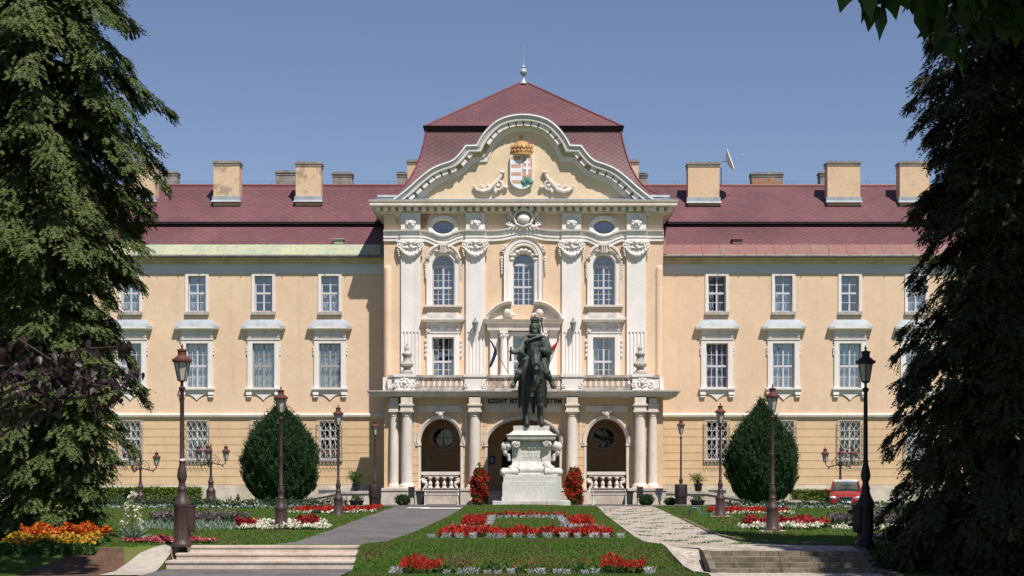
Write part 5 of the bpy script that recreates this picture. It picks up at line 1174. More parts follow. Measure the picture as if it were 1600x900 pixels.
chimney(620.5, 635, 268.5, 290, yB, 'chimneygrey', 0.8, False, 3); chimney(997.5, 1011.5, 270, 290, yB, 'chimneygrey', 0.8, False, 3); chimney(1281.5, 1306, 267, 290, yB, 'chimneygrey', 0.8, False, 3)
ck = chimney(1174.5, 1223.5, 268.5, 290, yB, 'chimneygrey', 0.8, False, 3, 'grey chimney with its render fallen off the brick')
rp = random.Random(5); x0, x1 = X(1175, yB), X(1223, yB); zr = Z(290, yB)
tops = [(x0 + (x1 - x0) * i / 14, zr + rp.uniform(0.18, 0.50) + (0.25 if i in (8, 9) else 0)) for i in range(15)]
s = MB(); s.prism([(x0, zr - 1), (x1, zr - 1)] + list(reversed(tops)), yB - 0.012, yB + 0.05); sub('bare_brick_patch', s, M['brick'], ck)
chimney(636.5, 660, 249, 290, 91.5, 'chimney', 0.8, False, 3); chimney(976, 998, 249, 290, 91.5, 'chimney', 0.8, False, 3)
# zinc covers on the cornice corners
for sg in (-1, 1):
    s = MB(); x = sg * 7.35; s.tube([(x - 0.55, dU + 0.3, zCt + 0.32), (x + 0.55, dU + 0.3, zCt + 0.32)], 0.13, 8); part('gutter_hopper', s, M['lead'])

d = 88.9; dish = thing('satellite_dish', 'white satellite dish fixed beside the first chimney right of the centre block', 'satellite dish', (X(1124.5, d), d, Z(262, d)))
s = MB(); nr, na = 5, 20; ax = Vector((0.93, -0.22, 0.30)).normalized(); e1 = ax.cross(Vector((0, 0, 1))).normalized(); e2 = e1.cross(ax); cc = Vector((0.42, -0.1, 0.35)); vs = []
for i in range(nr + 1):
    r_ = 0.66 * i / nr
    for k in range(na): a = 2 * PI * k / na; p_ = cc + e1 * r_ * math.cos(a) + e2 * r_ * math.sin(a) + ax * (0.24 * (r_ / 0.66) ** 2); vs.append(tuple(p_))
n0 = len(vs); vs += [tuple(Vector(v) - ax * 0.03) for v in vs]
fs = [(i * na + k, i * na + (k + 1) % na, (i + 1) * na + (k + 1) % na, (i + 1) * na + k) for i in range(nr) for k in range(na)]
fs += [tuple(n0 + j for j in reversed(f)) for f in fs] + [(nr * na + k, nr * na + (k + 1) % na, n0 + nr * na + (k + 1) % na, n0 + nr * na + k) for k in range(na)]
s.add(vs, fs); obj('dish', s.mesh('dish', M['whitemetal']), dish)
s = MB(); tip = cc + ax * 0.95; s.tube([tuple(cc - e2 * 0.6 + ax * 0.2), tuple(tip)], 0.018, 5); s.tube([tuple(cc + ax * 0.25 + e2 * 0.2), tuple(tip)], 0.012, 5); s.ball(tuple(tip), 0.06, 7, 5); s.tube([tuple(tip), tuple(tip - Vector((0, 0, 0.18)))], 0.03, 5); obj('feed_arm', s.mesh('feed_arm', M['zinc']), dish)
s = MB(); s.tube([(0.1, 0.1, -1.0), (0.1, 0.1, 0.35), tuple(cc)], 0.035, 6); s.box(-0.02, 0.1, 0.06, 0.14, -0.3, -0.24); s.box(-0.02, 0.1, 0.06, 0.14, 0.1, 0.16); obj('mast', s.mesh('mast', M['zinc']), dish)

# ================================================================ statue and pedestal
def capsule(mb, p, r0, q, r1, n=10):
    p = Vector(p); q = Vector(q); k = 7
    pts = [p.lerp(q, i / k) for i in range(k + 1)]
    for i in range(k + 1):
        r = r0 + (r1 - r0) * i / k
        mb.ball(pts[i], r, n, 8)
    mb.tube([p, q], [r0, r1], n)
def blob(name, fill, m, parent, voxel=0.03, smooth=3, loc=None):
    """grow one continuous surface round overlapping pieces (voxel remesh, then baked)"""
    mb = MB(); fill(mb); me = mb.mesh(name, m)
    o = bpy.data.objects.new(name, me); col.objects.link(o)
    r = o.modifiers.new('r', 'REMESH'); r.mode = 'VOXEL'; r.voxel_size = voxel
    s = o.modifiers.new('s', 'SMOOTH'); s.factor = 0.5; s.iterations = smooth
    bpy.context.view_layer.update()
    nm = bpy.data.meshes.new_from_object(o.evaluated_get(bpy.context.evaluated_depsgraph_get()))
    bpy.data.objects.remove(o); nm.name = name
    nm.polygons.foreach_set('use_smooth', [True] * len(nm.polygons))
    return obj(name, nm, parent, loc)
SD = 76.2; SK = F / SD
stz = CZ + (HV - 664.5) * SD / F
statue = thing('equestrian_statue', 'dark bronze statue of a crowned king on horseback on a pale stone pedestal', 'statue', (X(832, SD), SD, stz))
def S(u, v, y=0.0): return ((u - 832) / SK, y, (664.5 - v) / SK)
px = 1 / SK
def horse(mb):
    C_ = lambda a, r0, b, r1: capsule(mb, S(*a), r0 * px, S(*b), r1 * px)
    C_((832, 594, -0.9), 18, (833, 590, 0.3), 19.5); C_((833, 590, 0.3), 19.5, (833, 591, 1.5), 19)        # barrel to rump
    C_((831, 598, -1.15), 13, (832, 592, -0.6), 17)                                                        # chest
    C_((832, 590, -0.95), 14.5, (834, 570, -1.3), 10); C_((834, 570, -1.3), 10, (835, 554, -1.62), 6.8)     # neck
    C_((835, 554, -1.70), 5.8, (836.5, 566, -1.96), 4.9); C_((836.5, 566, -1.96), 4.9, (837.5, 580, -2.12), 3.6); mb.ball(S(837.7, 582, -2.15), (4.2 * px, 4.0 * px, 3.4 * px), 10, 8)  # head
    for sg in (-1, 1):
        C_((835.5 + sg * 3.6, 549, -1.62), 1.9, (835.5 + sg * 4.4, 542.0, -1.62), 0.9)                     # ears
        mb.ball(S(836 + sg * 4.6, 559, -1.88), (1.4 * px, 1.6 * px, 1.6 * px), 7, 5); mb.ball(S(837.6 + sg * 2.6, 581, -2.25), 1.3 * px, 6, 5)
    for (u, dy, fwd) in ((822, -1.0, 0), (845, -0.9, 0)):
        C_((u + (832 - u) * 0.12, 598, dy + 0.1), 9.0, (u, 620, dy), 6.2); C_((u, 620, dy), 6.2, (u, 634, dy), 4.6); mb.ball(S(u, 635, dy - 0.03), (5.0 * px, 5.2 * px, 5.0 * px), 10, 7)
        C_((u, 636, dy), 3.9, (u + 0.5, 652, dy + 0.02), 3.0); mb.ball(S(u + 0.5, 653.5, dy), 3.8 * px, 8, 6); C_((u + 0.6, 655, dy - 0.02), 3.2, (u + 1, 661, dy - 0.12), 4.4); C_((u + 1, 662, dy - 0.12), 4.8, (u + 1, 664.2, dy - 0.14), 5.2)
    for (u, dy) in ((820, 1.25), (844, 1.75)):
        C_((u + (832 - u) * 0.15, 596, dy + 0.1), 12.5, (u, 617, dy - 0.2), 8.5); C_((u, 617, dy - 0.2), 8.5, (u, 633, dy + 0.35), 4.8); C_((u, 633, dy + 0.35), 4.8, (u, 653, dy + 0.22), 3.3)
        C_((u, 655, dy + 0.2), 3.4, (u, 661, dy + 0.08), 4.4); C_((u, 662, dy + 0.08), 4.8, (u, 664.2, dy + 0.06), 5.2)
hs = blob('horse', horse, M['bronze'], statue, 0.032, 3)
def mane(mb):
    for i in range(16):
        t = i / 15; sg = -1 if i % 3 else 1
        capsule(mb, S(835 - sg * 1.0 * (1 - t), 549 + 36 * t, -1.5 + 0.75 * t), 2.6 * px, S(834 + sg * (6.5 + 5 * t), 556 + 34 * t, -1.55 + 0.7 * t), 1.5 * px, 7)
    capsule(mb, S(835.5, 548, -1.72), 2.4 * px, S(836, 558, -1.95), 1.4 * px, 7)
blob('mane', mane, M['bronze'], hs, 0.03, 2)
def tail(mb):
    capsule(mb, S(833, 582, 2.1), 5 * px, S(833, 610, 2.4), 6 * px); capsule(mb, S(833, 610, 2.4), 6 * px, S(834, 642, 2.25), 2.4 * px)
blob('tail', tail, M['bronze'], hs, 0.04, 2)
def cloth(mb):
    for sg in (-1, 1):
        for i in range(7):
            y = -0.45 + i * 0.22; capsule(mb, S(832 + sg * 18, 580, y), 3.5 * px, S(832 + sg * 20.5, 608 + 2 * (i % 2), y), 2.2 * px, 7)
        capsule(mb, S(832 + sg * 20.5, 606, -0.3), 2.8 * px, S(832 + sg * 20, 632, -0.25), 2.4 * px, 7); capsule(mb, S(832 + sg * 20, 632, -0.25), 3.0 * px, S(832 + sg * 20.5, 638, -0.25), 1.2 * px, 7)
        capsule(mb, S(832 + sg * 20.5, 606, 0.1), 2.8 * px, S(832 + sg * 20, 622, 0.1), 1.8 * px, 7)
    capsule(mb, S(832 - 15, 604, -1.25), 1.2 * px, S(832 + 15, 604, -1.25), 1.2 * px, 6)
blob('saddle_cloth', cloth, M['bronze'], hs, 0.032, 2)
def strap(mb):
    for sg in (-1, 1):
        mb.tube([S(837.5 + sg * 4.4, 575, -2.1), S(836 + sg * 5.6, 563, -1.92), S(836 + sg * 6.2, 555, -1.72)], 0.022, 6)
        mb.tube([S(837.5 + sg * 4.4, 575, -2.2), S(838 + sg * 9, 568, -1.7), S(842 + sg * 3, 556, -1.0)], 0.022, 6)
    mb.tube([S(832, 573, -2.18), S(837, 572, -2.22), S(842, 573, -2.16)], 0.024, 6)
sm_ = MB(); strap(sm_); obj('bridle', sm_.mesh('bridle', M['bronze']), hs)
def rider(mb):
    C_ = lambda a, r0, b, r1: capsule(mb, S(*a), r0 * px, S(*b), r1 * px)
    C_((833, 574, 0.25), 13.5, (834, 556, 0.15), 12.5); C_((834, 556, 0.15), 12.5, (834, 538, 0.1), 14)    # pelvis, chest
    C_((823, 531, 0.1), 7.5, (847, 532, 0.1), 7.5); C_((835, 528, 0.08), 6.5, (835.5, 519, 0.0), 4.6)      # shoulders, neck
    mb.ball(S(836, 511, -0.05), (6.6 * px, 8.0 * px, 9.2 * px), 14, 10)                                    # head
    mb.ball(S(836.3, 513, -0.28), (1.2 * px, 1.8 * px, 2.2 * px), 7, 5); C_((832.8, 509.3, -0.25), 0.9, (839.5, 509.3, -0.25), 0.9)       # nose, brow
    C_((835.9, 518.5, -0.18), 4.2, (836, 524, -0.16), 3.0)                                                 # beard
    for sg in (-1, 1): C_((836 + sg * 6.0, 509, 0.03), 3.0, (836 + sg * 7.0, 519, 0.05), 2.6); mb.ball(S(836 + sg * 2.6, 510.4, -0.255), 0.9 * px, 6, 5)   # hair, eyes
    C_((821, 532, 0.08), 6.6, (812, 549, -0.25), 6.2); C_((812, 549, -0.25), 5.6, (802, 551.5, -0.62), 4.0); C_((813, 551, -0.25), 6.2, (819, 558, -0.05), 4.5)  # right arm, wide sleeve
    mb.ball(S(799.6, 551, -0.7), (2.6 * px, 2.8 * px, 2.4 * px), 8, 6)
    for k in range(4): C_((798.6, 549.6 + 1.1 * k, -0.76), 0.85, (797.0, 550.4 + 1.1 * k, -0.70), 0.75)    # fingers round the sceptre
    C_((799, 549.5, -0.78), 0.85, (797.3, 548.6, -0.72), 0.75); C_((797.5, 548.9, -0.75), 0.8, (792.6, 554, -0.8), 0.7)
    C_((848, 533, 0.08), 7.2, (854, 550, -0.1), 6.4); C_((854, 550, -0.1), 6.0, (846, 548, -0.75), 3.6); mb.ball(S(844.6, 548, -0.85), (2.5 * px, 3 * px, 2.3 * px), 8, 6)   # left arm
    for k in range(4): C_((843.8, 546.5 + 1.1 * k, -0.92), 0.85, (842.2, 547 + 1.1 * k, -0.86), 0.75)
    for sg, uh, uk, uf, vf in ((-1, 823, 812, 803.5, 598), (1, 843, 854, 862, 599)):
        C_((uh, 574, 0.1), 8.8, (uk, 584, -0.55), 6.6); C_((uk, 584, -0.55), 6.0, (uf, vf - 1, -0.28), 3.6)
        C_((uf, vf + 1, -0.25), 3.8, (uf + sg * 2.5, vf + 5.5, -0.72), 3.2); C_((uf, vf + 2, -0.22), 3.2, (uf, vf + 3, -0.12), 2.6)
rd = blob('rider', rider, M['bronze_green'], statue, 0.024, 2)
def cloak(mb):
    for i in range(17):
        a = PI * (i / 16) ; u0 = 835 - 14.5 * math.cos(a); y0 = 0.02 + 0.34 * math.sin(a); u1 = 833 - 24 * math.cos(a); y1 = 0.2 + 0.95 * math.sin(a)
        v1 = 588 + 4 * (i % 2) - 12 * math.sin(a)
        capsule(mb, S(u0, 526, y0), 2.4 * px, S((u0 + u1) / 2, 556, (y0 + y1) / 2), 3.0 * px, 7); capsule(mb, S((u0 + u1) / 2, 556, (y0 + y1) / 2), 3.0 * px, S(u1, v1, y1), 2.6 * px, 7)
    pts = [(821, 534, -0.26), (829, 531.5, -0.36), (838, 528, -0.36), (846, 525.5, -0.22)]
    for a, b in zip(pts, pts[1:]): capsule(mb, S(*a), 2.2 * px, S(*b), 2.2 * px, 7)
    pts = [(822, 527, 0.05), (828, 524.5, -0.14), (836, 524, -0.2), (844, 525, -0.14), (849, 528, 0.05)]
    for a, b in zip(pts, pts[1:]): capsule(mb, S(*a), 2.6 * px, S(*b), 2.6 * px, 7)
    for i in range(5):                                                                                      # thick folds falling over the horse's shoulder
        capsule(mb, S(826 - 2.2 * i, 560 + i, -0.45 - 0.06 * i), 2.6 * px, S(820 - 2.0 * i, 584, -0.72 + 0.06 * i), 3.0 * px, 7); capsule(mb, S(820 - 2.0 * i, 584, -0.72 + 0.06 * i), 3.0 * px, S(819 - 1.2 * i, 599 - 2 * (i % 2), -0.80 + 0.1 * i), 1.8 * px, 7)
        capsule(mb, S(845 + 2.0 * i, 562, -0.35), 2.4 * px, S(848 + 2.2 * i, 590 + 2 * (i % 2), -0.55 + 0.06 * i), 1.8 * px, 7)
    capsule(mb, S(851, 531, 0.15), 6.5 * px, S(857, 546, 0.1), 6.0 * px, 9); capsule(mb, S(857, 546, 0.1), 6.0 * px, S(853, 572, 0.3), 5.0 * px, 9); capsule(mb, S(818, 533, 0.2), 5.5 * px, S(813, 560, 0.35), 6.0 * px, 9)
    for i in range(6):                                                                                      # skirts of the coat over the thighs
        for sg, u0 in ((-1, 826), (1, 841)):
            capsule(mb, S(u0 + sg * 1.2 * i, 562, -0.25 - 0.03 * i), 2.6 * px, S(u0 + sg * (3 + 3.0 * i), 588 + 1.6 * (i % 2), -0.5 - 0.04 * i + 0.05 * (i % 2)), 2.0 * px, 7)
blob('cloak', cloak, M['bronze_green'], rd, 0.024, 1)
k = MB(); c0 = S(836, 505, -0.03)
k.lathe([(7.0 * px, 0), (7.2 * px, 0.04), (6.7 * px, 0.06), (6.9 * px, 0.14), (7.2 * px, 0.15), (5.8 * px, 0.22), (3.6 * px, 0.28), (1.2 * px, 0.31)], c0, 18)
for i in range(8):
    a = 2 * PI * i / 8; x, y = c0[0] + 6.9 * px * math.cos(a), c0[1] + 6.9 * px * math.sin(a); k.tube([(x, y, c0[2] + 0.14), (x, y, c0[2] + 0.19), (x, y, c0[2] + 0.25)], [0.045, 0.03, 0.006], 5)
k.ball((c0[0], c0[1], c0[2] + 0.33), 0.04, 7, 5); k.tube([(c0[0], c0[1], c0[2] + 0.32), (c0[0], c0[1], c0[2] + 0.45)], 0.016, 5); k.tube([(c0[0] - 0.05, c0[1], c0[2] + 0.41), (c0[0] + 0.05, c0[1], c0[2] + 0.41)], 0.015, 5)
obj('crown_of_state', k.mesh('crown_of_state', M['bronze']), rd)
k = MB(); k.tube([S(798.6, 545.5, -0.82), S(798.0, 555, -0.74), S(797.6, 563.5, -0.68)], [0.035, 0.045, 0.06], 7); k.ball(S(797.6, 564, -0.68), 0.07, 7, 5); k.ball(S(798.7, 545.5, -0.82), 0.06, 7, 5)
obj('sceptre', k.mesh('sceptre', M['bronze']), rd)
k = MB()
k.tube([S(849, 519, 0.35), S(846.5, 505, 0.38), S(845.6, 496.5, 0.4)], [0.035, 0.03, 0.03], 6); k.ball(S(846, 500, 0.4), (0.07, 0.05, 0.06), 6, 5); k.ball(S(847.5, 496.5, 0.4), (0.06, 0.04, 0.05), 6, 5)
obj('sword_hilt', k.mesh('sword_hilt', M['bronze']), rd)
k = MB()
for sg, u, v in ((-1, 802.5, 604), (1, 863, 605)):
    k.tube([S(u + sg * 1, v - 9, -0.4), S(u - 4 + sg * 2, v + 1, -0.55), S(u - 3 + sg * 2, v + 3, -0.6), S(u + 3 + sg * 2, v + 3, -0.6), S(u + 4 + sg * 2, v + 1, -0.55), S(u + sg * 1, v - 9, -0.4)], 0.03, 6)
    k.tube([S(u + sg * 1, v - 9, -0.4), S(832 + sg * 19, 582, -0.3)], 0.022, 6)
obj('stirrup', k.mesh('stirrup', M['bronze']), hs)

PD = 74.5; PK = F / PD; pzb = CZ + (HV - 789) * PD / F
ped = thing('statue_pedestal', 'pale carved stone pedestal with scrolls under the bronze king', 'pedestal', (X(830.5, PD), PD, pzb))
def Pz(v): return (789 - v) / PK
def Px(u): return (u - 830.5) / PK
DEP = 4.1
def slabp(mb, u, v0, v1, ex=0.0, u2=None):
    w0 = Px(u); w1 = Px(u2 if u2 else u)
    mb.frus((-w0, w0, 1.45 - w0 + ex, DEP - 1.45 + w0, Pz(v0)), (-w1, w1, 1.45 - w1 + ex, DEP - 1.45 + w1, Pz(v1)))
b = MB()
slabp(b, 891, 792, 783); slabp(b, 877, 783, 776); 
obj('stone_step', b.mesh('stone_step', M['marble']), ped)
b = MB(); slabp(b, 876, 776, 753); slabp(b, 874.5, 753, 744); obj('plinth', b.mesh('plinth', M['patina_stain']), ped)
b = MB()
prof = [(872, 744), (872, 741), (868, 738), (867, 733), (863, 728), (859, 722), (857.5, 716), (857, 690), (857.5, 688)]
for (ua, va), (ub, vb) in zip(prof, prof[1:]): slabp(b, ua, va, vb, 0, ub)
obj('die', b.mesh('die', M['marble']), ped)
b = MB()
for ua, va, ub, vb in ((863, 688, 866, 686), (868, 686, 869, 682), (869, 682, 869, 679.5), (870.5, 679.5, 868, 678), (866, 678, 859, 672.5)): slabp(b, ua, va, vb, 0, ub)
slabp(b, 859, 672.5, 664.6); obj('cap', b.mesh('cap', M['marble']), ped)
yf = 1.45 - Px(857)
for sg in (-1, 1):
    for yy, back in ((yf, 0), (DEP - yf, 1)):
        k = MB(); dy = -1 if not back else 1
        x = sg * Px(857); xo = sg * Px(866)
        xm = (sg * Px(849)); 
        pl = [(857, 688), (849, 688)]
        xa, xb = sorted((sg * Px(847), sg * Px(861)))
        k.box(xa, xb, yy - 0.10 if not back else yy - 0.25, yy + 0.25 if not back else yy + 0.10, Pz(728), Pz(688))
        # foot scroll
        k.tube([(sg * Px(852), yy + dy * 0.1, Pz(724)), (sg * Px(856), yy + dy * 0.18, Pz(730)), (sg * Px(863), yy + dy * 0.26, Pz(735))], [0.16, 0.2, 0.22], 9)
        k.tube([(sg * Px(851), yy + dy * 0.32, Pz(737.5)), (sg * Px(876), yy + dy * 0.32 - dy * 0.05, Pz(737.5))], 0.20, 12)
        k.volute((sg * Px(853), Pz(737.5)), 0.2, 1.6, PI / 2, sg, 0.045, yy + dy * 0.42)
        k.ball((sg * Px(874), yy + dy * 0.2, Pz(738)), (0.2, 0.3, 0.21), 10, 8)
        # ram's head with horns
        k.ball((sg * Px(868), yy + dy * 0.02, Pz(696)), (0.22, 0.24, 0.22), 10, 8); k.ball((sg * Px(873.5), yy + dy * 0.05, Pz(698)), (0.17, 0.2, 0.24), 9, 7); k.ball((sg * Px(872), yy + dy * 0.05, Pz(706)), (0.12, 0.14, 0.2), 8, 6)
        k.tube([(sg * Px(850), yy + dy * 0.14, Pz(693.5)), (sg * Px(858), yy + dy * 0.2, Pz(693.5))], 0.17, 10); k.ball((sg * Px(858.5), yy + dy * 0.2, Pz(694)), (0.12, 0.16, 0.17), 8, 6); k.volute((sg * Px(854), Pz(694)), 0.16, 1.3, 0, sg, 0.045, yy + dy * 0.36)
        for q_ in range(4): k.ball((sg * Px(866.5 - q_ * 0.3), yy + dy * 0.06, Pz(711 + 2.4 * q_)), (0.09, 0.1, 0.08), 7, 5)
        k.tube([(sg * Px(853), yy + dy * 0.2, Pz(699)), (sg * Px(855), yy + dy * 0.22, Pz(703)), (sg * Px(858), yy + dy * 0.2, Pz(700))], 0.03, 5)
        obj('corner_scroll', k.mesh('corner_scroll', M['marble']), ped)
k = MB(); k.box(Px(809), Px(852), yf - 0.05, yf + 0.1, Pz(719), Pz(690)); o = obj('inscribed_panel', k.mesh('inscribed_panel', M['heraldic_white'] if False else M['marble']), ped)
k = MB(); rg = random.Random(9)
for v, ua, ub, h in ((708.5, 813.5, 848, 0.065), (712, 819, 839, 0.03), (714.5, 811.5, 850, 0.03), (716.5, 815, 847, 0.03)):
    u = ua
    while u < ub:
        w = rg.uniform(0.9, 1.9) if h > 0.05 else rg.uniform(0.8, 2.2)
        if rg.random() > 0.16: k.box(Px(u), Px(min(u + w * 0.75, ub)), yf - 0.056, yf - 0.02, Pz(v) - h / 2 * rg.uniform(0.75, 1), Pz(v) + h / 2)
        u += w
M['engraved'] = mat('worn_engraving', (0.40, 0.38, 0.36), 0.8, var=0.2)
obj('worn_inscription', k.mesh('worn_inscription', M['engraved']), o)
k = MB()
for i in range(15):
    t = i / 14 * 2 - 1; z_ = Pz(694 + 3.5 * (1 - abs(t)) * 0.3 + 4.5 * abs(math.sin(t * 5)) ** 1.5); k.ball((Px(831 + 15 * t), yf - 0.08, z_), (0.075, 0.06, 0.075), 7, 5)
    k.ball((Px(831 + 14.4 * t), yf - 0.06, Pz(694.2)), (0.07, 0.05, 0.06), 6, 5)
k.ball((Px(831), yf - 0.08, Pz(697)), (0.12, 0.06, 0.14), 8, 6); obj('carved_wreath', k.mesh('carved_wreath', M['marble']), o)
k = MB(); k.box(Px(814), Px(847), yf - 0.32, yf, Pz(751), Pz(744)); k.tube([(Px(811), yf - 0.2, Pz(735)), (Px(850), yf - 0.2, Pz(735))], 0.2, 12); obj('front_block', k.mesh('front_block', M['marble']), ped)
for u in (817, 844):
    k = MB(); k.ball((Px(u), yf - 0.33, Pz(747.5)), 0.045, 8, 6); obj('bronze_boss', k.mesh('bronze_boss', M['bronze']), ped)

# ================================================================ lamps
def lantern(parent, x, y, z, s=1.0, top='lampred', rot=0.0):
    """six-sided tapering lantern; z is its foot. Returns nothing: frame > glass, cap as parts of the lamp"""
    n = 6; r0, r1, h = 0.105 * s, 0.195 * s, 0.46 * s
    ring = lambda r, zz: [(x + r * math.cos(2 * PI * k / n + rot), y + r * math.sin(2 * PI * k / n + rot), zz) for k in range(n)]
    f = MB(); a, b = ring(r0, z + 0.05 * s), ring(r1, z + 0.05 * s + h)
    for k in range(n): f.tube([a[k], b[k]], 0.013 * s, 5)
    for rr, zz, t in ((r0, z + 0.05 * s, 0.016), (r1, z + 0.05 * s + h, 0.018)):
        q_ = ring(rr, zz); f.tube(q_ + [q_[0]], t * s, 5)
    f.lathe([(0.03 * s, 0), (0.05 * s, 0.02 * s), (0.10 * s, 0.05 * s)], (x, y, z), 8)
    fo = obj('lantern_frame', f.mesh('lantern_frame', M['lamp']), parent)
    g = MB(); a, b = ring(r0 * 0.97, z + 0.055 * s), ring(r1 * 0.97, z + 0.05 * s + h - 0.004)
    g.add(a + b, [(k, (k + 1) % n, n + (k + 1) % n, n + k) for k in range(n)]); obj('lantern_glass', g.mesh('lantern_glass', M['lampglass'], True), fo)
    bb = MB(); bb.lathe([(0.03 * s, 0.05 * s), (0.045 * s, 0.1 * s), (0.06 * s, 0.2 * s), (0.05 * s, 0.3 * s), (0.02 * s, 0.34 * s)], (x, y, z), 10); obj('lamp_bulb', bb.mesh('lamp_bulb', M['whitemetal']), fo)
    c = MB(); zt = z + 0.05 * s + h
    c.lathe([(0.20 * s, 0), (0.245 * s, 0.005 * s), (0.245 * s, 0.04 * s), (0.215 * s, 0.065 * s), (0.17 * s, 0.12 * s), (0.115 * s, 0.16 * s), (0.105 * s, 0.17 * s), (0.105 * s, 0.27 * s), (0.125 * s, 0.275 * s), (0.125 * s, 0.305 * s), (0.06 * s, 0.325 * s), (0.025 * s, 0.34 * s), (0.02 * s, 0.37 * s), (0.036 * s, 0.395 * s), (0.02 * s, 0.42 * s), (0.006 * s, 0.47 * s)], (x, y, zt), 12)
    for k in range(18):
        a_ = 2 * PI * k / 18; c.box(x + 0.235 * s * math.cos(a_) - 0.014 * s, x + 0.235 * s * math.cos(a_) + 0.014 * s, y + 0.235 * s * math.sin(a_) - 0.014 * s, y + 0.235 * s * math.sin(a_) + 0.014 * s, zt + 0.035 * s, zt + 0.075 * s)
    obj('lantern_cap', c.mesh('lantern_cap', M[top]), parent)
M['lampglass'] = mat('frosted_lamp_glass', (0.46, 0.43, 0.39), 0.35, scale=5, c2=(0.34, 0.32, 0.30), spec=0.5)
def street_lamp(label, u, d, vtop, vbase, tall=False, group='street lamps along the paths', dark=False, zb=None, plinth=0.0):
    H = (vbase - vtop) * d / F; zb = CZ - (vbase - HV) * d / F if zb is None else zb
    t = thing('street_lamp', label, 'street lamp', (X(u, d), d, zb), group=group); mm = M['lamp'] if not dark else M['darkiron']
    p = MB(); s = H / 4.7
    if tall:
        prof = [(0.24, 0), (0.24, 0.06), (0.20, 0.11), (0.18, 0.14), (0.178, 0.88), (0.20, 0.92), (0.215, 0.97), (0.205, 1.02), (0.16, 1.10), (0.11, 1.22), (0.095, 1.30), (0.11, 1.33), (0.095, 1.37), (0.075, 1.43), (0.075, 1.50), (0.10, 1.55), (0.115, 1.64), (0.10, 1.76), (0.07, 1.88), (0.06, 1.94), (0.075, 1.97), (0.055, 2.0), (0.052, 2.6), (0.055, 2.62), (0.052, 2.64), (0.045, 3.6), (0.06, 3.62), (0.08, 3.68), (0.06, 3.70), (0.032, 3.72), (0.03, 3.80)]
        zl = 3.80; prof = [(r * s, z * s) for r, z in prof]
    else:
        prof = [(0.27, 0), (0.27, 0.05), (0.23, 0.09), (0.205, 0.12), (0.19, 0.6), (0.19, 0.66), (0.21, 0.70), (0.205, 0.75), (0.15, 0.84), (0.115, 0.95), (0.105, 1.02), (0.125, 1.05), (0.10, 1.09), (0.085, 1.16), (0.095, 1.22), (0.115, 1.28), (0.085, 1.38), (0.065, 1.46), (0.08, 1.49), (0.058, 1.52), (0.052, 2.4), (0.058, 2.42), (0.052, 2.44), (0.042, 3.55), (0.058, 3.58), (0.085, 3.64), (0.06, 3.67), (0.032, 3.69), (0.03, 3.80)]
        zl = 3.80; prof = [(r * s, z * s) for r, z in prof]
    p.lathe(prof, (0, 0, 0), 16)
    if tall:
        for k in range(10): a = 2 * PI * k / 10; p.tube([(0.182 * s * math.cos(a), 0.182 * s * math.sin(a), 0.2 * s), (0.182 * s * math.cos(a), 0.182 * s * math.sin(a), 0.84 * s)], 0.012, 4)
    obj('post', p.mesh('post', mm), t)
    lantern(t, 0, 0, zl * s, 0.93 * s, 'lampred' if not dark else 'darkiron', rot=0.3)
    if plinth:
        q_ = MB(); q_.frus((-0.42, 0.42, -0.42, 0.42, -0.3), (-0.38, 0.38, -0.38, 0.38, 0.0)); q_.box(-0.36, 0.36, -0.36, 0.36, -plinth, 0.004); obj('stone_footing', q_.mesh('stone_footing', M['plinth']), t)
    return t
l1 = street_lamp('tall brown lamp post with a white band, at the left end of the pale steps', 284.5, 37.05, 537, 854, True)
q_ = MB(); q_.lathe([(0.062, 0), (0.064, 0.01), (0.064, 0.09), (0.062, 0.1)], (0, 0, 2.02), 14); obj('white_band', q_.mesh('white_band', M['whitemetal']), l1)
street_lamp('brown lamp post in front of the egg shaped evergreen left of the asphalt path', 439, 47, 603, 829, plinth=0.1)
street_lamp('brown lamp post left of the asphalt path beside the red flower strip', 528.5, 61.6, 632, 806)
la = street_lamp('smaller lamp post with a dark cased foot left of the portico', 586, 76.4, 655, 789)
street_lamp('black lamp post standing in shade against the dark right conifer', 1352.5, 37.2, 540, 852, True, dark=True)
street_lamp('brown lamp post on a pale footing in front of the right egg shaped evergreen', 1207, 46, 600, 829, plinth=0.1)
street_lamp('brown lamp post on a pale footing between the gravel path and a red strip', 1125.5, 60, 629, 806, plinth=0.15)
lb = street_lamp('smaller lamp post with a dark cased foot right of the portico', 1064, 76.4, 653, 788)
for t in (la, lb):
    q_ = MB(); q_.lathe([(0.30, 0.0), (0.30, 0.35), (0.33, 0.37), (0.33, 0.95), (0.30, 1.0)], (0, 0, 0), 8); obj('dark_casing', q_.mesh('dark_casing', M['darkiron']), t)
def wall_bin(label, u, v0, v1, d, w=0.17, mm='lamp'):
    q_ = MB(); h = (v1 - v0) * d / F; z0 = CZ - (v1 - HV) * d / F
    q_.lathe([(w * 0.8, 0), (w * 0.85, 0.02), (w, h - 0.05), (w * 1.1, h - 0.04), (w * 1.1, h), (w * 0.95, h), (w * 0.8, 0.1)], (0, 0, 0), 14); t = thing('litter_bin', label, 'litter bin', (X(u, d), d, z0), group='litter bins by the lamps')
    obj('bin_body', q_.mesh('bin_body', M[mm]), t); r_ = MB(); r_.box(-w - 0.1, -w + 0.02, -0.03, 0.03, h - 0.2, h - 0.12); r_.box(-w - 0.1, -w + 0.02, -0.03, 0.03, 0.15, 0.22); obj('bracket', r_.mesh('bracket', M[mm]), t)
wall_bin('brown litter bin hung on the tall lamp post by the pale steps', 295, 789, 832, 37.1)
wall_bin('black litter bin hung on the shaded lamp post at the right', 1342, 789, 832, 37.2, mm='darkiron')
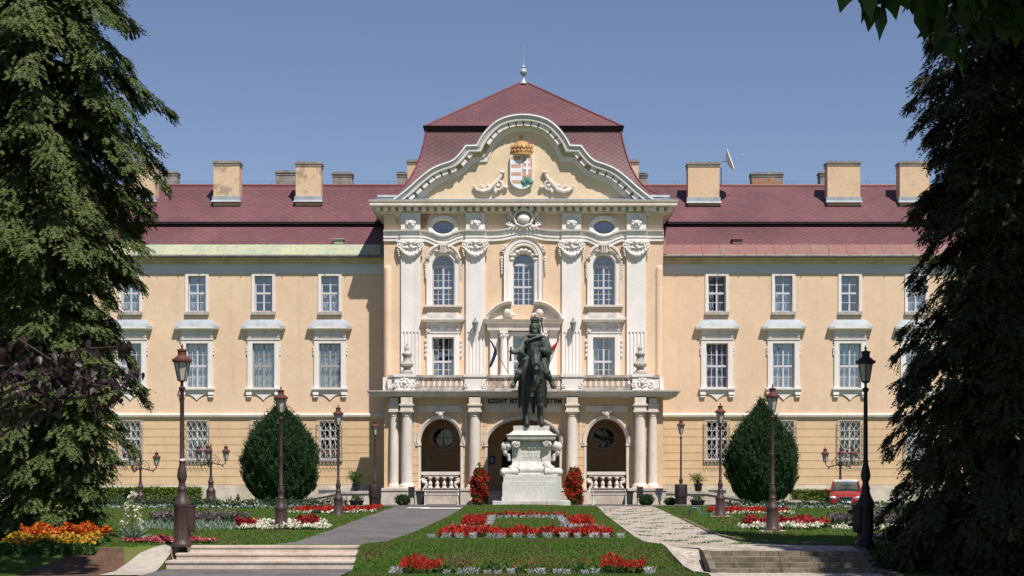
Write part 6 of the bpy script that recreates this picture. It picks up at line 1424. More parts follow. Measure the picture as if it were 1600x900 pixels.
def candelabra(label, u, d, vtop, vbase, angs, spike=False):
    H = (vbase - vtop) * d / F; zb = CZ - (vbase - HV) * d / F; s = H / 3.0
    t = thing('candelabra_lamp', label, 'street lamp', (X(u, d), d, zb), group='three armed lamps before the wings')
    p = MB(); p.lathe([(r * s, z * s) for r, z in [(0.27, 0), (0.27, 0.04), (0.24, 0.08), (0.22, 0.40), (0.23, 0.46), (0.16, 0.56), (0.12, 0.62), (0.14, 0.66), (0.12, 0.70), (0.13, 0.84), (0.15, 0.88), (0.12, 0.94), (0.08, 1.08), (0.062, 1.2), (0.055, 1.7), (0.075, 1.74), (0.10, 1.84), (0.075, 1.94), (0.05, 1.98), (0.05, 2.35), (0.07, 2.38), (0.05, 2.44), (0.03, 2.6), (0.035, 2.66), (0.006, 2.85)]], (0, 0, 0), 14)
    p.box(-0.3, 0.3, -0.3, 0.3, -0.5, 0.003); obj('post', p.mesh('post', M['lamp']), t)
    for a in angs:
        a = R(a); q_ = MB(); P = lambda r, z: (r * s * math.cos(a), r * s * math.sin(a), z * s)
        q_.tube([P(0.04, 1.85), P(0.2, 1.80), P(0.42, 1.74), P(0.62, 1.72), P(0.76, 1.80), P(0.80, 1.95)], 0.028 * s, 6)
        q_.tube([P(0.06, 2.2), P(0.22, 2.22), P(0.36, 2.08), P(0.46, 1.9), P(0.42, 1.78), P(0.34, 1.84), P(0.4, 1.92)], 0.016 * s, 5); q_.tube([P(0.06, 2.02), P(0.18, 2.1), P(0.26, 2.0), P(0.2, 1.92)], 0.014 * s, 5)
        q_.ball(P(0.62, 1.66), 0.045 * s, 7, 5); obj('lamp_arm', q_.mesh('lamp_arm', M['lamp']), t)
        lantern(t, *P(0.80, 1.93), 0.86 * s, rot=a)
candelabra('three armed brown lamp nearest the dark conifer, in front of the bright hedge', 219.5, 76, 696, 788, (12, 132, 252))
candelabra('three armed brown lamp standing right of the bright hedge by the left wing', 329.5, 79.5, 686, 781, (35, 150, 272))
candelabra('three armed brown lamp standing behind the red car', 1313, 80, 690, 782, (150, 28, 262))
def wall_lantern(label, u):
    d = dU - 0.45; t = thing('wall_lantern', label, 'lantern', (X(u, d), d, Z(523, d)), group='lanterns on the pilasters')
    c = MB(); c.lathe([(0.015, 0), (0.04, 0.08), (0.03, 0.14), (0.10, 0.22), (0.11, 0.25)], (0, 0, 0), 10); c.tube([(0, 0.26, 0.12), (0, 0.1, 0.1), (0, 0, 0.16)], 0.025, 5); obj('bracket', c.mesh('bracket', M['verd']), t)
    c = MB(); c.lathe([(0.11, 0.25), (0.19, 0.62)], (0, 0, 0), 6); obj('lantern_glass', c.mesh('lantern_glass', M['verd']), t)
    c = MB(); c.lathe([(0.21, 0.62), (0.21, 0.65), (0.10, 0.75), (0.06, 0.78), (0.07, 0.83), (0.03, 0.87), (0.02, 0.95)], (0, 0, 0), 6); obj('lantern_cap', c.mesh('lantern_cap', M['verd']), t)
wall_lantern('green weathered lantern on the pilaster left of the balcony door', 742.5); wall_lantern('green weathered lantern on the pilaster right of the balcony door', 895.5)

# ================================================================ flags, benches, bins, boards, signs
def flag(label, u0, v0, u1, v1, strips, side):
    d = dU - 0.9; t = thing('flag', label, 'flag', (X(u0, d), d, Z(v0, d))); ux = (X(u1, d) - X(u0, d)); uz = Z(v1, d) - Z(v0, d)
    p = MB(); p.tube([(0, 0, 0), (ux, -0.5, uz)], [0.022, 0.016], 6); p.ball((ux, -0.5, uz), 0.035, 7, 5); obj('flag_pole', p.mesh('flag_pole', M['gutter']), t)
    for (m, pts) in strips:
        c = MB(); n = len(pts); vs = []
        for i, (ua, va, ub, vb) in enumerate(pts):
            for j in range(5):
                f = j / 4; vs.append(((X(ua + (ub - ua) * f, d) - X(u0, d)), -0.4 + 0.07 * math.sin(3.0 * i + 2.6 * j), Z(va + (vb - va) * f, d) - Z(v0, d)))
        c.add(vs, [(5 * i + j, 5 * i + j + 1, 5 * i + 6 + j, 5 * i + 5 + j) for i in range(n - 1) for j in range(4)]); o = obj('flag_cloth', c.mesh('flag_cloth', M[m], True, 80), t)
        sd = o.modifiers.new('thickness', 'SOLIDIFY'); sd.thickness = 0.012
flag('dark blue flag hanging limp from a pole over the balcony', 794.5, 584, 765, 532, [('flagblue', [(766, 533.5, 767, 532.5), (770, 541, 772.5, 540.5), (772.5, 548, 776.5, 548), (770, 557, 777, 553), (766.5, 567, 772, 566), (764, 576, 768, 574)])], -1)
flag('red, white and green flag on a pole over the balcony behind the statue', 852.5, 584, 873, 531, [('flagred', [(872, 532.5, 873, 533), (866, 539, 870, 539.5), (860, 544, 865, 547), (855.5, 549, 861, 551)]), ('flagwhite', [(870, 539.5, 871, 538.5), (865.2, 547, 867, 545), (861, 551, 862.5, 551)]), ('flaggreen', [(867, 545, 867.8, 544), (862.5, 551, 865, 549.5), (859, 556, 862, 555)])], 1)
def bench(label, u):
    d = 77.9; t = thing('park_bench', label, 'bench', (X(u, d), d, 0.03), group='benches in front of the porch')
    for sg in (-1, 1):
        p = MB(); x = sg * 0.83
        p.tube([(x, -0.25, 0), (x, -0.22, 0.42), (x, -0.05, 0.44), (x, 0.18, 0.44), (x, 0.3, 0.80)], 0.032, 7); p.tube([(x, 0.2, 0.44), (x, 0.30, 0.0)], 0.03, 7); p.box(x - 0.05, x + 0.05, -0.3, -0.18, 0, 0.03); p.tube([(x, -0.22, 0.42), (x, -0.22, 0.6), (x, 0.2, 0.62)], 0.024, 6); obj('bench_frame', p.mesh('bench_frame', M['whitemetal']), t)
    p = MB()
    for y in (-0.2, -0.08, 0.04, 0.15): p.box(-0.92, 0.92, y - 0.05, y + 0.05, 0.455, 0.49)
    obj('seat', p.mesh('seat', M['wood']), t)
    p = MB()
    for k in range(2): p.box(-0.92, 0.92, 0.21 + 0.045 * k, 0.24 + 0.045 * k, 0.58 + 0.14 * k, 0.69 + 0.14 * k)
    obj('backrest', p.mesh('backrest', M['wood']), t)
bench('grey slatted bench with white frames below the left porch balustrade', 690); bench('grey slatted bench with white frames below the right porch balustrade', 952)
def black_bin(label, u):
    d = 78.2; t = thing('litter_bin', label, 'litter bin', (X(u, d), d, 0.03), group='black bins beside the benches')
    p = MB(); p.frus((-0.16, 0.16, -0.16, 0.16, 0), (-0.2, 0.2, -0.2, 0.2, 0.62)); obj('bin_body', p.mesh('bin_body', M['binblack']), t)
    p = MB(); p.box(-0.22, 0.22, -0.22, 0.22, 0.62, 0.67); p.box(-0.18, 0.18, -0.18, 0.18, 0.67, 0.70); obj('lid', p.mesh('lid', M['darkiron']), t)
black_bin('black bin at the left end of the left bench', 657.5); black_bin('black bin at the right end of the right bench', 983)
def board(label, u, sg):
    d = 77.6; t = thing('notice_board', label, 'notice board', (X(u, d), d, 0.02), group='small notice boards by the portico')
    p = MB(); x = sg * 0.14; p.tube([(x, 0, 0), (x, 0, 1.0)], 0.022, 6); obj('post', p.mesh('post', M['darkiron']), t)
    p = MB(); p.box(-0.16, 0.16, -0.04, -0.02, 0.36, 0.92); obj('board_panel', p.mesh('board_panel', M['binblack']), t)
board('dark notice board on a post left of the left bench', 643, 1); board('dark notice board on a post right of the right bench', 1000, -1)
p = MB(); d = dP + 1.2; p.box(-0.16, 0.16, -0.02, 0.02, 0, 0.5); o = thing('wall_sign', 'blue sign on the pale door jamb behind the middle arch', 'sign', (X(769, dR), dR - 0.05, Z(726, dR)))
obj('sign_plate', p.mesh('sign_plate', M['signblue']), o); p = MB(); p.box(-0.05, 0.05, -0.026, -0.02, 0.12, 0.4); p.box(-0.1, 0.1, -0.026, -0.02, 0.2, 0.28); obj('sign_emblem', p.mesh('sign_emblem', M['heraldic_white']), o)
# low stone walls beside the portico, falling towards the lawns
def low_wall(label, st):
    p = MB(); cp = MB(); d = 78.5
    for (ua, va), (ub, vb) in zip(st, st[1:]):
        xa, za, xb, zb = X(ua, d), Z(va, d), X(ub, d), Z(vb, d)
        p.prism([(xa, -0.2), (xb, -0.2), (xb, zb - 0.13), (xa, za - 0.13)], d, d + 0.35); cp.prism([(xa, za - 0.128), (xb, zb - 0.128), (xb, zb), (xa, za)], d - 0.06, d + 0.41)
    t = thing('low_wall', label, 'wall', (X(st[0][0], d), d, 0)); wobj('wall_body', p.mesh('wall_body', M['plinth']), t); wobj('coping', cp.mesh('coping', M['stone']), t)
low_wall('low stone ramp wall with grey coping left of the portico', [(350, 784), (470, 778), (528, 767.5), (599, 767)])
low_wall('low stone ramp wall with grey coping right of the portico', [(1037, 767), (1105, 768), (1165, 778), (1300, 784)])

# ================================================================ car
cy = 75.4; car = thing('parked_car', 'small red hatchback with a white roof parked before the right wing', 'car', (X(1321.5, cy), cy, -0.24), R(-11.8))
def loft(mb, st, m=0):
    n = len(st[0][1]); vs = [(x, y, z) for y, ring in st for x, z in ring]
    mb.add(vs, [(i * n + k, i * n + (k + 1) % n, (i + 1) * n + (k + 1) % n, (i + 1) * n + k) for i in range(len(st) - 1) for k in range(n)] + [tuple(reversed(range(n))), tuple((len(st) - 1) * n + k for k in range(n))], m)
def ring(w, zb, zm, zt, crown=0.03, tuck=0.06):
    h = [(w - tuck, zb), (w - 0.01, zb + 0.12), (w, zm), (w - 0.02, zt - 0.12), (w - 0.10, zt - 0.02), (w - 0.25, zt + crown * 0.5), (0, zt + crown)]
    return h + [(-x, z) for x, z in reversed(h[:-1])]
b = MB(); loft(b, [(0.0, ring(0.66, 0.30, 0.5, 0.60)), (0.05, ring(0.74, 0.24, 0.5, 0.68)), (0.15, ring(0.79, 0.20, 0.5, 0.76)), (0.4, ring(0.815, 0.2, 0.55, 0.86)), (0.9, ring(0.82, 0.2, 0.6, 0.95)), (1.15, ring(0.82, 0.2, 0.6, 0.99)), (2.6, ring(0.82, 0.2, 0.6, 1.02)), (3.7, ring(0.81, 0.22, 0.6, 1.04)), (3.93, ring(0.76, 0.28, 0.6, 0.98)), (4.0, ring(0.70, 0.35, 0.6, 0.85))])
obj('car_body', b.mesh('car_body', M['carred'], True, 50), car)
def ring2(w0, w1, z0, z1): return [(w0, z0), (w1, z1 - 0.03), (w1 - 0.07, z1), (0, z1 + 0.02), (-w1 + 0.07, z1), (-w1, z1 - 0.03), (-w0, z0)]
b = MB(); loft(b, [(1.02, ring2(0.72, 0.70, 0.95, 1.0)), (1.80, ring2(0.74, 0.59, 0.97, 1.455)), (2.4, ring2(0.75, 0.60, 0.97, 1.48)), (3.3, ring2(0.74, 0.58, 0.97, 1.44)), (3.85, ring2(0.70, 0.62, 0.97, 1.08))]); obj('windscreen', b.mesh('windscreen', M['carglass'], True, 40), car)
b = MB(); loft(b, [(1.76, [(0.61, 1.43), (0.55, 1.49), (0, 1.51), (-0.55, 1.49), (-0.61, 1.43), (0, 1.415)]), (2.4, [(0.625, 1.46), (0.56, 1.54), (0, 1.56), (-0.56, 1.54), (-0.625, 1.46), (0, 1.4)]), (3.35, [(0.60, 1.42), (0.52, 1.46), (0, 1.478), (-0.52, 1.46), (-0.60, 1.42), (0, 1.38)])]); obj('car_roof', b.mesh('car_roof', M['carwhite'], True, 60), car)
for sg in (-1, 1):
    b = MB(); b.tube([(sg * 0.735, 1.0, 0.97), (sg * 0.60, 1.78, 1.45)], 0.035, 6); b.tube([(sg * 0.75, 2.45, 0.98), (sg * 0.61, 2.45, 1.47)], 0.035, 6); obj('roof_pillar', b.mesh('roof_pillar', M['carred']), car)
    b = MB(); b.ball((sg * 0.93, 1.22, 1.02), (0.12, 0.08, 0.085), 10, 7); b.tube([(sg * 0.78, 1.25, 0.98), (sg * 0.9, 1.23, 0.99)], 0.03, 5); obj('wing_mirror', b.mesh('wing_mirror', M['carred']), car)
    b = MB(); b.ball((sg * 0.60, 0.13, 0.66), (0.185, 0.13, 0.095), 14, 9); obj('headlight', b.mesh('headlight', M['headlight']), car)
    for y in (0.78, 3.2):
        b = MB(); vs = []
        for k in range(3): pass
        pts = [(sg * 0.62, y, 0.0)]
        b.tube([(sg * 0.62, y, 0.30), (sg * 0.815, y, 0.30)], 0.30, 20); w_ = obj('wheel', b.mesh('wheel', M['tyre']), car); b = MB(); b.tube([(sg * 0.80, y, 0.30), (sg * 0.825, y, 0.30)], 0.19, 16); obj('rim', b.mesh('rim', M['chrome']), w_)
b = MB(); b.prism([(-0.34, 0.69), (-0.28, 0.54), (0.28, 0.54), (0.34, 0.69)], -0.03, 0.12); gri = obj('grille', b.mesh('grille', M['binblack']), car)
b = MB(); b.mould([(-0.34, 0.69), (-0.28, 0.54), (0.28, 0.54), (0.34, 0.69)], [(-0.02, 0), (-0.02, 0.02), (0.02, 0.02), (0.02, 0)], -0.025, closed=True)
b.box(-0.34, 0.34, -0.045, 0.02, 0.675, 0.715); b.ball((0, -0.02, 0.74), (0.05, 0.03, 0.045), 10, 7); obj('grille_surround', b.mesh('grille_surround', M['chrome']), gri)
b = MB(); b.box(-0.26, 0.26, -0.05, -0.02, 0.40, 0.51); pl = obj('number_plate', b.mesh('number_plate', M['carwhite']), car); b = MB(); b.box(-0.26, -0.215, -0.053, -0.04, 0.40, 0.51); obj('plate_band', b.mesh('plate_band', M['signblue']), pl)
b = MB(); b.box(-0.55, 0.55, -0.012, 0.1, 0.27, 0.36); obj('air_intake', b.mesh('air_intake', M['binblack']), car)

# ================================================================ plants
def leaves(name, m, P_, A, L, W, parent=None, rng=None, flat=None):
    """P_ centres, A unit long axes, L half length, W half width; the across axis is random round A (or in the plane of flat)"""
    rng = rng or np.random.default_rng(1); n = len(P_); A = norm(A)
    B = np.cross(A, rnd_unit(rng, n) if flat is None else flat); B = norm(B)
    L = np.broadcast_to(np.asarray(L, float), (n,)); W = np.broadcast_to(np.asarray(W, float), (n,))
    return quads(name, m, P_, A * L[:, None], B * W[:, None], parent)
def conifer(label, x, y, z0, H, prof, m, seed, trunk_r=0.35, nb=520, zmax=13.5, back=0.6):
    """drooping evergreen: prof is (height, radius) of the crown; branches end in hanging sprays"""
    rng = np.random.default_rng(seed); hz = [p[0] for p in prof]; hr = [p[1] for p in prof]
    t = thing('conifer_tree', label, 'tree', (x, y, z0))
    b = MB(); b.tube([(0, 0, -0.2), (0.05, 0, H * 0.3), (-0.05, 0.03, H * 0.6), (0, 0, H * 0.98)], [trunk_r, trunk_r * 0.75, trunk_r * 0.45, 0.05], 10)
    Ps, As, Ns = [], [], []
    def spray(root, dr, nrm, ln, k):
        s_ = np.linspace(0, 1, k)[:, None]; base = root + dr * s_ * ln + np.array([0, 0, -0.14]) * s_ ** 2 * ln
        sgn = np.where(np.arange(k) % 2 == 0, 1.0, -1.0)[:, None]; pl = np.cross(dr, nrm); pl /= np.linalg.norm(pl) + 1e-9
        ax = dr * 0.8 + pl * sgn * 0.8 + rng.normal(size=(k, 3)) * 0.2
        Ps.append(base + ax * 0.035 * (1.15 - 0.6 * s_)); As.append(ax); Ns.append(np.repeat(nrm[None], k, 0) + rng.normal(size=(k, 3)) * 0.28)
    nmain = int(nb * 0.52)
    for i in range(nb):
        main = i < nmain; above = i % 9 == 0
        z = zmax + rng.random() * (H - zmax) if above else 0.1 + rng.random() * (zmax - 0.1)
        az = rng.random() * 2 * PI
        if math.sin(az) > 0.55 and rng.random() > back: az = -az
        L = float(np.interp(z, hz, hr)) * (rng.uniform(0.82, 1.12) if main else rng.uniform(0.35, 0.7)); rise = rng.uniform(0.02, 0.26); droop = rng.uniform(0.25, 0.55)
        ca, sa = math.cos(az), math.sin(az); out = np.array([ca, sa, 0.0]); lat0 = np.array([-sa, ca, 0.0]); bend = rng.normal() * 0.25
        def pt(tt): return out * L * tt + lat0 * bend * L * tt * tt * 0.5 + np.array([0, 0, z + L * (rise * math.sin(PI * min(1, tt * 1.1)) - droop * tt ** 2.6)])
        if i % 3 == 0 and z < zmax: b.tube([tuple(pt(tt)) for tt in (0, 0.35, 0.7, 0.95)], [0.055, 0.04, 0.022, 0.008], 4)
        W = rng.uniform(0.35, 0.62) if main else rng.uniform(0.3, 0.5); n = int((130 if main else 70) * (0.35 if above else 1.0) * (0.55 + 0.45 * L / 2.0))
        for _ in range(n):
            tt = 1 - 0.72 * rng.random() ** 1.5; lt = rng.normal() * 0.55; lt = max(-1.2, min(1.2, lt)); wid = W * math.sqrt(max(0.06, 1 - ((tt - 0.55) / 0.5) ** 2))
            p = pt(tt) + lat0 * lt * wid + np.array([0, 0, -0.30 * abs(lt) * wid - 0.16 * rng.random() ** 2 + 0.03])
            dr = out * rng.uniform(0.35, 0.95) + lat0 * lt * rng.uniform(0.3, 0.8) + np.array([0, 0, -rng.uniform(0.35, 1.1)]) + rng.normal(size=3) * 0.12; dr /= np.linalg.norm(dr)
            nrm = out * 0.65 + np.array([0, 0, 0.75]) + lat0 * lt * 0.4 + rng.normal(size=3) * 0.16; nrm /= np.linalg.norm(nrm)
            spray(p, dr, nrm, rng.uniform(0.13, 0.34), 11)
    b = obj('trunk', b.mesh('trunk', M['bark']), t)
    P_ = np.concatenate(Ps); A = np.concatenate(As); N_ = np.concatenate(Ns); n = len(P_)
    leaves('crown', m, P_, A, rng.uniform(0.036, 0.068, n), rng.uniform(0.016, 0.028, n), t, rng, flat=N_)
    return t
dT = 40.5
def prof_from(vs, utrunk, d, side, z0):
    return sorted([((HV - v) * d / F + CZ - z0 + 0.6, max(0.5, abs(u - utrunk) * d / F - 0.16)) for v, u in vs])
zt0 = -0.3
pL = prof_from([(-250, 150), (0, 205), (30, 240), (75, 232), (110, 215), (135, 262), (170, 255), (225, 266), (270, 248), (310, 240), (360, 250), (400, 226), (430, 205), (480, 196), (530, 196), (575, 222), (610, 226), (650, 216), (690, 205), (720, 192), (760, 185), (800, 170), (850, 150)], 75, dT, 1, zt0)
conifer('tall green drooping conifer at the left edge, sunlit', X(75, dT), dT, zt0, 23.0, [(0, 0.6)] + pL, M['needle'], 11, nb=680, zmax=16.5)
pR = prof_from([(-250, 1475), (60, 1440), (100, 1415), (150, 1412), (190, 1395), (240, 1440), (275, 1415), (330, 1432), (400, 1428), (450, 1422), (500, 1408), (540, 1415), (585, 1410), (630, 1385), (660, 1392), (690, 1385), (740, 1366), (790, 1372), (830, 1368), (860, 1385)], 1552, 35.5, -1, -0.3)
conifer('tall dark drooping conifer at the right edge, in shade', X(1552, 35.5), 35.5, -0.3, 19.0, [(0, 2.3)] + pR, M['needle_shaded'], 23, nb=560)

def dense_bush(name, label, cat, x, y, z0, prof, m, seed, n=9000, core=True, group=None, L=0.11, W=0.028, up=0.9, stem=0.1):
    """clipped evergreen: upright sprays through the outer shell of a body of revolution (height, radius)"""
    rng = np.random.default_rng(seed); hz = np.array([p[0] for p in prof]); hr = np.array([p[1] for p in prof])
    t = thing(name, label, cat, (x, y, z0), group=group)
    b = MB(); b.tube([(0, 0, -0.2), (0, 0, hz[-1] * 0.75)], [stem, stem * 0.4], 8); obj('trunk', b.mesh('trunk', M['bark']), t)
    w = rng.random(4 * n) * hz[-1]; keep = rng.random(4 * n) < (np.interp(w, hz, hr) + 0.08) / (hr.max() + 0.08); w = w[keep][:n]; k = len(w)
    az = rng.random(k) * 2 * PI; lump = 1 + 0.06 * np.sin(az * 5 + w * 3.1 + seed) + 0.05 * np.sin(az * 11 - w * 6.3 + 2 * seed) + 0.05 * np.sin(az * 23 + w * 7.3 + seed)
    r = np.interp(w, hz, hr) * lump * (1 - 0.28 * rng.random(k) ** 2.2)
    P_ = np.stack([r * np.cos(az), r * np.sin(az), w], 1)
    A0 = np.stack([np.cos(az) * 0.55, np.sin(az) * 0.55, np.full(k, up)], 1)
    Ps, As = [], []; Nb = norm(np.stack([np.cos(az), np.sin(az), 0.35 + 0.7 * w / hz[-1]], 1))
    for j in range(6):
        A = norm(A0 + rng.normal(size=(k, 3)) * 0.38); Ps.append(P_ + norm(A0) * (j * L * 0.42 * (1 + 1.3 * (rng.random(k)[:, None] < 0.10))) + rng.normal(size=(k, 3)) * L * 0.25); As.append(A)
    P_ = np.concatenate(Ps); A = np.concatenate(As); nn = len(P_)
    leaves('crown', m, P_, A, rng.uniform(0.6, 1.2, nn) * L, rng.uniform(0.7, 1.3, nn) * W, t, rng, flat=np.tile(Nb, (6, 1)) + rng.normal(size=(nn, 3)) * 0.35)
    return t
def egg(vs, uc, d, vb): return sorted([((vb - v) * d / F, max(0.03, w * d / F - 0.12)) for v, w in vs])
dB = 77.0
dense_bush('evergreen_tree', 'dark egg shaped evergreen left of the portico', 'tree', X(438, 75), 75, 0.15, egg([(786, 20), (780, 40), (765, 52), (745, 57), (720, 58.5), (700, 54), (680, 44), (664, 31), (650, 18), (640, 9), (633, 2)], 438, 75, 788), M['yew'], 5, n=15000, L=0.075, W=0.02, group='egg shaped evergreens before the wings')
dense_bush('evergreen_tree', 'dark pointed egg shaped evergreen right of the portico', 'tree', X(1190, 75), 75, 0.15, egg([(786, 20), (780, 38), (765, 48), (745, 54), (720, 56), (700, 51), (680, 42), (664, 30), (648, 17), (637, 8), (627, 2)], 1190, 75, 788), M['yew'], 6, n=15000, L=0.075, W=0.02, group='egg shaped evergreens before the wings')
for lab, u, v, r, sd in (('small dark green clipped ball left of the left notice board', 629.5, 791, 8.5, 1), ('larger dark green clipped ball right of the right notice board', 1010, 791, 9, 2), ('smaller green clipped ball beside the right cased lamp foot', 1047.5, 791, 5.8, 3)):
    d = 77.2; rr = r * d / F; dense_bush('box_ball', lab, 'shrub', X(u, d), d, 0.0, [(0, rr * 0.4), (rr * 0.4, rr * 0.9), (rr, rr), (rr * 1.5, rr * 0.8), (rr * 1.8, rr * 0.3), (rr * 1.9, 0.02)], M['yew'] if sd < 3 else M['bedgreen'], 40 + sd, n=500, group='clipped balls by the portico', L=0.05, W=0.02, up=0.3, stem=0.03)
def hedge(label, u0, u1, d, vtop, seed, n=5200):
    rng = np.random.default_rng(seed); x0, x1 = X(u0, d), X(u1, d); h = Z(vtop, d); t = thing('hedge', label, 'hedge', ((x0 + x1) / 2, d, 0), group='bright hedges below the wings'); hw = (x1 - x0) / 2
    P_ = np.stack([rng.uniform(-hw, hw, n), rng.uniform(-0.4, 0.4, n), h * (1 - rng.random(n) ** 1.6 * 0.95) + rng.normal(size=n) * 0.03], 1); P_[:, 1] = np.where(rng.random(n) < 0.6, -0.4 + rng.random(n) * 0.12, P_[:, 1])
    leaves('foliage', M['hedge'], P_, rnd_unit(rng, n), rng.uniform(0.05, 0.09, n), rng.uniform(0.03, 0.05, n), t, rng)
    b = MB()
    for i in range(int(hw * 4)): xx = -hw + 0.2 + i * 0.5; b.tube([(xx, 0, -0.1), (xx + 0.05, 0.02, h * 0.8)], [0.025, 0.012], 5)
    obj('stems', b.mesh('stems', M['bark']), t)
hedge('bright yellow green hedge behind the left candelabra lamps', 120, 316, 78.0, 762.5, 3, 7500); hedge('bright yellow green hedge left of the red car', 1236, 1296, 79.0, 766.5, 4, 2600)
def pillar(label, u, seed):
    d = 76.9; rng = np.random.default_rng(seed); t = thing('flower_column', label, 'flower column', (X(u, d), d, 0.03), group='red flower columns beside the pedestal'); H = (789 - 731) * d / F
    b = MB(); b.tube([(0, 0, 0), (0, 0, H * 0.95)], 0.2, 10); obj('core', b.mesh('core', M['darkiron']), t)
    for nm, m, n, s, ro in (('foliage', M['bedgreen'], 2600, 0.07, 0.30), ('blossoms', M['red'], 1500, 0.062, 0.37)):
        z = rng.uniform(0.05, H, n) if nm == 'foliage' else np.concatenate([np.full(12, zc) + rng.normal(size=12) * 0.06 for zc in rng.uniform(0.12, H, n // 12)])
        n = len(z)
        az = rng.random(n) * 2 * PI if nm == 'foliage' else np.concatenate([np.full(12, a0) + rng.normal(size=12) * 0.16 for a0 in rng.uniform(0, 2 * PI, n // 12)])
        r = (ro + 0.07 * np.sin(az * 3 + z * 5)) * np.clip(1.1 - 0.55 * np.clip(z / H - 0.72, 0, 1) / 0.28, 0.2, 1.2) * rng.uniform(0.8, 1.12, n)
        leaves(nm, m, np.stack([r * np.cos(az), r * np.sin(az), z], 1), rnd_unit(rng, n) + np.array([0, 0, -0.3]), rng.uniform(0.7, 1.2, n) * s, rng.uniform(0.7, 1.2, n) * s * 0.6, t, rng)
pillar('column of red blossoms left of the statue pedestal', 749, 1); pillar('column of red blossoms right of the statue pedestal', 897, 2)
def potted(label, u, v0, v1, seed, green=0.8):
    d = 78.6; rng = np.random.default_rng(seed); z0 = Z(768, d); t = thing('potted_shrub', label, 'potted plant', (X(u, d), d, z0), group='potted shrubs on the low walls'); H = Z(v0, d) - z0
    b = MB(); b.lathe([(0.15, 0), (0.17, 0.05), (0.21, 0.36), (0.235, 0.37), (0.235, 0.42), (0.2, 0.42), (0.18, 0.34)], (0, 0, 0), 14); obj('plant_pot', b.mesh('plant_pot', M['binblack'] if seed == 1 else M['darkiron']), t)
    b = MB(); Ps = []
    for i in range(26):
        a = rng.random() * 2 * PI; l = rng.uniform(0.5, 1) * H; sp = rng.uniform(0.1, 0.48)
        pts = [(0.03 * math.cos(a), 0.03 * math.sin(a), 0.36), (sp * 0.35 * math.cos(a), sp * 0.35 * math.sin(a), 0.36 + (l - 0.36) * 0.55), (sp * math.cos(a), sp * math.sin(a), l)]
        b.tube(pts, [0.012, 0.008, 0.004], 4)
        for k in range(int(22 * green)):
            tt = rng.uniform(0.35, 1.0); p = np.array(pts[1]) * (1 - tt) + np.array(pts[2]) * tt; Ps.append(p + rng.normal(size=3) * 0.06)
    obj('stems', b.mesh('stems', M['bark']), t); P_ = np.array(Ps); n = len(P_); leaves('foliage', M['hedge'] if seed == 2 else M['bedgreen'], P_, rnd_unit(rng, n) + np.array([0, 0, 0.6]), rng.uniform(0.045, 0.075, n), rng.uniform(0.014, 0.024, n), t, rng)
potted('leafy potted shrub on the low wall left of the portico', 557, 736, 768, 1, 1.1); potted('sparse potted shrub on the low wall right of the portico', 1091, 739, 768, 2, 0.55)
def tub(label, u):
    d = 76.8; t = thing('plant_tub', label, 'plant tub', (X(u, d), d, 0.02), group='dark tubs at the foot of the low walls'); rng = np.random.default_rng(int(u))
    b = MB(); b.lathe([(0.27, 0), (0.3, 0.04), (0.37, 0.22), (0.40, 0.23), (0.40, 0.27), (0.35, 0.27), (0.33, 0.2)], (0, 0, 0), 16); obj('tub', b.mesh('tub', M['terracotta']), t)
    n = 160; leaves('foliage', M['bedgreen'], np.stack([rng.normal(size=n) * 0.16, rng.normal(size=n) * 0.16, 0.27 + rng.random(n) * 0.22], 1), rnd_unit(rng, n) + np.array([0, 0, 0.8]), 0.07, 0.025, t, rng)
tub('dark round plant tub at the foot of the left low wall', 557); tub('dark round plant tub at the foot of the right low wall', 1090)
b = MB(); d = 62.0; pts = []
for i in range(11): a = PI * i / 10; pts.append((0.24 - 0.24 * math.cos(a) - 0.24, 0.1 * math.sin(a), 0.30 * math.sin(a)))
b.tube(pts, 0.028, 7); b.tube([(0.22, 0, 0), (0.3, -0.3, 0.03), (0.42, -0.4, 0.03)], 0.028, 7); o = obj('hose_hoop', b.mesh('hose_hoop', M['hoop'])); o.location = (X(1086, d), d, 0.0); tag(o, 'blue green plastic hoop on the grass right of the gravel path', 'hoop')
b = MB(); o = thing('bollard', 'small dark iron ornament on the plinth ledge of the left wing', 'bollard', (X(372, 79), 79, 0.1)); b.lathe([(0.10, 0), (0.10, 0.05), (0.05, 0.1), (0.05, 0.16), (0.11, 0.22), (0.11, 0.28), (0.04, 0.34), (0.07, 0.40), (0.02, 0.46)], (0, 0, 0), 12); obj('bollard_body', b.mesh('bollard_body', M['lamp']), o)

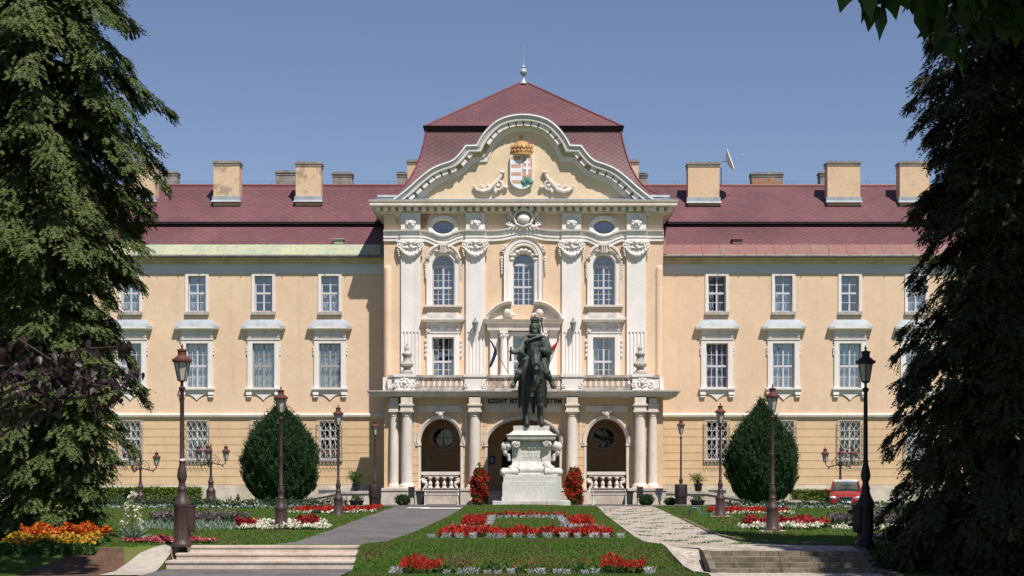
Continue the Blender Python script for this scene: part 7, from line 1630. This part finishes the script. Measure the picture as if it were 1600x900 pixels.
# ---- flower beds
def bed(label, areas, spec, seed, group='flower beds in the lawns', cat='flower bed', name='flower_bed'):
    """areas: (x0, x1, y0, y1) rectangles; spec: (part, material, number per m2, height range, half length, half width, upright)"""
    rng = np.random.default_rng(seed); xs_ = [a for r in areas for a in r[:2]]; ys_ = [a for r in areas for a in r[2:4]]
    cx, cyy = (min(xs_) + max(xs_)) / 2, (min(ys_) + max(ys_)) / 2; z0 = gh(cx, cyy); t = thing(name, label, cat, (cx, cyy, z0), group=group)
    for nm, m, dens, (h0, h1), L, W, up in spec:
        Ps = []
        for r in areas:
            if len(r) > 4 and nm not in r[4]: continue
            n = int((r[1] - r[0]) * (r[3] - r[2]) * dens); x = rng.uniform(r[0], r[1], n); y = rng.uniform(r[2], r[3], n)
            gz = np.array([gh(a, b_) for a, b_ in zip(x, y)]) if n else np.zeros(0)
            lump = 0.75 + 0.35 * np.sin(x * 5.1 + y * 2.3) * np.sin(y * 4.7 - x * 1.9)
            Ps.append(np.stack([x - cx, y - cyy, gz - z0 + (h0 + (h1 - h0) * rng.random(n)) * lump], 1))
        P_ = np.concatenate(Ps); n = len(P_)
        if n: leaves(nm, M[m], P_, rnd_unit(rng, n) + np.array([0, 0, up]), rng.uniform(0.7, 1.25, n) * L, rng.uniform(0.7, 1.25, n) * W, t, rng)
    return t
SALV = [('foliage', 'bedgreen', 460, (0.02, 0.18), 0.06, 0.024, 0.4), ('blossoms', 'red', 900, (0.12, 0.34), 0.05, 0.02, 1.6), ('low_blossoms', 'red', 330, (0.12, 0.24), 0.045, 0.018, 1.5)]
bed('red salvia bed framing the small lawn before the pedestal', [(-2.3, -0.9, 41.2, 42.6, ('foliage', 'blossoms')), (1.2, 2.42, 41.2, 42.6, ('foliage', 'blossoms')), (-0.9, 1.2, 41.3, 42.3, ('foliage', 'low_blossoms')), (-0.9, 1.2, 41.4, 42.0, ('low_blossoms', 'blossoms')), (-1.95, -1.2, 47.6, 50.8, ('foliage', 'blossoms')), (1.45, 2.2, 47.6, 50.8, ('foliage', 'blossoms')), (-1.4, 1.6, 55.4, 56.6, ('foliage', 'low_blossoms'))], SALV, 1)
bed('red salvia bed at the foot of the grassy bank, nearest the camera', [(-2.78, -1.85, 34.3, 35.1), (1.75, 2.75, 34.3, 35.1), (-1.85, 1.75, 34.5, 35.0, ('foliage', 'yellowing_leaves')), (-1.85, 1.75, 34.7, 34.9, ('sparse_blossoms',))],
    [('foliage', 'bedgreen', 650, (0.02, 0.24), 0.06, 0.022, 0.5), ('blossoms', 'red', 1000, (0.22, 0.46), 0.04, 0.015, 2.5), ('sparse_blossoms', 'red', 90, (0.2, 0.45), 0.045, 0.014, 3.0), ('yellowing_leaves', 'hedge', 60, (0.1, 0.25), 0.05, 0.02, 0.3)], 2)
def silver_proto():
    rng = np.random.default_rng(8); n = 80; az = rng.random(n) * 2 * PI; r = rng.random(n) ** 0.6 * 0.13; P_ = np.stack([r * np.cos(az), r * np.sin(az), 0.03 + rng.random(n) * 0.13], 1)
    A = np.stack([np.cos(az) * 0.8, np.sin(az) * 0.8, 0.3 + rng.random(n)], 1); o = leaves('silver_plant', M['silver'], P_, A, 0.068, 0.0105, None, rng); return o
sp = silver_proto(); first = [True]; srng = random.Random(2)
def silver(x, y, s, label, group):
    if first[0]: o = sp; first[0] = False
    else: o = sp.copy(); col.objects.link(o)
    o.location = (x, y, gh(x, y)); o.scale = (s * 0.8, s * 0.8, s * 0.85); o.rotation_euler = (0, 0, srng.uniform(0, 6)); tag(o, label, 'plant', group)
la_ = 'silver grey foliage plant in the front row of the bed framing the small lawn'; n = 14
for i in range(n): silver(-2.5 + 5.1 * i / (n - 1) + srng.uniform(-0.06, 0.06), 40.9 + srng.uniform(-0.1, 0.1), srng.uniform(0.9, 1.3), la_, 'silver plants in front of the framing red bed')
la_ = 'silver grey foliage plant on the inner edge of the bed framing the small lawn'
for i in range(7):
    for x in (-1.12, 1.32): silver(x + srng.uniform(-0.05, 0.05), 47 + i * 1.15, srng.uniform(0.9, 1.25), la_, 'silver plants inside the framing red bed')
for i in range(10): silver(-1.1 + 2.4 * i / 9, 54.8, srng.uniform(0.9, 1.2), la_, 'silver plants inside the framing red bed')
la_ = 'silver grey plant at the near end of a red side block of the framing bed'
for x in (-2.15, -1.85, -1.55, -1.3, 1.5, 1.8, 2.1, 2.35): silver(x, 46.3, srng.uniform(0.9, 1.3), la_, 'silver plants at the ends of the red side blocks')
la_ = 'silver grey foliage plant along the near edge of the bed at the bank foot'
for i in range(12): silver(-1.75 + 3.4 * i / 11 + srng.uniform(-0.08, 0.08), 34.33 + srng.uniform(-0.05, 0.05), srng.uniform(0.8, 1.25), la_, 'silver plants along the nearest red bed')
for x, y in ((-2.9, 34.7), (-2.85, 34.4), (2.85, 34.6), (2.8, 34.35)): silver(x, y, 1.2, 'silver grey foliage plant at an outer end of the bed at the bank foot', 'silver plants at the ends of the nearest red bed')
EDGE = [('foliage', 'bedgreen', 300, (0.01, 0.14), 0.06, 0.025, 0.4), ('blossoms', 'red', 420, (0.12, 0.24), 0.055, 0.035, 0.4), ('pale_edging', 'ivory', 260, (0.03, 0.15), 0.05, 0.028, 0.4)]
def strip(label, x0, x1, y0, y1, cols_, seed, edge=0.35):
    sp_ = [('foliage', 'bedgreen', 320, (0.01, 0.14), 0.06, 0.025, 0.4), ('blossoms', cols_[0], 430, (0.12, 0.25), 0.055, 0.035, 0.4), ('pale_edging', cols_[1], 300, (0.05, 0.17), 0.05, 0.03, 0.4)]
    return bed(label, [(x0, x1, y0 + edge, y1, ('foliage', 'blossoms')), (x0 - 0.2, x1 + 0.2, y0, y0 + edge, ('foliage', 'pale_edging'))], sp_, seed)
strip('strip of red begonias with a pale edge behind the second left lamp', -9.6, -7.0, 63.5, 67.5, ('red', 'ivory'), 21); strip('strip of red begonias with a pale edge left of the asphalt path, nearer the portico', -6.95, -6.5, 65.5, 71.0, ('red', 'ivory'), 22)
strip('strip of red begonias with a pale edge right of the gravel path', 7.9, 10.9, 62.5, 66.5, ('red', 'ivory'), 23)
bed('ivory and dark red flower bed round the second left lamp', [(-8.9, -6.5, 49.8, 51.0, ('foliage', 'ivory_blossoms')), (-8.7, -5.9, 46.6, 47.6, ('foliage', 'ivory_blossoms')), (-7.3, -6.7, 49.3, 50.6, ('foliage', 'dark_blossoms')), (-8.9, -8.3, 47.4, 48.2, ('foliage', 'dark_blossoms'))],
    [('foliage', 'bedgreen', 300, (0.01, 0.14), 0.06, 0.025, 0.4), ('ivory_blossoms', 'ivory', 420, (0.10, 0.22), 0.05, 0.03, 0.4), ('dark_blossoms', 'darkred', 700, (0.15, 0.36), 0.06, 0.035, 0.5)], 24)
bed('ivory and dark red flower bed round the second right lamp', [(6.7, 9.1, 46.9, 48.0, ('foliage', 'ivory_blossoms')), (8.6, 9.6, 48.0, 51.0, ('foliage', 'ivory_blossoms', 'dark_blossoms')), (7.2, 8.9, 49.0, 51.0, ('foliage', 'dark_blossoms'))],
    [('foliage', 'bedgreen', 300, (0.01, 0.14), 0.06, 0.025, 0.4), ('ivory_blossoms', 'ivory', 420, (0.10, 0.22), 0.05, 0.03, 0.4), ('dark_blossoms', 'darkred', 260, (0.15, 0.34), 0.06, 0.035, 0.5)], 25)
ROSE = [('foliage', 'rosegreen', 300, (0.02, 0.62), 0.075, 0.04, 0.5), ('pale_front_plants', 'greygreen', 40, (0.02, 0.2), 0.07, 0.03, 0.6)]
def border(label, x0, x1, y, seed, hgt):
    return bed(label, [(x0, x1, y, y + 1.1, ('foliage',)), (x0, x1, y - 0.5, y, ('pale_front_plants', 'white_blossoms'))], [('foliage', 'rosegreen', 330, (0.02, hgt), 0.07, 0.036, 0.5), ('pale_front_plants', 'greygreen', 110, (0.02, 0.22), 0.07, 0.03, 0.6), ('white_blossoms', 'silver', 45, (0.10, 0.24), 0.05, 0.03, 0.4)], seed, group='rose borders across the lawns', cat='flower border', name='rose_border')
border('long dark green rose border across the left lawn', -22, -8.3, 72.0, 31, 0.52); border('long dark green rose border across the right lawn', 9.2, 22, 72.0, 32, 0.36)
bed('mauve and grey leaved border left of the second left lamp', [(-11.9, -8.9, 48.5, 50.2, ('foliage', 'mauve_heads')), (-11.9, -8.9, 46.8, 48.4, ('grey_leaves',))], [('foliage', 'rosegreen', 420, (0.02, 0.42), 0.07, 0.03, 0.8), ('mauve_heads', 'mauve', 170, (0.36, 0.56), 0.05, 0.03, 0.8), ('grey_leaves', 'greygreen', 200, (0.02, 0.28), 0.10, 0.013, 1.4)], 26)
bed('mauve and grey leaved border right of the second right lamp', [(9.9, 13.0, 48.5, 50.2, ('foliage', 'mauve_heads')), (9.6, 13.0, 46.8, 48.4, ('grey_leaves',))], [('foliage', 'rosegreen', 420, (0.02, 0.42), 0.07, 0.03, 0.8), ('mauve_heads', 'mauve', 200, (0.36, 0.6), 0.05, 0.03, 0.8), ('grey_leaves', 'ivory', 120, (0.02, 0.2), 0.05, 0.024, 0.6)], 27)
bed('pink begonia strip at the foot of the tall left lamp', [(-9.95, -7.7, 38.1, 38.8)], [('foliage', 'bedgreen', 500, (0.01, 0.12), 0.05, 0.025, 0.4), ('blossoms', 'pink', 900, (0.10, 0.20), 0.04, 0.028, 0.4), ('pale_edging', 'ivory', 160, (0.03, 0.16), 0.04, 0.025, 0.4)], 28)
bed('orange and yellow marigold bed at the left edge', [(-12.6, -10.35, 37.9, 38.7, ('foliage', 'orange_heads')), (-12.6, -10.3, 37.0, 37.8, ('foliage', 'yellow_heads')), (-12.6, -10.2, 36.5, 37.0, ('foliage',))], [('foliage', 'bedgreen', 700, (0.01, 0.22), 0.06, 0.03, 0.5), ('orange_heads', 'orange', 800, (0.36, 0.52), 0.05, 0.04, 0.6), ('yellow_heads', 'yellow', 520, (0.22, 0.34), 0.045, 0.035, 0.6)], 29)
bed('low pale edging plants in the shade of the right conifer', [(9.0, 11.0, 40.0, 40.8)], [('foliage', 'bedgreen', 300, (0.01, 0.12), 0.05, 0.025, 0.4), ('blossoms', 'ivory', 260, (0.08, 0.18), 0.04, 0.028, 0.4)], 30)
# yucca in flower
d = 38.6; yz = thing('yucca', 'yucca with a tall spike of creamy bells before the left conifer', 'plant', (X(205, d), d, gh(X(205, d), d))); rng_ = np.random.default_rng(5)
n = 70; az = rng_.random(n) * 2 * PI; el = rng_.uniform(0.15, 1.2, n); A = np.stack([np.cos(az) * np.cos(el), np.sin(az) * np.cos(el), np.sin(el)], 1); leaves('blade_leaves', M['greygreen'], A * 0.24 + np.array([0.05, 0, 0.1]), A, 0.26, 0.022, yz, rng_)
Ps = []; b = MB()
b.tube([(0, 0, 0.1), (0.04, 0, 0.6), (0.02, 0, 1.25)], [0.02, 0.014, 0.005], 5)
for i in range(46):
    z = rng_.uniform(0.38, 1.26); a = rng_.random() * 2 * PI; l = 0.22 * (1.3 - z) / 0.9 + 0.04; p = np.array([0.03 + l * math.cos(a), l * math.sin(a), z + 0.05]); b.tube([(0.03, 0, z), tuple(p)], 0.005, 4)
    for k in range(7): Ps.append(p + rng_.normal(size=3) * 0.032)
st = obj('flower_stalk', b.mesh('flower_stalk', M['hedge']), yz); P_ = np.array(Ps); leaves('blossoms', M['ivory'], P_, rnd_unit(rng_, len(P_)) + np.array([0, 0, -0.6]), 0.036, 0.024, yz, rng_)

# ---- leafy trees beyond the frame whose branches hang into it, and that shade the right side
def broadleaf(label, x, y, z0, H, blobs, m, seed, dens=60, L=0.2, trunk_r=0.3, hang=(), name='broadleaf_tree'):
    """blobs: (x, y, z, radius) clumps of leaves relative to the foot; hang: polylines of hanging twigs with big leaves"""
    rng = np.random.default_rng(seed); t = thing(name, label, 'tree', (x, y, z0)); b = MB()
    b.tube([(0, 0, -0.3), (0.1, 0, H * 0.3), (0, 0.1, H * 0.6)], [trunk_r, trunk_r * 0.7, trunk_r * 0.4], 10); Ps = []
    for (bx, by, bz, br) in blobs:
        b.tube([(0.05, 0, H * 0.32), (bx * 0.5, by * 0.5, (H * 0.35 + bz) / 2 + 0.5), (bx, by, bz)], [trunk_r * 0.4, trunk_r * 0.25, 0.03], 6)
        n = int(dens * br ** 2 * 4); v = rnd_unit(rng, n) * (br * rng.uniform(0.45, 1.0, n) ** 0.5)[:, None]; v[:, 2] *= 0.8; Ps.append(v + np.array([bx, by, bz]))
    P_ = np.concatenate(Ps); A = rnd_unit(rng, len(P_)) + np.array([0, 0, -0.5])
    for line in hang:
        pts = [np.array(p) for p in line]; b.tube([tuple(p) for p in pts], [0.03] + [0.016] * (len(pts) - 2) + [0.006], 5); hp, ha = [], []
        for a_, c_ in zip(pts, pts[1:]):
            for k in range(max(2, int(np.linalg.norm(c_ - a_) / 0.05))):
                p = a_ + (c_ - a_) * rng.random(); dr = np.array([rng.normal() * 0.45, rng.normal() * 0.45, -1.0]); dr /= np.linalg.norm(dr); hp.append(p + dr * L * 0.9 + rng.normal(size=3) * 0.05); ha.append(dr)
        P_ = np.concatenate([P_, np.array(hp)]); A = np.concatenate([A, np.array(ha)])
    n = len(P_); obj('trunk', b.mesh('trunk', M['bark']), t)
    # leaf outline: six-pointed blade with a drawn-out tip, slightly folded along the rib
    A = norm(A); B = norm(np.cross(A, rnd_unit(rng, n))); N = np.cross(A, B); s = rng.uniform(0.7, 1.25, n)[:, None] * L
    prof_ = [(-1.0, 0.0, 0), (-0.75, 0.62, 0.12), (0.0, 0.66, 0.16), (0.45, 0.34, 0.08), (1.15, 0.0, -0.06), (0.45, -0.34, 0.08), (0.0, -0.66, 0.16), (-0.75, -0.62, 0.12)]
    v = np.stack([P_ + A * s * a + B * s * w + N * s * h for a, w, h in prof_], 1).astype(np.float32); K = len(prof_)
    me = bpy.data.meshes.new('crown'); me.vertices.add(K * n); me.vertices.foreach_set('co', v.ravel()); idx = np.arange(n, dtype=np.int32)[:, None] * K
    lo = np.concatenate([np.concatenate([idx + k for k in (0, 1, 2, 3, 4)], 1), np.concatenate([idx + k for k in (0, 4, 5, 6, 7)], 1)], 0).ravel()
    me.loops.add(len(lo)); me.loops.foreach_set('vertex_index', lo); me.polygons.add(2 * n); me.polygons.foreach_set('loop_start', np.arange(0, 10 * n, 5, dtype=np.int32)); me.materials.append(m); me.update(calc_edges=True)
    obj('crown', me, t); return t
def rel(u, v, d, o): return (X(u, d) - o[0], d - o[1], Z(v, d) - o[2])
o1 = (8.6, 12.5, -0.5)
hang = [[rel(1680, -30, 13.0, o1), rel(1540, -22, 12.2, o1), rel(1430, -12, 11.8, o1), rel(1338, -12, 11.6, o1)], [rel(1680, -40, 13.0, o1), rel(1520, -30, 11.8, o1), rel(1420, -22, 11.5, o1), rel(1350, -18, 11.4, o1)], [rel(1700, -60, 13.0, o1), rel(1560, -55, 12.2, o1), rel(1440, -35, 11.8, o1), rel(1345, -30, 11.6, o1)], [rel(1620, -40, 12.4, o1), rel(1500, -10, 12.0, o1), rel(1455, 30, 11.9, o1)], [rel(1660, 0, 12.6, o1), rel(1540, 30, 12.2, o1), rel(1480, 70, 12.1, o1)], [rel(1640, -30, 12.6, o1), rel(1560, -20, 12.2, o1), rel(1470, -20, 12.0, o1), rel(1400, -28, 11.9, o1)]]
broadleaf('broad leaved tree whose dark leaves hang into the top right corner', *o1, 10.0, [(1.2, -1, 8.5, 2.6), (-0.6, 0.6, 9.3, 1.9), (2.2, 1.5, 7.5, 2.2), (0.4, -2.2, 7.4, 2.0), (-0.4, 0.2, 7.6, 1.3), (-4.4, -2.0, 8.6, 1.9), (-2.8, -2.4, 8.6, 1.9), (-4.6, -1.0, 8.2, 1.4), (-1.6, -1.0, 8.4, 1.8)], M['broad'], 51, dens=110, L=0.115, hang=hang)
o2 = (17.7, 25.0, -0.5)
broadleaf('large broad leaved tree shading the right conifer', *o2, 21.0, [(0, 0, 17, 4.5), (-3.0, 4.0, 18.5, 3.8), (-1, 3, 14.2, 3.6), (2, -2, 14, 4), (-2.6, 0.8, 16, 3.8), (-1.6, 6.0, 16.4, 2.8), (-0.2, 0.8, 11.2, 3.2), (0.8, -1.0, 9.0, 2.6), (-0.2, 3.4, 11.6, 2.6)], M['broad'], 52, dens=48, L=0.22, trunk_r=0.5)
o4 = (-14.6, 27.0, -0.5)
broadleaf('broad leaved tree beyond the left edge shading the bare soil', *o4, 14.0, [(6.6, 2.0, 13.4, 1.6), (4.6, 1.6, 13.0, 1.8), (2.4, 1.0, 12.6, 2.0), (7.6, 1.2, 13.6, 1.2), (0, -0.5, 11, 2.2)], M['broad'], 54, dens=60, L=0.16)
o3 = (-9.2, 24.0, -0.5)
hang3 = [[(0.3, -0.2, 3.2), rel(40, 560, 23.4, o3), rel(140, 545, 22.6, o3), rel(205, 540, 22.2, o3)], [(0.3, -0.2, 2.8), rel(60, 600, 23.2, o3), rel(160, 570, 22.6, o3), rel(222, 585, 22.2, o3)], [(0.3, 0, 2.4), rel(60, 640, 23.2, o3), rel(130, 600, 22.6, o3), rel(190, 605, 22.3, o3)], [(0.3, -0.3, 3.4), rel(30, 530, 23.4, o3), rel(100, 575, 22.8, o3), rel(150, 600, 22.5, o3)]]
broadleaf('purple leaved tree reaching in before the left conifer', *o3, 6.0, [(0.4, 0, 4.3, 0.8), (-0.5, 0.3, 4.6, 1.0), (0.1, -0.5, 3.9, 0.7), (1.2, -0.6, 3.9, 0.5), (1.9, -0.9, 3.75, 0.42), (2.5, -1.1, 3.75, 0.38), (3.0, -1.3, 3.5, 0.3), (2.0, -0.7, 3.35, 0.3)], M['purple'], 53, dens=70, L=0.075, trunk_r=0.12, hang=hang3, name='purple_leaved_tree')

# ---- grass
def grass():
    rng = np.random.default_rng(77); Ps = []
    def patch(x0, x1, y0, y1, n, f=None):
        x = rng.uniform(x0, x1, n); y = y0 + (y1 - y0) * rng.random(n) ** 1.35
        k = np.ones(n, bool) if f is None else f(x, y); Ps.append(np.stack([x[k], y[k]], 1))
    ke = lambda y: np.interp(y, [33.6, 34.3, 35, 35.7, 36.4, 37.2, 37.9, 39, 42, 50, 62, 70, 75.4], [4.34, 4.14, 3.9, 3.69, 3.54, 3.42, 3.34, 3.07, 3.02, 3.12, 3.27, 3.47, 3.57])
    ll = lambda y: np.interp(y, [33.6, 37.3, 37.4, 38.2, 39.2, 46, 58, 70, 75.4], [-3.95, -3.95, -3.98, -3.88, -3.48, -3.18, -2.93, -2.83, -2.88])
    lo_ = lambda y: np.interp(y, [37.3, 38.2, 39.2, 46, 58, 70, 75.4], [-8.1, -6.12, -5.82, -5.87, -6.07, -6.22, -6.27]); ro_ = lambda y: np.interp(y, [37, 37.7, 39, 42, 50, 62, 70, 75.4], [8.6, 6.5, 5.55, 5.42, 5.62, 5.97, 6.22, 6.32])
    patch(-4.0, 4.4, 33.6, 40.0, 110000, lambda x, y: (x > ll(y)) & (x < ke(y)))
    patch(-3.6, 3.6, 40.0, 75.3, 80000, lambda x, y: (x > ll(y)) & (x < ke(y)))
    patch(-26, -5.8, 37.5, 75.3, 150000, lambda x, y: (x > -0.36 * y) & (x < lo_(y))); patch(5.4, 27, 37.8, 75.3, 150000, lambda x, y: (x < 0.36 * y) & (x > ro_(y)))
    patch(-13.5, -8.6, 33.8, 38.5, 40000, lambda x, y: ~((x > -11.3) & (x < -8.5) & (y < 37.3)) & ~((x > -9.4) & (y < 37.8))); patch(8.05, 14, 33.6, 38.8, 40000)
    def tufts(x, y): return (np.sin(x * 3.1 + 1.3 * np.sin(y * 0.9)) * np.sin(y * 2.3 + 1.7 * np.sin(x * 2.0)) + rng.normal(size=len(x)) * 0.25) > 0.62
    patch(3.2, 6.1, 37.8, 74.0, 22000, lambda x, y: tufts(x, y) & (x > ke(y)) & (x < ro_(y))); patch(4.2, 8, 33.6, 34.8, 2500, tufts)
    q = np.concatenate(Ps); n = len(q); z = np.array([gh(a, b_) for a, b_ in q]); h = rng.uniform(0.014, 0.036, n); P_ = np.stack([q[:, 0], q[:, 1], z + h * 0.6], 1)
    A = rnd_unit(rng, n) * 0.55 + np.array([0, 0, 1]); o = leaves('grass', M['blade'], P_, A, h, 0.010 + 0.0002 * q[:, 1], None, rng); tag(o, 'short mown grass on the lawns', 'grass', kind='stuff')
grass()
